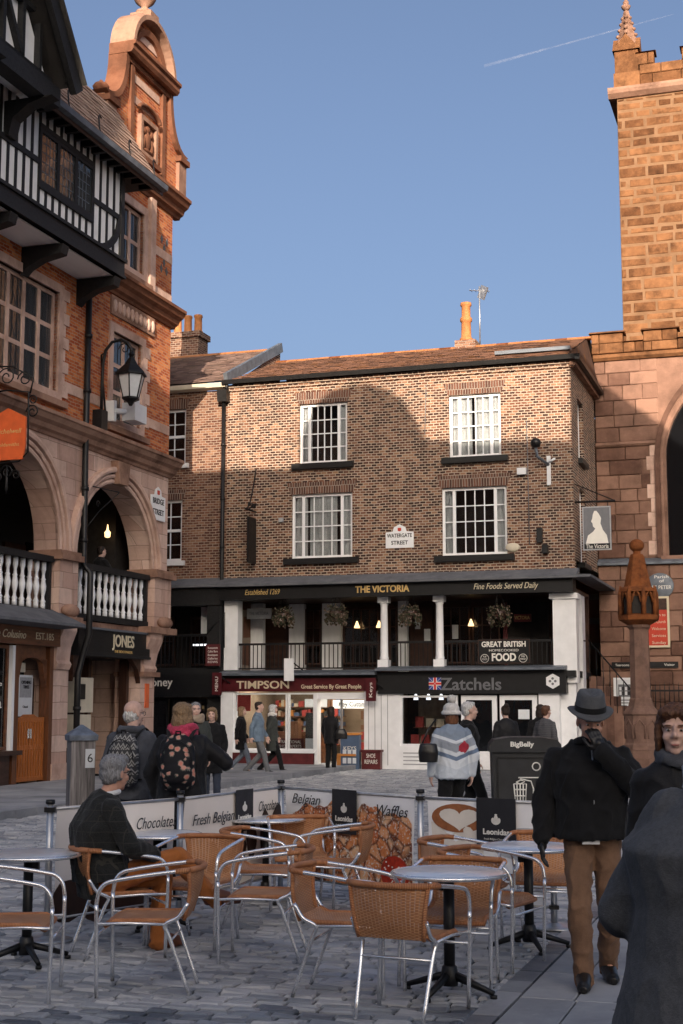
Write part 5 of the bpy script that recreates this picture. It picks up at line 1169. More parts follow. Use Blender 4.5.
# window surround, glass and bars
lp = lancet(WHW); 
for k, (off, dp) in enumerate(((0,.05),(.16,-.04))):
    rs = []
    prof = [(WCX-WHW-off, 6.0)] + [(WCX + x*(1+off/WHW), WZS + z*(1+off/WHW)) for x, z in lp]
    prof += [(2*WCX - x, z) for x, z in prof[::-1]]
    m = MB(); n = len(prof)
    for i,(x,z) in enumerate(prof):
        sx = -1 if i < n/2 else 1; up = .0 if z <= WZS+.01 else (z-WZS)/2.4
        dx, dz = sx*(1-up*.6)*.15, up*.15
        rs.append([Vector((x,CY+.4,z)),Vector((x,CY+dp,z)),Vector((x+dx,CY+dp-.06,z+dz)),Vector((x+dx,CY+.4,z+dz))])
    m.rings(rs, sm=False).build('window_moulding', 'stone_church', CH)
m = MB(); pr = [(WCX-WHW,6.0)] + [(WCX+x, WZS+z) for x,z in lp]; pr += [(2*WCX-x,z) for x,z in pr[::-1][1:]]
m.prism(pr, CY+.30, CY+.32).build('stained_glass', 'glass_dark', CH); piece('nave_dark', 'recess_shade', CH, 6.6, 14, CY+2, CY+2.1, 0, 12)
for k in (-1,0,1): piece('mullion', 'stone_church', CH, WCX+k*.6-.06, WCX+k*.6+.06, CY+.2, CY+.36, 6.0, WZS+1.1)
piece('window_sill', 'stone_church', CH, WCX-WHW-.2, WCX+WHW+.2, CY-.1, CY+.4, 5.9, 6.05)
# window jamb strip, the sun on it put into the pale colour
for k in range(8): piece('sunlit_jamb', 'stone_pink', CH, WCX-WHW-.55+(k%2)*.1, WCX-WHW-.16, CY-.03, CY+.1, 6.1+k*.42, 6.1+k*.42+.405)
piece('nave_roof', 'lead', CH, 6.6, 14, CY+.5, CY+9, 12.1, 12.2); piece('nave_return_wall', 'stone_church', CH, 6.56, 6.8, CY+.6, CY+9, 0, 12.1)

TY = 6.0; TX0, TX1 = 7.28, 13.6
T = thing('church_tower', 'square sandstone church tower with crocketed corner pinnacle and battlements', 'tower', FV.o, FV.a)
MB().box(TX0+.03, TX1-.06, TY+.006, TY+6.2, 0, 21.0).build('tower_core', 'stone_mortar', T)
stones(T, 'stone_tower', TX0, 11.2, 12.4, 20.9, TY, (.24,.42), (.38,1.15), 77, .25, joint=.03, prot=.0, edge=.045)
piece('tower_face', 'stone_tower', T, 11.2, TX1, TY, TY+.3, 12.4, 20.9); piece('tower_side', 'stone_tower', T, TX0-.002, TX0+.2, TY+.26, TY+6.2, 12, 20.9)
MB().prism_x([(TY+.1,20.9),(TY-.06,20.9),(TY-.2,21.02),(TY-.24,21.12),(TY-.24,21.2),(TY+.1,21.34)], TX0-.24, TX1+.2).build('tower_cornice', 'stone_trim', T); MB().box(TX0-.24,TX0+.1,TY+.1,TY+6.4,20.95,21.2).build('tower_cornice', 'stone_trim', T)
stones(T, 'stone_tower', TX0+.75, 11.2, 21.28, 21.95, TY, (.3,.36), (.5,.9), 78, .4)
for a,b in ((7.98,8.5),(9.35,10.1),(10.9,11.6)): stones(T, 'stone_tower', a, b, 21.95, 22.35, TY, (.36,.42), (.5,.8), 79+int(a), .4); MB().prism_x([(TY-.08,22.35),(TY+.2,22.46),(TY+.5,22.35)], a-.05, b+.05).build('merlon_cap', 'stone_tower', T)
# pinnacle
px0, px1 = TX0-.02, TX0+.72; pc = (px0+px1)/2; py = TY+.36
MB().box(px0,px1,py-.36,py+.36,21.25,22.55).build('pinnacle_shaft', 'stone_tower', T); MB().box(px0-.04,px1+.04,py-.4,py+.4,21.25,21.75).build('pinnacle_base', 'stone_tower', T)
for k,(dx,dy) in enumerate(((0,-1),(-1,0),(1,0),(0,1))):
    if dy: MB().prism([(px0-.06,22.5),(px1+.06,22.5),(pc,23.05)], py+dy*.36-.07, py+dy*.36+.07).build('gablet', 'stone_tower', T)
    else: MB().prism_x([(py-.42,22.5),(py+.42,22.5),(py,23.05)], pc+dx*.36-.07, pc+dx*.36+.07).build('gablet', 'stone_tower', T)
MB().lathe([(.42,22.55),(.30,23.0),(.08,24.0),(.05,24.05)], (pc,py,0), 4, sm=False).build('spirelet', 'stone_trim', T)
for k in range(5):
    z = 22.95+k*.2; r_ = .32 - .045*k*1.25
    for j in range(4): a = j*math.pi/2; MB().ell((pc+(r_+.02)*math.cos(a), py+(r_+.02)*math.sin(a), z), (.07,.07,.06), 6, 5).build('crocket', 'stone_trim', T)
MB().lathe([(.06,24.0),(.13,24.08),(.16,24.16),(.08,24.22),(.1,24.3),(.03,24.4)], (pc,py,0), 8).build('finial', 'stone_trim', T)
# small turret roof behind the parapet
MB().lathe([(1.9,21.3),(1.85,21.6),(.75,23.0),(.7,23.05)], (10.35,TY+1.9,0), 4, sm=False).build('turret_roof', 'stone_church', T); MB().box(9.75,10.95,TY+1.3,TY+2.5,23.0,23.25).build('turret_cap', 'slate', T)

# ================================================================ things on and before the church wall
Cw = CY - .14
def wall_thing(name, label, cat, px, py, y=Cw): x, z = V(px, py, y); return thing(name, label, cat, FV.o + FV.X*x + FV.Y*y + Vector((0,0,z)), FV.a)
s_ = wall_thing('oval_sign', 'pale grey oval sign on the church wall behind the stone cross', 'sign', 660, 586); MB().lathe([(.0,0),(.40,0),(.40,.05),(.38,.06),(.0,.06)], (0,0,0), 24).build('plate', 'lead', s_, (0,0,0), (R(90),0,0)).scale = (1,.95,1)
text('lettering', 'Parish\nof', .12, 'lettering_white', s_, (0.05,-.065,.2), width=.4); text('lettering', 'ST PETER', .15, 'lettering_white', s_, (.05,-.065,-.05), width=.55)
s_ = wall_thing('red_notice_board', 'red church notice board with pale frame on the sandstone wall', 'sign', 657, 622); MB().box(-.30,.30,-.06,0,-.68,.68).build('board', 'red_sign', s_); link('frame', joined(frame_mb(-.36,.36,-.74,.74,-.08,0,.06)), 'lettering_cream', s_); piece('header', 'dark_wood', s_, -.3, .3, -.066, -.06, .35, .68)
for k, tx in enumerate(('Open to','the Church','Welcome','Services','Sunday')): text('lettering', tx, .12, 'lettering_cream', s_, (.05,-.064,.2-.2*k), width=.4)
s_ = wall_thing('finger_sign', 'long black sign bar with white lettering low on the church wall', 'sign', 645, 665); MB().box(-.95,.95,-.04,0,-.09,.09).build('board', 'black_paint', s_); text('lettering', 'Tearooms', .1, 'lettering_white', s_, (-.65,-.045,0), width=.4); text('lettering', 'Visitor', .1, 'lettering_white', s_, (.7,-.045,0), width=.3)
s_ = wall_thing('framed_poster', 'white framed poster with grey picture on railings by the cross', 'poster', 625, 695, 3.6); MB().box(-.27,.27,-.05,0,-.45,.45).build('panel', 'paper', s_); link('frame', joined(frame_mb(-.31,.31,-.49,.49,-.07,0,.06)), 'white_paint', s_); piece('picture', 'lettering_grey', s_, -.18, .2, -.056, -.05, -.05, .3)
for k in range(3): piece('print_line', 'lettering_grey', s_, -.18, .15-.05*k, -.055, -.05, -.16-.08*k, -.13-.08*k)
for k in range(8): piece('print_block', ('paper','lettering_black')[k%2], s_, -.15+.08*(k%4), -.09+.08*(k%4), -.06, -.056, .0+.13*(k//4), .1+.13*(k//4))
rl = thing('churchyard_railing', 'black spiked iron railing in front of the church wall', 'railing', FV.o + FV.Y*3.8, FV.a)
piece('rail', 'iron', rl, 6.7, 10.6, -.02, .02, 2.1, 2.15); piece('rail', 'iron', rl, 6.7, 10.6, -.02, .02, .95, 1.0)
for i in range(30): x = 6.75+i*.13; MB().tube([(x,0,.75),(x,0,2.2),(x,0,2.38)], [.014,.014,.002], 5).build('bar', 'iron', rl)
MB().box(6.6,10.7,-.2,.2,0,.8).build('plinth', 'stone_church', rl)
st = thing('gallery_stair', 'stone steps with black handrail beside the white pub corner', 'stairs', FV.o, FV.a)
for k in range(9): MB().box(6.62+k*.22, 6.84+k*.22, 1.6, 3.2, 0, 2.5-.27*k).build('step', 'stone_church', st)
for yy in (1.6,): MB().tube([(6.62,yy,3.5),(8.6,yy,1.1)], .022, 6).build('handrail', 'iron', st)
for k in range(11): x = 6.65+k*.18; MB().tube([(x,1.6,2.4-.27*(x-6.62)/.22*.98),(x,1.6,3.46-1.21*(x-6.62))], .012, 5).build('baluster', 'iron', st)

# ================================================================ the stone cross pillar
cp = gnd(643, 774); SX = thing('stone_cross', 'weathered sandstone pillar with rusty niched lantern head and ball top', 'monument', (cp.x, cp.y, 0), FV.a)
def octr(r, z, n=8, k=math.pi/8): return [Vector((r*math.cos(2*math.pi*j/n+k), r*math.sin(2*math.pi*j/n+k), z)) for j in range(n)]
for k in range(3): MB().rings([octr(.62-.06*k, .2*k),octr(.62-.06*k, .2*k+.195)], sm=False).build('step', 'stone_cross', SX)
MB().rings([octr(.48,.6),octr(.48,.72),octr(.43,.78),octr(.43,1.45),octr(.47,1.5),octr(.45,1.56),octr(.33,1.70),octr(.31,1.8)], sm=False).build('pedestal', 'stone_cross', SX)
for j in range(8):
    a = 2*math.pi*j/8; d = Vector((math.cos(a), math.sin(a), 0)); s2 = Vector((-d.y, d.x, 0)); c_ = d*.40
    m = MB(); pts = [c_ - s2*.12 + Vector((0,0,.88)), c_ - s2*.12 + Vector((0,0,1.2)), c_ + Vector((0,0,1.36)), c_ + s2*.12 + Vector((0,0,1.2)), c_ + s2*.12 + Vector((0,0,.88))]; m.tube(pts, .025, 5).build('blind_arch', 'stone_cross', SX)
MB().rings([octr(.30,1.8),octr(.30,1.86),octr(.265,1.9),octr(.25,3.62),octr(.30,3.68),octr(.30,3.74)], sm=False).build('shaft', 'stone_cross', SX)
MB().rings([octr(.30,3.74),octr(.52,3.86),octr(.54,3.98),octr(.36,4.0),octr(.36,4.56),octr(.50,4.58),octr(.46,4.66),octr(.36,4.72),octr(.19,5.5),octr(.16,5.55),octr(.10,5.56),octr(.10,5.66)], sm=False).build('lantern_head', 'stone_rust', SX)
for j in range(8):
    a = 2*math.pi*j/8; d = Vector((math.cos(a), math.sin(a), 0)); s2 = Vector((-d.y, d.x, 0)); e = Vector((math.cos(a+math.pi/8), math.sin(a+math.pi/8), 0))
    MB().tube([e*.47+Vector((0,0,3.96)), e*.47+Vector((0,0,4.52)), e*.46+Vector((0,0,4.74))], [.065,.06,.012], 6).build('buttress', 'stone_rust', SX)
    c_ = d*.43; MB().obox(d*.345+Vector((0,0,4.24)), d*.006, s2*.12, Vector((0,0,.22))).build('niche_shade', 'recess_shade', SX); MB().tube([c_ - s2*.12 + Vector((0,0,4.3)), c_ - s2*.07 + Vector((0,0,4.5)), c_ + Vector((0,0,4.62)), c_ + s2*.07 + Vector((0,0,4.5)), c_ + s2*.12 + Vector((0,0,4.3))], .03, 5).build('niche_arch', 'stone_rust', SX)  # a dark panel stands in for the shade inside each niche
MB().ell((0,0,5.78), (.19,.19,.17), 14, 10).build('ball', 'stone_rust', SX)
# ================================================================ café furniture
def sheet(nu, nv, fn, su, sv):
    """A curved woven sheet; uv in metres so that the weave has its real size."""
    vs = [fn(i/nu, j/nv) for j in range(nv+1) for i in range(nu+1)]
    fs = [(j*(nu+1)+i, j*(nu+1)+i+1, (j+1)*(nu+1)+i+1, (j+1)*(nu+1)+i) for j in range(nv) for i in range(nu)]
    me = bpy.data.meshes.new('woven'); me.from_pydata([tuple(v_) for v_ in vs], [], fs); uvl = me.uv_layers.new(name='UVMap')
    for p_ in me.polygons:
        p_.use_smooth = True
        for li in p_.loop_indices:
            k = me.loops[li].vertex_index; uvl.data[li].uv = ((k % (nu+1))/nu*su, (k//(nu+1))/nv*sv)
    return me
def wrap_tube(pts, r, n=8):
    mb = MB().tube(pts, r, n); me = mb.mesh('wrap'); uvl = me.uv_layers.new(name='UVMap'); ln = [0.0]
    for a, b in zip(pts, pts[1:]): ln.append(ln[-1] + (Vector(b)-Vector(a)).length)
    for p_ in me.polygons:
        for li in p_.loop_indices:
            k = me.loops[li].vertex_index; uvl.data[li].uv = ((k % n)/n, ln[min(k//n, len(ln)-1)])
    return me
def smoothpath(pts, n=6):
    """Catmull-Rom through the points."""
    P_ = [Vector(p) for p in pts]; P_ = [P_[0]*2-P_[1]] + P_ + [P_[-1]*2-P_[-2]]; out_ = []
    for i in range(1, len(P_)-2):
        a, b, c, d = P_[i-1:i+3]
        for k in range(n):
            t_ = k/n; out_.append(.5*((2*b) + (c-a)*t_ + (2*a-5*b+4*c-d)*t_*t_ + (3*b-a-3*c+d)*t_**3))
    out_.append(P_[-2]); return out_
def seat_fn(u, v):
    x = (u-.5)*2; hw = .205 + .015*v; y = -.215 + .455*v
    z = .445 - .014*(1-x*x)*math.sin(math.pi*min(1, v*1.1)) - (.03*max(0, (v-.86)/.14)**2) + .03*max(0, (.15-v)/.15)**2
    return Vector((x*hw, y, z))
def back_fn(u, v):
    x = (u-.5)*2; hw = .195 + .04*v; y = -.205 - .085*v - .02*math.sin(v*math.pi) + (.055*v+.012)*x*x
    return Vector((x*hw, y - .035, .44 + .295*v))
def make_chair():
    c = thing('cafe_chair', 'x', 'chair')
    link('seat', sheet(14, 14, seat_fn, .42, .46), 'rattan', c); link('backrest', sheet(14, 10, back_fn, .44, .31), 'rattan', c)
    rim = [seat_fn(0, 1-k/8) for k in range(9)][::-1] + [seat_fn(k/8, 1) for k in range(1, 9)] + [seat_fn(1, 1-k/8) for k in range(1, 9)]
    link('seat_rim', wrap_tube([p - Vector((0,0,.006)) for p in rim], .015), 'rattan_wrap', c)
    bk = [back_fn(0, k/6) for k in range(7)] + [back_fn(1, 1-k/6) for k in range(7)]
    link('back_edge', wrap_tube([back_fn(0, k/6) for k in range(7)], .013), 'rattan_wrap', c); link('back_edge', wrap_tube([back_fn(1, k/6) for k in range(7)], .013), 'rattan_wrap', c)
    link('top_rail', wrap_tube([back_fn(k/12, 1) for k in range(13)], .019), 'rattan_wrap', c)
    for s in (-1, 1):
        tp = back_fn(.5+s*.5, 1)
        cor = smoothpath([tp, tp + Vector((s*.022,.028,.0)), tp + Vector((s*.034,.075,-.004))], 4)
        link('corner_wrap', wrap_tube(cor, .0175), 'rattan_wrap', c)
        arm = [cor[-1] + Vector((0,-.01,0))] + smoothpath([cor[-1], Vector((s*.274,.0,.708)), Vector((s*.276,.16,.682)), Vector((s*.277,.23,.662)), Vector((s*.277,.270,.615)), Vector((s*.275,.285,.54))], 5)
        MB().tube(arm, .0125, 8).build('armrest', 'alu', c)
        MB().tube(smoothpath([Vector((s*.275,.285,.54)), Vector((s*.272,.283,.40)), Vector((s*.265,.275,0))], 3), .0125, 8).build('leg', 'alu', c)
        MB().tube(smoothpath([back_fn(.5+s*.5, .35) + Vector((s*.012,0,0)), Vector((s*.222,-.20,.46)), Vector((s*.222,-.12,.415)), Vector((s*.214,-.15,.33)), Vector((s*.20,-.27,0))], 4), .0125, 8).build('leg', 'alu', c)
        MB().tube([(s*.222,-.12,.418), (s*.224,.1,.425), (s*.27,.28,.425)], .010, 6).build('side_rail', 'alu', c)
    MB().tube([(-.214,-.155,.325), (.214,-.155,.325)], .009, 6).build('stretcher', 'alu', c); MB().tube([(-.268,.279,.36), (.268,.279,.36)], .009, 6).build('stretcher', 'alu', c)
    return c
CHAIRS = [
 ((-1.99,8.80),(1,.06),'cafe chair cut by the frame edge beside the round table nearest the orange gates'),
 ((-1.17,8.98),(-1,.02),'empty cafe chair pulled out in front of the seated man in tweed'),
 ((-1.57,10.22),(.92,.40),'cafe chair on which the grey haired man in tweed sits'),
 ((-.52,10.05),(-1,.1),'cafe chair standing alone in open paving with its back to the waffle banner'),
 ((.02,8.88),(.95,-.25),'cafe chair side on with its arm behind another chair at the front table'),
 ((.37,8.30),(.42,.9),'cafe chair with its woven back turned to the street at the front table'),
 ((.72,9.12),(-.3,-.95),'cafe chair tucked under the front table, facing out'),
 ((1.0,9.86),(.85,-.5),'cafe chair standing between the front table and the man in the hat'),
 ((.90,10.62),(.9,-.42),'cafe chair in front of the coffee cup banner, half hidden'),
 ((1.52,11.02),(-.3,-1),'cafe chair behind the table next to the man in the hat'),
 ((-1.05,10.72),(-.35,-.94),'cafe chair across from the seated man, by his crossed foot'),
 ((-.62,11.48),(.9,-.2),'cafe chair in the middle of the cream banner row'),
 ((-.36,12.62),(.1,-1),'cafe chair behind the far table at the banner corner'),
 ((-.06,11.95),(-1,.2),'cafe chair turned sideways before the waffle banner')]
proto = make_chair()
for i, ((x, y), (fx_, fy_), lb) in enumerate(CHAIRS):
    c = proto if i == 0 else copy_tree(proto)
    c.location = (x, y, .002); c.rotation_euler.z = math.atan2(fy_, fx_) - math.pi/2; c['label'] = 'wicker ' + lb; c['category'] = 'chair'; c['group'] = 'wicker cafe chairs'
def make_table():
    c = thing('cafe_table', 'x', 'table')
    tp = MB().lathe([(.0,.690),(.328,.690),(.336,.700),(.336,.712),(.328,.718),(.0,.718)], (0,0,0), 40).build('table_top', 'alu_top', c)
    rs = [(.342*math.cos(2*math.pi*k/40), .342*math.sin(2*math.pi*k/40), .706) for k in range(40)]
    MB().tube(rs, .0135, 8, True).build('rim', 'alu', tp)
    MB().lathe([(.05,.67),(.05,.69)], (0,0,0), 16).build('mount', 'black_paint', c); MB().lathe([(.034,.10),(.034,.67)], (0,0,0), 14).build('post', 'black_paint', c)
    MB().lathe([(.05,.05),(.055,.10),(.045,.16),(.034,.17)], (0,0,0), 14).build('hub', 'black_paint', c)
    for k in range(4):
        a = k*math.pi/2 + .5; d = Vector((math.cos(a), math.sin(a), 0))
        ft = MB().tube([d*.03+Vector((0,0,.11)), d*.16+Vector((0,0,.07)), d*.29+Vector((0,0,.03))], [.026,.022,.016], 6).build('foot', 'black_paint', c); MB().lathe([(.022,0),(.022,.02)], d*.29, 10).build('glide', 'black_paint', ft)
    MB().box(.03,.07,-.03,.03,.60,.67).build('tilt_catch', 'black_paint', c)
    return c
tp = make_table()
for i, ((x, y), lb) in enumerate((((-2.13,9.92),'empty round table at the frame edge with chairs before it'),((-1.45,11.45),'round table before the tweed clad seated man'),((-.67,12.95),'far round table in the corner of the banner screens'),((.65,8.85),'front round table with chairs drawn up all round'),((1.34,10.45),'round table beside the gloved hand of the man in the hat'))):
    c = tp if i == 0 else copy_tree(tp); c.location = (x, y, .002); c.rotation_euler.z = i*.7; c['label'] = 'aluminium ' + lb; c['category'] = 'table'; c['group'] = 'aluminium cafe tables'
# ---------------------------------------------------------------- banner screens
plain('banner_cream', (.87,.80,.74), .75, var=.05, scale=2, bump=.25, bscale=14); plain('banner_white', (.92,.92,.93), .7, var=.05, scale=2, bump=.25, bscale=14)
plain('label_black', (.02,.02,.024), .55, var=.2, bump=.1); plain('choc', (.035,.014,.008), .5, var=.3, bump=.05); plain('coffee', (.33,.12,.045), .5, var=.25, scale=14, bump=0); plain('milk', (.78,.72,.64), .5, var=.06, scale=9, bump=0); plain('cup_shade', (.55,.57,.6), .5, var=.1, bump=0); plain('berry', (.50,.035,.012), .45, var=.35, scale=24, bump=0)
def mat_waffle():
    t = NT('waffle_print'); co = t.coord()
    def vor(sc, feat):
        vo = t.n('ShaderNodeTexVoronoi', feature=feat); t.l(co, vo.inputs['Vector']); vo.inputs['Scale'].default_value = sc; vo.inputs['Randomness'].default_value = .9; return vo
    ed = vor(7.0, 'DISTANCE_TO_EDGE').outputs['Distance']; cell = t.n('ShaderNodeSeparateColor'); t.l(vor(7.0, 'F1').outputs['Color'], cell.inputs[0])
    body = t.ramp(t.math('ADD', t.math('MULTIPLY', cell.outputs[0], .5), t.math('MULTIPLY', t.noise(20.0, 4.0, .6, co), .6)), [(.25,(.42,.08,.02)),(.5,(.74,.26,.08)),(.8,(.85,.55,.32))])
    cc = t.mix(t.ramp(t.math('ADD', ed, t.math('MULTIPLY', t.noise(26.0, 4.0, .6, co), .10)), [(.05,(1,1,1)),(.16,(0,0,0))]), body, (.10,.022,.010))
    sug = t.ramp(t.noise(48.0, 2.0, .5, co), [(.57,(0,0,0)),(.64,(1,1,1))]); cc = t.mix(t.math('MULTIPLY', sug, .85), cc, (.80,.74,.68))
    t.set(color=cc, rough=.55)
mat_waffle()
PZ = .97
def post(p, label):
    b = thing('screen_post', label, 'post', (p[0], p[1], 0), 0, 'steel posts of the banner screens')
    MB().lathe([(.0,0),(.19,0),(.19,.012),(.16,.022),(.05,.026),(.04,.04)], (0,0,0), 24).build('base_plate', 'steel', b); MB().lathe([(.026,.03),(.026,PZ+.02)], (0,0,0), 14).build('tube', 'steel', b)
    MB().lathe([(.034,PZ+.02),(.036,PZ+.03),(.034,PZ+.05),(.0,PZ+.052)], (0,0,0), 14).build('cap', 'black_paint', b); MB().box(-.04,.04,-.03,.03,PZ-.04,PZ-.005).build('clip', 'black_paint', b); MB().box(-.035,.035,-.03,.03,.14,.17).build('clip', 'black_paint', b)
PS = [(-2.17,10.80),(-1.33,11.95),(-.57,13.62),(.66,12.12),(1.66,11.42)]
for p_, lb in zip(PS, ('steel post standing behind the seated man in tweed','steel post joining the two cream banners','steel post at the corner where the cream and waffle banners meet','steel post between the waffle and coffee banners','steel post ending the coffee banner behind the man in the hat')): post(p_, lb)
def banner(a, b, mat, label):
    a, b = Vector((a[0],a[1],0)), Vector((b[0],b[1],0)); d = b - a; ln = d.length; rz = math.atan2(d.y, d.x)
    o = thing('banner_screen', label, 'banner', a, rz, 'banner screens round the cafe tables')
    MB().tube([(.03,0,PZ-.02),(ln-.03,0,PZ-.02)], .012, 8).build('top_bar', 'steel', o); MB().tube([(.03,0,.15),(ln-.03,0,.15)], .010, 8).build('bottom_bar', 'steel', o)
    def yy(x, z): return .012*math.sin(x*5.3+z*2) * math.sin(math.pi*(z-.12)/.85) + .006*math.sin(x*17+z*9)*math.sin(math.pi*(z-.12)/.85)
    m = MB(); nx, nz = 24, 12; x0, x1, z0, z1 = .07, ln-.07, .14, PZ-.005
    vs = [Vector((x0+(x1-x0)*i/nx, yy(x0+(x1-x0)*i/nx, z0+(z1-z0)*j/nz), z0+(z1-z0)*j/nz)) for j in range(nz+1) for i in range(nx+1)]
    m.add(vs, [(j*(nx+1)+i, j*(nx+1)+i+1, (j+1)*(nx+1)+i+1, (j+1)*(nx+1)+i) for j in range(nz) for i in range(nx)], True); m.build('cloth', mat, o)
    return o, ln, yy
def decal(o, name, mat, poly, yy, off=.004):
    """Flat print lying on the cloth: a fan from the middle so that it follows the folds."""
    cx_ = sum(p[0] for p in poly)/len(poly); cz_ = sum(p[1] for p in poly)/len(poly); m = MB(); n = len(poly); K = 4
    vs = [Vector((cx_, yy(cx_,cz_)-off, cz_))]
    for k in range(1, K+1):
        for x, z in poly: xx, zz = cx_+(x-cx_)*k/K, cz_+(z-cz_)*k/K; vs.append(Vector((xx, yy(xx,zz)-off, zz)))
    fs = [(0, 1+i, 1+(i+1) % n) for i in range(n)] + [(1+k*n+i, 1+(k+1)*n+i, 1+(k+1)*n+(i+1) % n, 1+k*n+(i+1) % n) for k in range(K-1) for i in range(n)]
    return m.add(vs, fs, True).build(name, mat, o)
def ellp(cx_, cz_, rx, rz, n=28, a0=0): return [(cx_+rx*math.cos(a0+2*math.pi*k/n), cz_+rz*math.sin(a0+2*math.pi*k/n)) for k in range(n)]
def brand_label(o, x, yy, w=.34, h=.36):
    # a loose black cloth flap hung over the top bar
    m = MB(); m.box(x-w/2, x+w/2, -.030, -.026, PZ-h, PZ+.005); m.build('label_flap', 'label_black', o)
    text('label_lettering', 'Leonidas', .062, 'lettering_white', o, (x,-.032,PZ-h*.66), ext=.001, width=.24, bold=.002); text('label_lettering', 'Fresh Belgian Chocolates', .02, 'lettering_white', o, (x,-.032,PZ-h*.80), ext=.001, width=.22)
    for (dx, dz, rx, rz) in ((0,.0,.035,.022),(-.028,.012,.014,.022),(.028,.012,.014,.022),(0,.032,.018,.020),(0,.056,.012,.008)): MB().prism(ellp(x+dx, PZ-h*.46+dz, rx, rz, 12), -.033, -.031).build('label_emblem', 'lettering_white', o)
def script(o, s, x, z, w, size=.13): text('banner_lettering', s, size, 'lettering_black', o, (x,-.026,z), ext=.0008, width=w, shear=.35)
o, ln, yy = banner(PS[0], PS[1], 'banner_cream', 'cream chocolate banner screen behind the seated man in tweed')
script(o, 'Chocolates', ln*.78, .78, .46)
rr = random.Random(2)
for k in range(4): decal(o, 'chocolate_print', 'choc', [(.22+.28*k+.16*math.cos(a*.52)*(1+.35*rr.random()), .26+.14*math.sin(a*.52)*(1+.35*rr.random())) for a in range(12)], yy)
o, ln, yy = banner(PS[1], PS[2], 'banner_cream', 'cream banner screen reading Fresh Belgian Chocolates beside the two backpackers')
brand_label(o, ln*.58, yy, .32, .36); script(o, 'Fresh Belgian', ln*.28, .76, .72); script(o, 'Chocolates', ln*.84, .80, .42)
for k in range(6): decal(o, 'chocolate_print', 'choc', [(.55+.24*k+.09*math.cos(a*.52)*(1+.5*rr.random()), .38+.05*k+.14*math.sin(a*.52)*(1+.5*rr.random())) for a in range(12)], yy)
o, ln, yy = banner(PS[2], PS[3], 'banner_white', 'banner screen printed with sugared waffles and strawberries')
wf = [(.09+(ln-.18)*k/12,.16) for k in range(13)] + [(ln-.09-(ln-.18)*k/48, .83+.03*math.sin(k*.5)+.02*math.sin(k*1.15) - .10*max(0,1-k/10) - .16*max(0,(k-34)/14)**1.5) for k in range(49)]
decal(o, 'waffle_picture', 'waffle_print', wf, yy, .012)
decal(o, 'strawberry_picture', 'berry', ellp(ln*.84, .30, .19, .15), yy, .018)
for k in range(26): a, r_ = rr.uniform(0,6.28), .16*math.sqrt(rr.random()); MB().prism(ellp(ln*.84+r_*math.cos(a), .30+r_*.75*math.sin(a), .007, .007, 6), -.03, -.022).build('sugar_print', 'lettering_white', o)
brand_label(o, ln*.50, yy, .34, .38); script(o, 'Belgian', ln*.21, .86, .42); script(o, 'Waffles', ln*.82, .82, .40)
o, ln, yy = banner(PS[3], PS[4], 'banner_white', 'banner screen printed with a coffee cup and milk heart')
decal(o, 'saucer_picture', 'cup_shade', ellp(ln*.82, .62, .34, .13), yy, .003); decal(o, 'cup_picture', 'milk', [(.10,.76),(.62,.78),(.60,.5),(.5,.34),(.22,.34),(.12,.5)], yy, .0035)
decal(o, 'coffee_picture', 'coffee', ellp(.37, .80, .26, .115), yy, .006)
hp = [];
for k in range(28): a = 2*math.pi*k/28; hp.append((.38+.012*16*math.sin(a)**3, .80+.0062*(13*math.cos(a)-5*math.cos(2*a)-2*math.cos(3*a)-math.cos(4*a))))
decal(o, 'heart_picture', 'milk', hp, yy, .009)
MB().box(.36,.47,-.024,-.016,.46,.55).build('maker_mark', 'red_sign', o); text('maker_lettering', 'illy', .07, 'lettering_white', o, (.415,-.026,.505), ext=.001, width=.07); script(o, 'Freshly Ground', ln*.46, .37, .74, .12)
brand_label(o, ln*.60, yy, .36, .40)

# ================================================================ litter bin
bp = at(524, 760, 18.8)
bn = thing('litter_bin', 'large black plastic litter bin with white tidy figure behind the banners', 'bin', (bp.x, 18.8, 0), R(-3))
MB().prism([(-.40,.0),(.40,.0),(.43,1.12),(-.43,1.12)], -.32, .32).build('body', 'bin_black', bn)
MB().prism([(-.46,1.12),(.46,1.12),(.45,1.22),(.40,1.28),(.2,1.31),(-.2,1.31),(-.40,1.28),(-.45,1.22)], -.36, .36).build('lid', 'bin_black', bn)
link('door_edge', joined(frame_mb(-.37,.37,.1,1.06,-.335,-.318,.018)), 'black_paint', bn); text('lettering', 'BigBelly', .085, 'lettering_white', bn, (-.05,-.365,1.22), width=.3, bold=.003)
def stroke(nm, pts): MB().tube([(x,-.328,z) for x, z in pts], .009, 5).build(nm, 'lettering_white', bn)
stroke('basket_mark', [(-.16,.72),(-.135,.42),(-.02,.42),(.0,.72),(-.16,.72)]); 
for k in range(3): stroke('basket_mark', [(-.12+.04*k,.72),(-.115+.035*k,.42)])
for k in range(3): stroke('basket_mark', [(-.155+.006*k,.65-.08*k),(-.006-.006*k,.65-.08*k)])
stroke('figure_mark', [(-.10,.80),(.18,.80),(.24,.64),(.17,.64)]); stroke('figure_mark', [(-.08,.785),(.06,.755),(.09,.66),(.08,.42),(.10,.42),(.165,.56),(.22,.42),(.245,.42),(.25,.63)]); stroke('litter_mark', [(-.13,.74),(-.07,.77),(-.02,.75),(-.08,.72),(-.13,.74)])
MB().tube([(.13+.05*math.cos(2*math.pi*k/14),-.328,.94+.05*math.sin(2*math.pi*k/14)) for k in range(14)], .009, 5, True).build('figure_mark', 'lettering_white', bn)

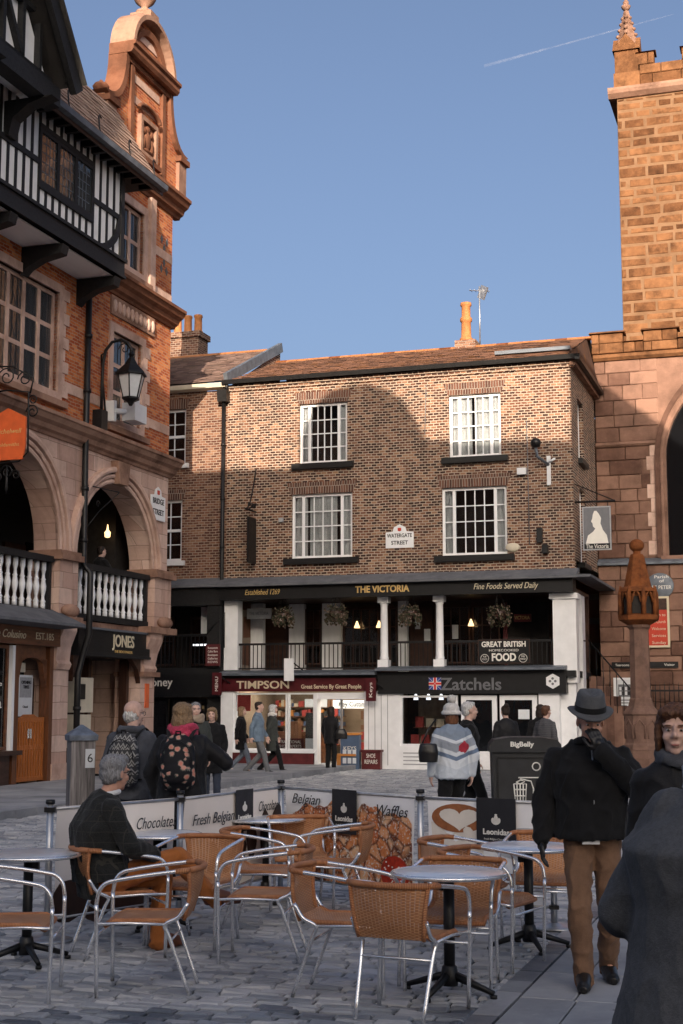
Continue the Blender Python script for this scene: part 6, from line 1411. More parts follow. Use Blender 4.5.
# ================================================================ wooden bollard
bp = at(81, 760, 14.0)
bd = thing('wooden_post', 'square weathered grey wooden post with pyramid cap behind the seated man', 'post', (bp.x, 14.0, 0), R(20))
MB().box(-.118,.118,-.118,.118,0,1.38).build('shaft', 'grey_wood', bd); MB().rings([[Vector((s*x,s*y,z)) for x,y in ((-1,-1),(1,-1),(1,1),(-1,1))] for s,z in ((.136,1.38),(.142,1.43),(.01,1.53))], sm=False).build('cap', 'cap_metal', bd)
MB().box(.02,.11,-.13,-.118,1.12,1.30).build('number_plate', 'paper', bd); text('number', '6', .12, 'lettering_black', bd, (.065,-.132,1.21), ext=.001)
# ================================================================ people
def cloth(name, c, rough=.85, var=.25, weave=0.0, scale=9.0):
    t = NT(name); co = t.coord(); n1 = t.noise(scale, 5.0, .6, co); n2 = t.noise(220.0, 2.0, .5, co)
    dk = tuple(x*(1-var) for x in c); lt = tuple(min(1, x*(1+var)) for x in c)
    cc = t.ramp(t.math('ADD', t.math('MULTIPLY', n1, .6), t.math('MULTIPLY', n2, .4)), [(.35, dk), (.65, lt)])
    t.set(color=cc, rough=rough, spec=.2, sheen=.08); t.bump(t.math('ADD', t.noise(26.0, 4.0, .6, co), t.math('MULTIPLY', n2, .5)), .35, .01); return t
for nm, c in dict(skin=(.62,.34,.245), skin_pale=(.70,.45,.36), hair_grey=(.25,.25,.26), hair_white=(.60,.59,.57), hair_brown=(.12,.055,.03), hair_dark=(.03,.02,.016), hair_blonde=(.26,.17,.095), hair_red=(.16,.065,.03)).items():
    t = NT(nm); co = t.coord()
    if nm.startswith('hair'):
        mp = t.n('ShaderNodeMapping'); t.l(co, mp.inputs[0]); mp.inputs['Scale'].default_value = (90,90,14); f = t.noise(1.0, 4.0, .6, mp.outputs[0], 1.2)
        t.set(color=t.ramp(f, [(.3, tuple(x*.35 for x in c)), (.7, tuple(min(1,x*1.5) for x in c))]), rough=.55, spec=.3); t.bump(f, .8, .006)
    else:
        f = t.noise(22.0, 5.0, .6, co); t.set(color=t.ramp(f, [(.3, tuple(x*.8 for x in c)), (.7, c)]), rough=.55, spec=.35); t.bump(t.noise(90.0, 3.0), .15, .003)
cloth('black_wool', (.009,.009,.010)); cloth('black_puffer', (.011,.011,.013), .6); cloth('charcoal_coat', (.075,.079,.088), .95, .22, scale=70.0); cloth('brown_cord', (.185,.105,.064)); cloth('rust_trousers', (.36,.12,.032)); cloth('grey_felt', (.085,.088,.095)); cloth('felt_band', (.012,.012,.013)); cloth('slate_jacket', (.075,.08,.095)); cloth('navy_jeans', (.05,.06,.085)); cloth('pink_scarf', (.45,.05,.10), .85, .5, scale=26); cloth('grey_scarf', (.36,.37,.40), .9, .3, scale=30); cloth('sky_jacket', (.40,.50,.60)); cloth('pale_knit', (.62,.60,.57), .9, .15, scale=40); cloth('blue_jacket', (.16,.22,.29)); cloth('green_coat', (.05,.055,.05)); cloth('grey_trousers', (.14,.145,.155)); cloth('tan_scarf', (.35,.27,.2)); cloth('white_shoes', (.7,.7,.7), .6, .1); cloth('blue_denim', (.16,.19,.24))
plain('leather_black', (.014,.013,.013), .32, var=.3, bump=.2); plain('leather_brown', (.10,.035,.018), .34, var=.35, bump=.15); plain('glove', (.016,.015,.015), .4, var=.3, bump=.25); plain('eye_white', (.5,.47,.45), .2, var=.02, bump=0); plain('eye_iris', (.04,.03,.02), .1, var=.1, bump=0); plain('lens', (.05,.055,.06), .1, var=.05, bump=0); plain('lip', (.36,.13,.11), .5, var=.1, bump=0)
def mat_pattern(name, base, stops, scale, kind='voronoi'):
    t = NT(name); co = t.coord()
    if kind == 'voronoi':
        vo = t.n('ShaderNodeTexVoronoi'); t.l(co, vo.inputs['Vector']); vo.inputs['Scale'].default_value = scale
        ang = t.noise(scale*2.2, 3.0, .6, co); f = t.math('ADD', vo.outputs['Distance'], t.math('MULTIPLY', ang, .5))
        cc = t.ramp(f, stops); pick = t.n('ShaderNodeSeparateColor'); t.l(vo.outputs['Color'], pick.inputs[0])
        cc = t.mix(t.math('GREATER_THAN', pick.outputs[0], .78), cc, base)
    else:
        sp = t.n('ShaderNodeSeparateXYZ'); t.l(co, sp.inputs[0]); z = t.math('FRACT', t.math('MULTIPLY', sp.outputs[2], scale)); x = t.math('PINGPONG', t.math('MULTIPLY', sp.outputs[0], scale*1.7), .5)
        f = t.math('ADD', t.math('MULTIPLY', t.math('ABSOLUTE', t.math('SUBTRACT', z, x)), .9), t.math('MULTIPLY', t.noise(40.0), .3)); cc = t.ramp(f, stops)
    t.set(color=cc, rough=.75, spec=.25); t.bump(t.noise(60.0), .3, .006)
mat_pattern('floral_pack', (.012,.012,.015), [(.40,(.62,.22,.16)),(.55,(.55,.30,.24)),(.64,(.12,.13,.11)),(.72,(.012,.012,.015))], 15.0)
mat_pattern('aztec_pack', (.03,.03,.03), [(.22,(.045,.045,.05)),(.30,(.35,.34,.32)),(.45,(.30,.30,.29)),(.5,(.05,.05,.055))], 13.0, 'zig')
mat_pattern('tweed_grey', (.1,.1,.1), [(.3,(.05,.05,.055)),(.5,(.16,.16,.17)),(.6,(.07,.07,.075))], 30.0, 'zig'); mat_pattern('sock_print', (.6,.6,.6), [(.3,(.05,.06,.12)),(.45,(.62,.62,.62)),(.6,(.62,.62,.62))], 40.0)
def mat_tweed():
    t = NT('tweed'); co = t.coord(); sp = t.n('ShaderNodeSeparateXYZ'); t.l(co, sp.inputs[0])
    gx = t.math('LESS_THAN', t.math('FRACT', t.math('MULTIPLY', sp.outputs[0], 18.0)), .07); gz = t.math('LESS_THAN', t.math('FRACT', t.math('MULTIPLY', sp.outputs[2], 14.0)), .06)
    n2 = t.noise(160.0, 3.0, .6, co); cc = t.ramp(n2, [(.3,(.010,.011,.012)),(.7,(.030,.031,.031))])
    cc = t.mix(t.math('MULTIPLY', t.math('MAXIMUM', gx, gz), .35), cc, (.08,.075,.06)); t.set(color=cc, rough=.9, spec=.15, sheen=.1); t.bump(t.math('ADD', n2, t.math('MULTIPLY', t.noise(20.0), 1.0)), .4, .008)
mat_tweed()
def mat_ski():
    t = NT('ski_jacket'); co = t.coord(); sp = t.n('ShaderNodeSeparateXYZ'); t.l(co, sp.inputs[0]); z = sp.outputs[2]
    f = t.math('ADD', z, t.math('MULTIPLY', t.math('ABSOLUTE', sp.outputs[0]), -.35))
    n = t.n('ShaderNodeValToRGB'); n.color_ramp.interpolation = 'CONSTANT'; e = n.color_ramp.elements
    stops = [(0,(.55,.60,.66)),(.18,(.66,.70,.74)),(.34,(.16,.22,.32)),(.42,(.62,.66,.70)),(.50,(.30,.33,.38)),(.66,(.62,.66,.70)),(.72,(.22,.27,.34))]
    while len(e) < len(stops): e.new(.5)
    for i,(p,c) in enumerate(stops): e[i].position = p; e[i].color = col(c)
    t.l(t.math('DIVIDE', t.math('SUBTRACT', f, .85), .62), n.inputs[0])
    d = t.n('ShaderNodeVectorMath', operation='DISTANCE'); t.l(co, d.inputs[0]); d.inputs[1].default_value = (.10,-.12,1.22)
    cc = t.mix(t.math('LESS_THAN', t.math('ADD', d.outputs['Value'], t.math('MULTIPLY', t.noise(14.0, 3.0, .6, co), .09)), .115), n.outputs[0], (.40,.03,.05)); t.set(color=cc, rough=.6, spec=.3); t.bump(t.noise(18.0, 4.0), .5, .02)
mat_ski()

def remesh(mb, name, mat, parent, vox=.012, smooth=4, fold=0.0, fscale=9.0, seed=0.0):
    """Fuse overlapping volumes into one continuous skin, smooth it and press folds into it."""
    me = mb.mesh('raw'); o = bpy.data.objects.new('raw', me)
    md = o.modifiers.new('r', 'REMESH'); md.mode = 'VOXEL'; md.voxel_size = vox; md.use_smooth_shade = True
    if smooth: ms = o.modifiers.new('s', 'SMOOTH'); ms.iterations = smooth; ms.factor = .5
    out_ = evaluated(o)
    bpy.data.objects.remove(o); bpy.data.meshes.remove(me)
    if fold:
        n = len(out_.vertices); co = [0.0]*(3*n); no = [0.0]*(3*n)
        out_.vertices.foreach_get('co', co); out_.vertex_normals.foreach_get('vector', no); N_ = noise.noise
        for i in range(0, 3*n, 3):
            x, y, z = co[i], co[i+1], co[i+2]; w = Vector((x*fscale+seed, y*fscale, z*fscale*.7 + 2.0*x))
            r_ = 1 - abs(N_(w))*2; d = fold*(r_*r_*r_ - .35) + fold*.45*N_(w*2.3 + Vector((7,3,1)))
            co[i] = x + no[i]*d; co[i+1] = y + no[i+1]*d; co[i+2] = z + no[i+2]*d
        out_.vertices.foreach_set('co', co); out_.update()
    out_.materials.clear(); out_.name = name
    return link(name, out_, mat, parent)
def limb(mb, pts, rad, n=12):
    pts = [Vector(p) for p in pts]
    for a, b, ra, rb in zip(pts, pts[1:], rad, rad[1:]):
        k = 5; mb.tube([a.lerp(b, i/k) for i in range(k+1)], [ra + (rb-ra)*i/k for i in range(k+1)], n)
    for p, r_ in zip(pts, rad): mb.ell(p, (r_, r_, r_), n, 8)
def trunk(mb, secs, side, n=20):
    """Rings (centre, half width, half depth) stacked up a spine; side = the shoulder line."""
    side = Vector(side).normalized(); rs = []
    C_ = [Vector(s[0]) for s in secs]
    for i, (c, rx, ry) in enumerate(secs):
        t_ = (C_[min(i+1,len(C_)-1)] - C_[max(i-1,0)]).normalized(); f = t_.cross(side).normalized(); s_ = f.cross(t_).normalized()
        rs.append([Vector(c) + s_*rx*math.copysign(abs(math.cos(a))**.85, math.cos(a)) + f*ry*math.copysign(abs(math.sin(a))**.85, math.sin(a)) for a in [2*math.pi*j/n for j in range(n)]])
    mb.rings(rs)
def hand(mb, wrist, d, palm, thumb, curl=.5, s=1.0, r=.0088):
    """Palm and five separate bent fingers. d = pointing direction, palm = the way the palm faces, thumb = the thumb's side."""
    wrist, d = Vector(wrist), Vector(d).normalized(); pn = Vector(palm); pn = (pn - d*pn.dot(d)).normalized(); sd = d.cross(pn)
    if sd.dot(Vector(thumb)) < 0: sd = -sd
    L_ = .09*s; k0 = wrist + d*L_
    for off, w_ in ((-.028,.014),(-.010,.015),(.010,.015),(.028,.014)): mb.tube([wrist + sd*off*.55*s, wrist + d*L_*.5 + sd*off*.9*s, k0 + sd*off*s], [w_*s, .0145*s, .0115*s], 8)
    mb.ell(wrist + d*.045*s, (.03*s,.03*s,.03*s), 10, 8)
    for off, ln in ((.030,.072),(.010,.082),(-.010,.076),(-.029,.058)):
        p = k0 + sd*off*s; dr = d.copy(); pts = [p - d*.01]; 
        for k in range(3): ang = curl*(.55,.85,.6)[k]; dr = (dr*math.cos(ang) + pn*math.sin(ang)).normalized(); p = p + dr*ln*s*(.42,.33,.25)[k]; pts.append(p)
        limb(mb, pts, [r*1.1*s, r*1.05*s, r*s, r*.85*s], 8)
    b = wrist + d*.025*s + sd*.026*s; t1 = b + (d*.6 + sd*.75 + pn*.25).normalized()*.04*s; t2 = t1 + (d*.9 + sd*.25 + pn*.35*curl).normalized()*.034*s; t3 = t2 + (d*.95 + pn*.5*curl).normalized()*.024*s
    limb(mb, [b, t1, t2, t3], [.0135*s,.0115*s,.0102*s,.0085*s], 8)
HEADP = [((0,-.012,.035),(.076,.097,.085)),((0,.022,-.028),(.061,.072,.084)),((0,.060,-.095),(.028,.024,.022)),((0,.03,-.08),(.05,.05,.035)),((0,.101,-.018),(.0145,.020,.016)),((0,.092,.008),(.0095,.018,.030)),((.036,.062,-.028),(.026,.026,.026)),((-.036,.062,-.028),(.026,.026,.026)),((.03,.078,.030),(.028,.016,.010)),((-.03,.078,.030),(.028,.016,.010)),((.079,-.008,-.004),(.009,.020,.031)),((-.079,-.008,-.004),(.009,.020,.031)),((0,.088,-.058),(.024,.010,.006)),((0,.086,-.069),(.020,.010,.007)),((.012,.094,-.024),(.010,.010,.008)),((-.012,.094,-.024),(.010,.010,.008))]
HAIRS = {
 'short': [((0,-.028,.050),(.086,.098,.080)),((0,-.055,-.005),(.076,.062,.075)),((0,.035,.095),(.06,.04,.03))],
 'grey_wave': [((0,-.025,.055),(.088,.102,.082)),((0,-.055,-.005),(.080,.066,.080)),((0,.045,.10),(.062,.046,.034)),((.07,-.02,.0),(.018,.035,.05)),((-.07,-.02,.0),(.018,.035,.05))],
 'fringe': [((0,-.03,-.02),(.074,.080,.085)),],
 'long': [((0,-.028,.050),(.092,.104,.085)),((0,-.065,-.05),(.088,.065,.13)),((.075,-.02,-.06),(.028,.05,.10)),((-.075,-.02,-.06),(.028,.05,.10)),((0,.04,.095),(.07,.04,.03))],
 'bob': [((0,-.025,.052),(.092,.104,.085)),((0,-.055,-.03),(.090,.065,.10)),((.082,.0,-.03),(.020,.045,.085)),((-.082,.0,-.03),(.020,.045,.085)),((.03,.062,.088),(.055,.040,.030)),((-.045,.060,.078),(.03,.035,.03))],
 'tucked': [((0,-.06,-.06),(.074,.055,.10)),((.06,-.03,-.06),(.024,.04,.08)),((-.06,-.03,-.06),(.024,.04,.08))],
 'bun': [((0,-.028,.050),(.088,.100,.082)),((0,-.06,.0),(.08,.06,.07)),((0,-.09,.12),(.055,.055,.05))]}
def person(label, pos, face, J=None, h=1.0, top='black_wool', legs='navy_jeans', shoe='leather_black', hair='hair_brown', style='short', skin='skin_pale', hem=.88, bulk=1.0, vox=.016, glove=None, head=(0,0), group=None, flare=0.0, neckwear=None, seated=False, fold=.010, boots=False, detail=False, inflate=.026, sleeve=1.0):
    o = thing('person', label, 'person', (pos[0], pos[1], pos[2] if len(pos) > 2 else 0), math.atan2(face[1], face[0]) - math.pi/2, group)
    D = dict(pel=(0,0,.96), wai=(0,.0,1.12), che=(0,.0,1.30), sho=(0,-.01,1.43), nek=(0,.005,1.51), hed=(0,.03,1.64),
             hipR=(.085,0,.92), kneR=(.10,.02,.50), ankR=(.10,-.02,.09), toeR=(.12,.12,.03), hipL=(-.085,0,.92), kneL=(-.10,.02,.50), ankL=(-.10,-.02,.09), toeL=(-.12,.12,.03),
             shR=(.180,-.01,1.40), elR=(.235,-.03,1.14), wrR=(.225,.06,.90), hdR=(0,.15,-1), pmR=(-1,0,0), shL=(-.180,-.01,1.40), elL=(-.235,-.03,1.14), wrL=(-.225,.06,.90), hdL=(0,.15,-1), pmL=(1,0,0), side=(1,0,0), curlR=.5, curlL=.5)
    if J: D.update(J)
    D = {k: (Vector(v_)*h if isinstance(v_, tuple) and k not in ('side','hdR','hdL','pmR','pmL') else v_) for k, v_ in D.items()}
    s = h; b = bulk; side = D['side']
    # the body: one continuous mesh under the clothes
    bm_ = MB()
    trunk(bm_, [(D['pel']-Vector((0,0,.06)) if not seated else D['pel'], .12*s,.09*s), (D['pel'], .155*s,.11*s), (D['wai'], .135*s*b,.10*s*b), (D['che'], .165*s,.115*s), (D['sho'], .17*s,.085*s), (D['nek'], .06*s,.06*s)], side)
    limb(bm_, [D['sho'], D['nek'], D['hed']-Vector((0,.02,.06))*s], [.075*s,.056*s,.052*s])
    for q in 'RL':
        limb(bm_, [D['hip'+q], D['kne'+q], D['ank'+q]], [.080*s,.056*s,.038*s]); limb(bm_, [D['ank'+q], D['toe'+q]], [.030*s,.024*s]); limb(bm_, [D['sh'+q], D['el'+q], D['wr'+q]], [.048*s,.033*s,.026*s])
    yaw, pit = head; HM = (Matrix.Rotation(yaw, 3, 'Z') @ Matrix.Rotation(pit, 3, 'X'))
    for c, r_ in HEADP: bm_.ell(D['hed'] + HM @ (Vector(c)*s), tuple(x*s for x in r_), 14, 10, HM)
    for q in 'RL':
        if not glove: hand(bm_, D['wr'+q], D['hd'+q], D['pm'+q], (0,1,.3), D['curl'+q], s)
    remesh(bm_, 'body', skin, o, min(vox, .0055 if detail else .011), 2)
    for sg in (1,-1):
        e = MB().ell(D['hed'] + HM @ (Vector((sg*.031,.0785,.006))*s), (.0115*s,.010*s,.0062*s), 12, 8).build('eye', 'eye_white', o)
        MB().ell(D['hed'] + HM @ (Vector((sg*.031,.0860,.006))*s), (.0068*s,.004*s,.0062*s), 10, 6).build('iris', 'eye_iris', e)
        MB().ell(D['hed'] + HM @ (Vector((sg*.032,.090,.030))*s), (.019*s,.006*s,.0035*s), 10, 6).build('eyebrow', hair if hair != 'hair_white' else 'hair_grey', o)
    MB().ell(D['hed'] + HM @ (Vector((0,.0945,-.0635))*s), (.021*s,.005*s,.0055*s), 12, 6).build('mouth', 'lip', o)
    hm = MB()
    for c, r_ in HAIRS[style]: hm.ell(D['hed'] + HM @ (Vector(c)*s), tuple(x*s for x in r_), 14, 10, HM)
    remesh(hm, 'hair', hair, o, .007 if vox < .013 else .012, 3, .008, 30.0)
    # clothes
    inf = inflate*s; j = MB()
    up = (D['nek']-D['sho']).normalized()
    secs = [(D['pel'], (.165*s+inf)*b, (.12*s+inf)*b), (D['wai'], (.15*s+inf)*b, (.115*s+inf)*b), (D['che'], (.175*s+inf)*b, (.125*s+inf)*b), (D['sho'], .172*s+inf*.7, .092*s+inf*.8), (D['sho'] + up*.05*s, .115*s+inf*.5, .075*s+inf*.5), (D['nek'] + up*.005, .072*s, .07*s)]
    if not seated:
        pz = D['pel'].z; hz = hem*s; lo = D['pel'].copy(); lo.z = hz
        if hz < pz - .02: secs = [(lo, (.165*s+inf)*b + flare, (.125*s+inf)*b + flare), (lo.lerp(D['pel'], .5), (.168*s+inf)*b + flare*.6, (.125*s+inf)*b + flare*.6)] + secs
        else: secs[0] = (lo, (.16*s+inf)*b, (.12*s+inf)*b)
    trunk(j, secs, side)
    for q in 'RL':
        wr = D['el'+q].lerp(D['wr'+q], .97*sleeve); limb(j, [D['sh'+q].lerp(D['sho'], .03), D['el'+q], wr], [.056*s+inf*.45, .047*s+inf*.60, .034*s+inf*.55])
    remesh(j, 'jacket', top, o, vox, 4, fold*s, 9.0, pos[0]*3)
    tr = MB()
    for q in 'RL': limb(tr, [D['hip'+q], D['kne'+q], D['ank'+q] + (D['kne'+q]-D['ank'+q])*.02, D['ank'+q] + (D['ank'+q]-D['kne'+q])*.11], [.098*s,.075*s,.062*s,.062*s])
    trunk(tr, [(D['hipR'].lerp(D['hipL'], .5)-Vector((0,0,.05)), .15*s,.10*s), (D['pel'], .168*s,.12*s), (D['pel'].lerp(D['wai'], .5), .15*s,.11*s)], side)
    remesh(tr, 'trousers', legs, o, vox, 3, fold*.8*s, 10.0, pos[1])
    for q in 'RL':
        sh = MB(); a, t_ = D['ank'+q], D['toe'+q]; d = (t_-a); d.z = 0; d = d.normalized() if d.length > .01 else Vector((0,1,0)); fd = (t_-a).normalized()
        if seated and abs((t_-a).z) > .06:
            sh.tube([a - fd*.02, a.lerp(t_, .5), t_, t_ + fd*.06], [.048*s,.046*s,.042*s,.02*s], 10)
        else:
            z0 = t_.z - .03*s
            limb(sh, [Vector((a.x,a.y,z0+.075*s)), Vector((t_.x,t_.y,z0+.04*s))], [.052*s,.040*s])
            sh.ell(Vector((a.x,a.y,z0+.045*s)) - d*.02, (.042*s,.05*s,.045*s), 12, 8); sh.ell(Vector((t_.x,t_.y,z0+.033*s)), (.045*s,.045*s,.033*s), 12, 8); sh.tube([Vector((a.x,a.y,z0+.04*s)) - d*.03*s, Vector((a.x,a.y,z0+.04*s)).lerp(Vector((t_.x,t_.y,z0+.03*s)), .6), Vector((t_.x,t_.y,z0+.026*s)) + d*.05*s], [.04*s,.042*s,.024*s], 12); sh.box(a.x-.03*s, a.x+.03*s, a.y-.05*s, a.y-.0, z0, z0+.03*s)
        remesh(sh, 'shoe', shoe, o, max(.008, vox*.7), 2)
        if glove: g = MB(); hand(g, D['wr'+q], D['hd'+q], D['pm'+q], (0,1,.3), D['curl'+q], s*1.04, .0098); limb(g, [D['el'+q].lerp(D['wr'+q], .85), D['wr'+q]], [.036*s,.034*s]); remesh(g, 'glove', glove, o, .005, 1)
    if neckwear:
        nm, mt, k = neckwear; sc = MB(); c_ = D['nek'] + Vector((0,0,.005))
        for i in range(3): a0 = i*1.3; sc.tube([c_ + Vector((.092*k*s*math.cos(a), (.092*k)*s*math.sin(a), .022*i - .03 + .018*math.sin(a*2+a0))) for a in [2*math.pi*q/14 for q in range(14)]], .036*k*s, 8, True)
        remesh(sc, nm, mt, o, vox*.8, 3, .008, 18.0)
    return o, D, HM
def glasses(o, D, HM, s=1.0):
    f = lambda x,y,z: D['hed'] + HM @ (Vector((x,y,z))*s)
    for sg in (1,-1):
        MB().tube([f(sg*.033+.024*math.cos(a), .098-.1*abs(sg*.033+.024*math.cos(a))*.12, .004+.018*math.sin(a)) for a in [2*math.pi*k/14 for k in range(14)]], .0024, 5, True).build('spectacle_rim', 'iron', o)
        MB().tube([f(sg*.057,.094,.008), f(sg*.075,.06,.01), f(sg*.082,.0,.008)], .0024, 5).build('spectacle_arm', 'iron', o)
    MB().tube([f(-.010,.099,.008), f(0,.102,.011), f(.010,.099,.008)], .0024, 5).build('spectacle_bridge', 'iron', o)
def backpack(o, D, mat, w=.30, h=.44, dp=.15, back=-.20):
    c = Vector((0, back, 1.22)); m = MB()
    secs = [(c + Vector((0,.02,-h*.5)), w*.40, dp*.35), (c + Vector((0,-.01,-h*.36)), w*.49, dp*.55), (c + Vector((0,-.02,0)), w*.5, dp*.6), (c + Vector((0,0,h*.3)), w*.44, dp*.5), (c + Vector((0,.02,h*.46)), w*.30, dp*.35), (c + Vector((0,.03,h*.52)), w*.14, dp*.2)]
    trunk(m, secs, (1,0,0)); m.ell(c + Vector((0,-dp*.55,-h*.2)), (w*.40,dp*.28,h*.22), 14, 10)
    p = remesh(m, 'backpack', mat, o, .011, 3, .006, 8.0)
    MB().tube([c + Vector((-.02,-.02,h*.52)), c + Vector((-.02,-.03,h*.58)), c + Vector((.02,-.03,h*.58)), c + Vector((.02,-.02,h*.52))], .008, 6).build('pack_handle', 'felt_band', o)
    for sg in (1,-1): MB().tube(smoothpath([c + Vector((sg*.09,.05,h*.42)), Vector((sg*.12,-.04,1.50)), Vector((sg*.13,.08,1.46)), Vector((sg*.14,.16,1.28)), Vector((sg*.17,.05,1.06)), c + Vector((sg*.13,.06,-h*.42))], 5), .02, 6, flat=.4).build('pack_strap', 'felt_band', o)
    pts = [c + Vector((w*.43*math.cos(a), -dp*.62 - .0, -h*.0 + h*.40*math.sin(a))) for a in [math.pi*k/12 for k in range(13)]]
    MB().tube(pts, .005, 5).build('pack_zip', 'felt_band', o)

# ---- the man seated in tweed
SEAT = Vector((-1.58, 10.22)); sf = Vector((.92,.40))
o, D, HM = person('grey haired man in dark tweed jacket and rust trousers seated with legs crossed', (SEAT.x, SEAT.y), (sf.x, sf.y), dict(
    pel=(0,-.10,.53), wai=(0,-.13,.68), che=(0,-.13,.88), sho=(0,-.10,1.03), nek=(0,-.07,1.11), hed=(0,-.02,1.24),
    hipR=(.09,-.04,.52), kneR=(.07,.43,.65), ankR=(.02,.70,.36), toeR=(.04,.86,.33), hipL=(-.09,-.04,.52), kneL=(-.12,.38,.50), ankL=(-.10,.34,.09), toeL=(-.12,.50,.035),
    shR=(.215,-.10,1.01), elR=(.30,.02,.76), wrR=(.12,.24,.68), hdR=(-.8,.5,-.1), pmR=(0,-.3,-1), shL=(-.215,-.10,1.01), elL=(-.31,.0,.74), wrL=(-.12,.26,.66), hdL=(.8,.5,-.1), pmL=(0,-.3,-1)),
    top='tweed', legs='rust_trousers', shoe='leather_brown', hair='hair_grey', style='grey_wave', skin='skin', seated=True, vox=.010, head=(R(24),R(-4)), detail=True, fold=.012, inflate=.042, bulk=1.2)
glasses(o, D, HM)
cl = MB(); cl.tube([D['nek'] + Vector((.078*math.cos(a), .074*math.sin(a), -.005 + .012*math.sin(a))) for a in [2*math.pi*k/20 for k in range(20)]], .02, 8, True); remesh(cl, 'shirt_collar', 'white_shoes', o, .008, 2)
sk = MB(); sk.tube([D['ankR'].lerp(D['kneR'], .22), D['ankR'], D['ankR'].lerp(D['toeR'], .35)], [.046,.047,.047], 10); remesh(sk, 'sock', 'sock_print', o, .008, 1)
ta = MB(); trunk(ta, [((0,-.20,.40),.20,.05),((0,-.21,.52),.20,.07),((0,-.18,.66),.19,.10)], (1,0,0)); remesh(ta, 'jacket_tail', 'tweed', o, .011, 3, .010, 9.0)
# ---- the man in the hat
o, D, HM = person('man in grey felt hat, black jacket and brown trousers raising a gloved hand', (1.56, 9.06), (-.06,-1), dict(
    hed=(0,.075,1.615), nek=(0,.02,1.50), kneR=(.095,.10,.50), ankR=(.075,.06,.09), toeR=(.09,.20,.03), kneL=(-.10,.02,.49), ankL=(-.11,-.22,.12), toeL=(-.12,-.09,.03),
    elR=(.29,-.02,1.14), wrR=(.31,.05,.90), hdR=(.05,.1,-1), pmR=(-1,.2,0), shL=(-.205,0,1.385), shR=(.205,-.01,1.385), elL=(-.285,.15,1.20), wrL=(-.045,.235,1.44), hdL=(.35,-.12,1), pmL=(.25,-1,0), curlL=.75, curlR=.45),
    h=1.0, top='black_wool', legs='brown_cord', skin='skin', hair='hair_grey', style='short', hem=.90, vox=.010, glove='glove', head=(R(4),R(-16)), detail=True, fold=.014, inflate=.046, bulk=1.14)
hc = D['hed'] + HM @ Vector((0,-.012,.062)); ht = []
def hatring(rx, ry, z, dip=0.0, n=36): return [hc + HM @ Vector((rx*math.cos(a), ry*math.sin(a), z + dip*abs(math.cos(a))**2 - .5*dip)) for a in [2*math.pi*k/n for k in range(n)]]
MB().rings([hatring(.094,.112,.0), hatring(.098,.116,.004), hatring(.136,.156,-.004,.030), hatring(.142,.162,.002,.034), hatring(.136,.156,.008,.030), hatring(.096,.114,.014), hatring(.092,.110,.06), hatring(.084,.102,.115), hatring(.070,.088,.132,.012), hatring(.045,.062,.128,.02), hatring(.012,.03,.112,.01)]).build('hat', 'grey_felt', o); MB().rings([hatring(.0985,.1165,.014), hatring(.0965,.1145,.05)], caps=False).build('hat_band', 'felt_band', o)
cl = MB(); cl.tube([D['nek'] + Vector((.082*math.cos(a), .080*math.sin(a), -.012 + .018*math.sin(a))) for a in [2*math.pi*k/20 for k in range(20)]], .028, 8, True); remesh(cl, 'collar', 'black_wool', o, .010, 2)
MB().tube([(0,.165,.92),(0,.178,1.12),(0,.172,1.30),(0,.115,1.44)], .005, 6).build('zip', 'steel', o); MB().box(-.03,.075,.138,.165,.875,.90).build('shirt_hem', 'white_shoes', o)
# ---- the woman looking out on the right
o, D, HM = person('brown haired woman in dark coat and grey scarf looking towards the viewer', (1.60, 6.9), (-.16,-1), dict(shR=(.165,-.01,1.40), shL=(-.165,-.01,1.40), elR=(.20,-.03,1.14), elL=(-.20,-.03,1.14)), h=.975, top='black_puffer', legs='navy_jeans', hair='hair_brown', style='bob', hem=.70, vox=.012, head=(R(-6),R(-2)), detail=True, neckwear=('scarf','slate_jacket',.82), inflate=.012, bulk=.94)
# ---- the back close on the right
fp = at(728, 900, 4.55)
o, D, HM = person('person in thick charcoal overcoat seen from behind with bent arm', (fp.x+.03, 4.55), (.25,1), dict(elL=(-.36,.05,1.08), wrL=(-.22,.28,1.04), hdL=(.5,.8,.1), shL=(-.20,-.01,1.40), elR=(.34,.0,1.14), wrR=(.2,.24,1.05)), h=.985, top='charcoal_coat', legs='grey_trousers', hair='hair_white', style='bob', hem=.42, flare=.10, bulk=1.5, vox=.012, fold=.006, neckwear=('scarf','grey_scarf',1.25), inflate=.066)
# ---- the two backpackers
o, D, HM = person('balding man in slate jacket with black and white patterned backpack', (-1.99, 13.7), (.22,1), dict(), top='slate_jacket', legs='navy_jeans', hair='hair_white', style='fringe', hem=.84, vox=.012, head=(R(-32),R(-3)), skin='skin_pale', detail=True, inflate=.04, bulk=1.05, h=1.0)
backpack(o, D, 'aztec_pack', .30, .46, .18, -.21); glasses(o, D, HM)
hd = MB(); hd.tube([D['nek'] + Vector((.10*math.cos(a), -.03+.10*math.sin(a), -.02)) for a in [2*math.pi*k/16 for k in range(16)]], .04, 8, True); remesh(hd, 'hood', 'slate_jacket', o, .012, 3, .008)
o, D, HM = person('fair haired woman in black jacket and pink scarf with floral backpack', (-1.44, 13.05), (.05,1), dict(elR=(.40,.02,1.22), wrR=(.24,.26,1.30), hdR=(-.6,.6,.5), pmR=(0,-1,0), elL=(-.29,-.03,1.14)), h=.985, top='black_puffer', legs='black_wool', hair='hair_blonde', style='long', hem=.74, vox=.012, head=(R(-14),0), bulk=1.12, inflate=.045, neckwear=('scarf','pink_scarf',1.15))
backpack(o, D, 'floral_pack', .32, .46, .18, -.225)
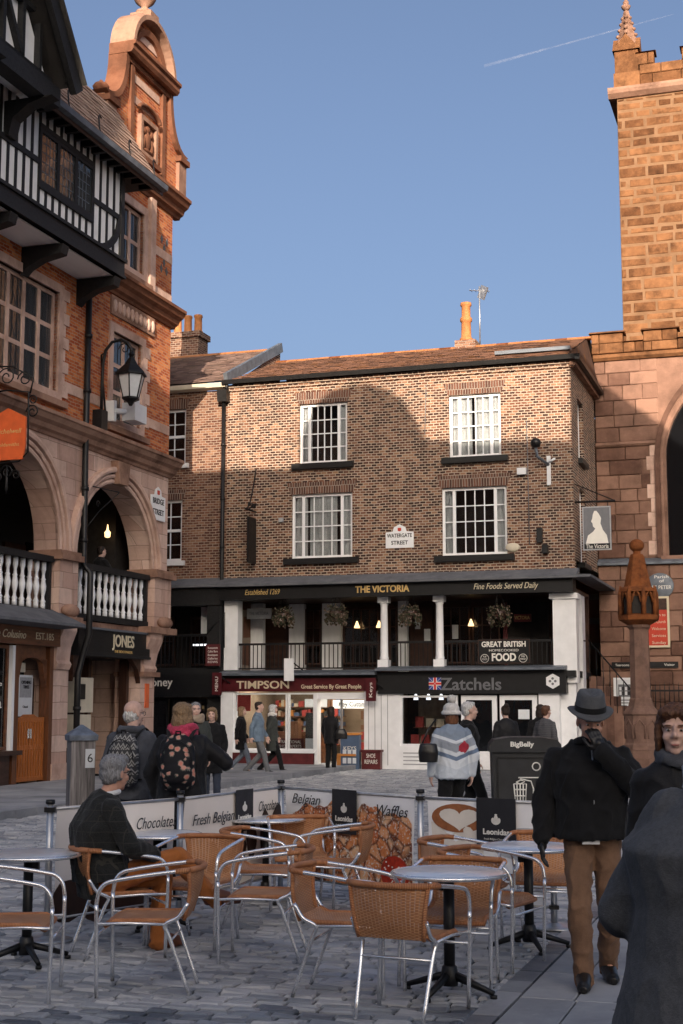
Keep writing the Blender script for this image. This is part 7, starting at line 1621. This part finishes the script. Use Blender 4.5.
# ---- walkers across the street
WALK = dict(kneR=(.09,.16,.52), ankR=(.09,.26,.10), toeR=(.10,.40,.05), kneL=(-.09,.06,.50), ankL=(-.09,-.28,.16), toeL=(-.09,-.18,.05), elR=(.24,-.12,1.15), wrR=(.22,-.14,.92), elL=(-.24,.04,1.14), wrL=(-.21,.18,.94))
def far(label, px, dep, face, **kw): p = at(px, 740, dep); return person(label, (p.x, dep), face, kw.pop('J', None), vox=kw.pop('vox', .02), **kw)
far('grey haired man in fur collared dark coat facing the two backpackers', 195, 23.0, (.3,-1), hair='hair_grey', style='short', top='green_coat', hem=.7, neckwear=('fur_collar','tan_scarf',1.2), h=1.0, vox=.016)
far('fair haired woman in black coat standing behind the floral backpack', 212, 24.5, (-.1,-1), hair='hair_blonde', style='bob', top='black_wool', hem=.6, h=.95, vox=.016)
far('fair haired woman in black coat and pale shoes walking past the red shop', 241, 36.8, (1,.1), J=WALK, hair='hair_blonde', style='long', top='black_wool', hem=.62, legs='blue_denim', shoe='white_shoes', h=.95)
far('dark haired man in blue grey jacket striding past the lit shop', 258, 35.6, (1,-.1), J=WALK, hair='hair_dark', style='short', top='blue_jacket', legs='grey_trousers', hem=.80, h=1.02)
far('woman in dark quilted coat with pale scarf walking past the lit shop', 272, 36.4, (1,.15), J=WALK, hair='hair_white', style='bob', top='green_coat', legs='black_wool', hem=.58, h=.98, neckwear=('scarf','pale_knit',1.0))
far('woman in black with shoulder bag standing at the lit shop door', 331, 37.6, (.5,.8), hair='hair_dark', style='long', top='black_puffer', legs='black_wool', hem=.75, h=.95)
sb = thing('shoulder_bag', 'black bag on the arm of the woman at the shop door', 'bag', at(341, 740, 37.3)*1.0); sb.location.z = .85
m = MB(); trunk(m, [((0,0,0),.17,.07),((0,0,.14),.16,.08),((0,0,.26),.10,.05)], (1,0,0)); remesh(m, 'pouch', 'leather_black', sb, .02, 2); MB().tube([(-.1,0,.25),(-.12,-.05,.5),(-.1,0,.6)], .012, 5).build('strap', 'leather_black', sb)
o, D, HM = person('woman in white bobble hat and pale blue ski jacket walking away', (at(452,740,17.2).x, 17.2), (-.25,1), dict(WALK, elL=(-.26,-.02,1.14), wrL=(-.25,.06,.92), wrR=(.24,-.02,.92), elR=(.26,-.05,1.15)), h=.985, top='ski_jacket', legs='black_wool', hair='hair_red', style='tucked', hem=.86, vox=.013, bulk=1.0, inflate=.036)
m = MB(); m.ell(D['hed'] + Vector((0,-.012,.055)), (.098,.112,.085), 18, 12); m.tube([D['hed'] + Vector((.098*math.cos(a), -.012+.112*math.sin(a), .01)) for a in [2*math.pi*k/20 for k in range(20)]], .024, 8, True); remesh(m, 'knit_hat', 'pale_knit', o, .010, 2, .005, 40.0)
m = MB(); m.ell(D['hed'] + Vector((0,-.03,.175)), (.055,.055,.05), 14, 10); remesh(m, 'bobble', 'pale_knit', o, .009, 1, .012, 60.0)
cb = thing('camera_bag', 'black camera bag slung at the hip of the ski jacket woman', 'bag', (at(428,740,17.1).x, 17.05, 1.05)); m = MB(); trunk(m, [((0,0,0),.11,.07),((0,0,.12),.12,.08),((0,0,.22),.10,.06)], (1,0,0)); remesh(m, 'pouch', 'leather_black', cb, .015, 2); MB().tube([(-.08,0,.2),(.0,.04,.38),(.1,.1,.5)], .012, 5).build('strap', 'leather_black', cb)
far('white haired man in black coat walking beyond the ski jacket woman', 468, 19.6, (1,.2), J=WALK, hair='hair_white', style='short', top='black_wool', legs='black_wool', hem=.7, vox=.016, h=1.0)
far('woman with dark bun and black quilted coat outside the white shop doors', 506, 27.0, (-.2,1), hair='hair_dark', style='bun', top='black_puffer', hem=.7, h=.97)
far('brown haired person in grey patterned coat beyond the litter bin', 546, 27.0, (.7,.7), hair='hair_brown', style='short', top='tweed_grey', hem=.66, h=.97)
far('dark haired person half hidden behind the grey patterned coat', 541, 28.6, (.3,1), hair='hair_dark', style='long', top='black_wool', hem=.66, h=.98)
# ---- a man leaning on the arcade balustrade
gp = FL.o + FL.X*L(105,560,.5)[0] + FL.Y*.62
person('man in dark suit standing behind the white balustrade under the arch', (gp.x, gp.y, 3.64), (FL.X.x*.9 - FL.Y.x*.45, FL.X.y*.9 - FL.Y.y*.45), dict(elR=(.25,.12,1.18), wrR=(.12,.30,1.14), elL=(-.25,.10,1.18), wrL=(-.1,.28,1.12)), top='black_wool', legs='black_wool', hair='hair_dark', style='short', vox=.014, h=1.1, skin='skin_pale')
bpy.data.scenes.remove(TMP)
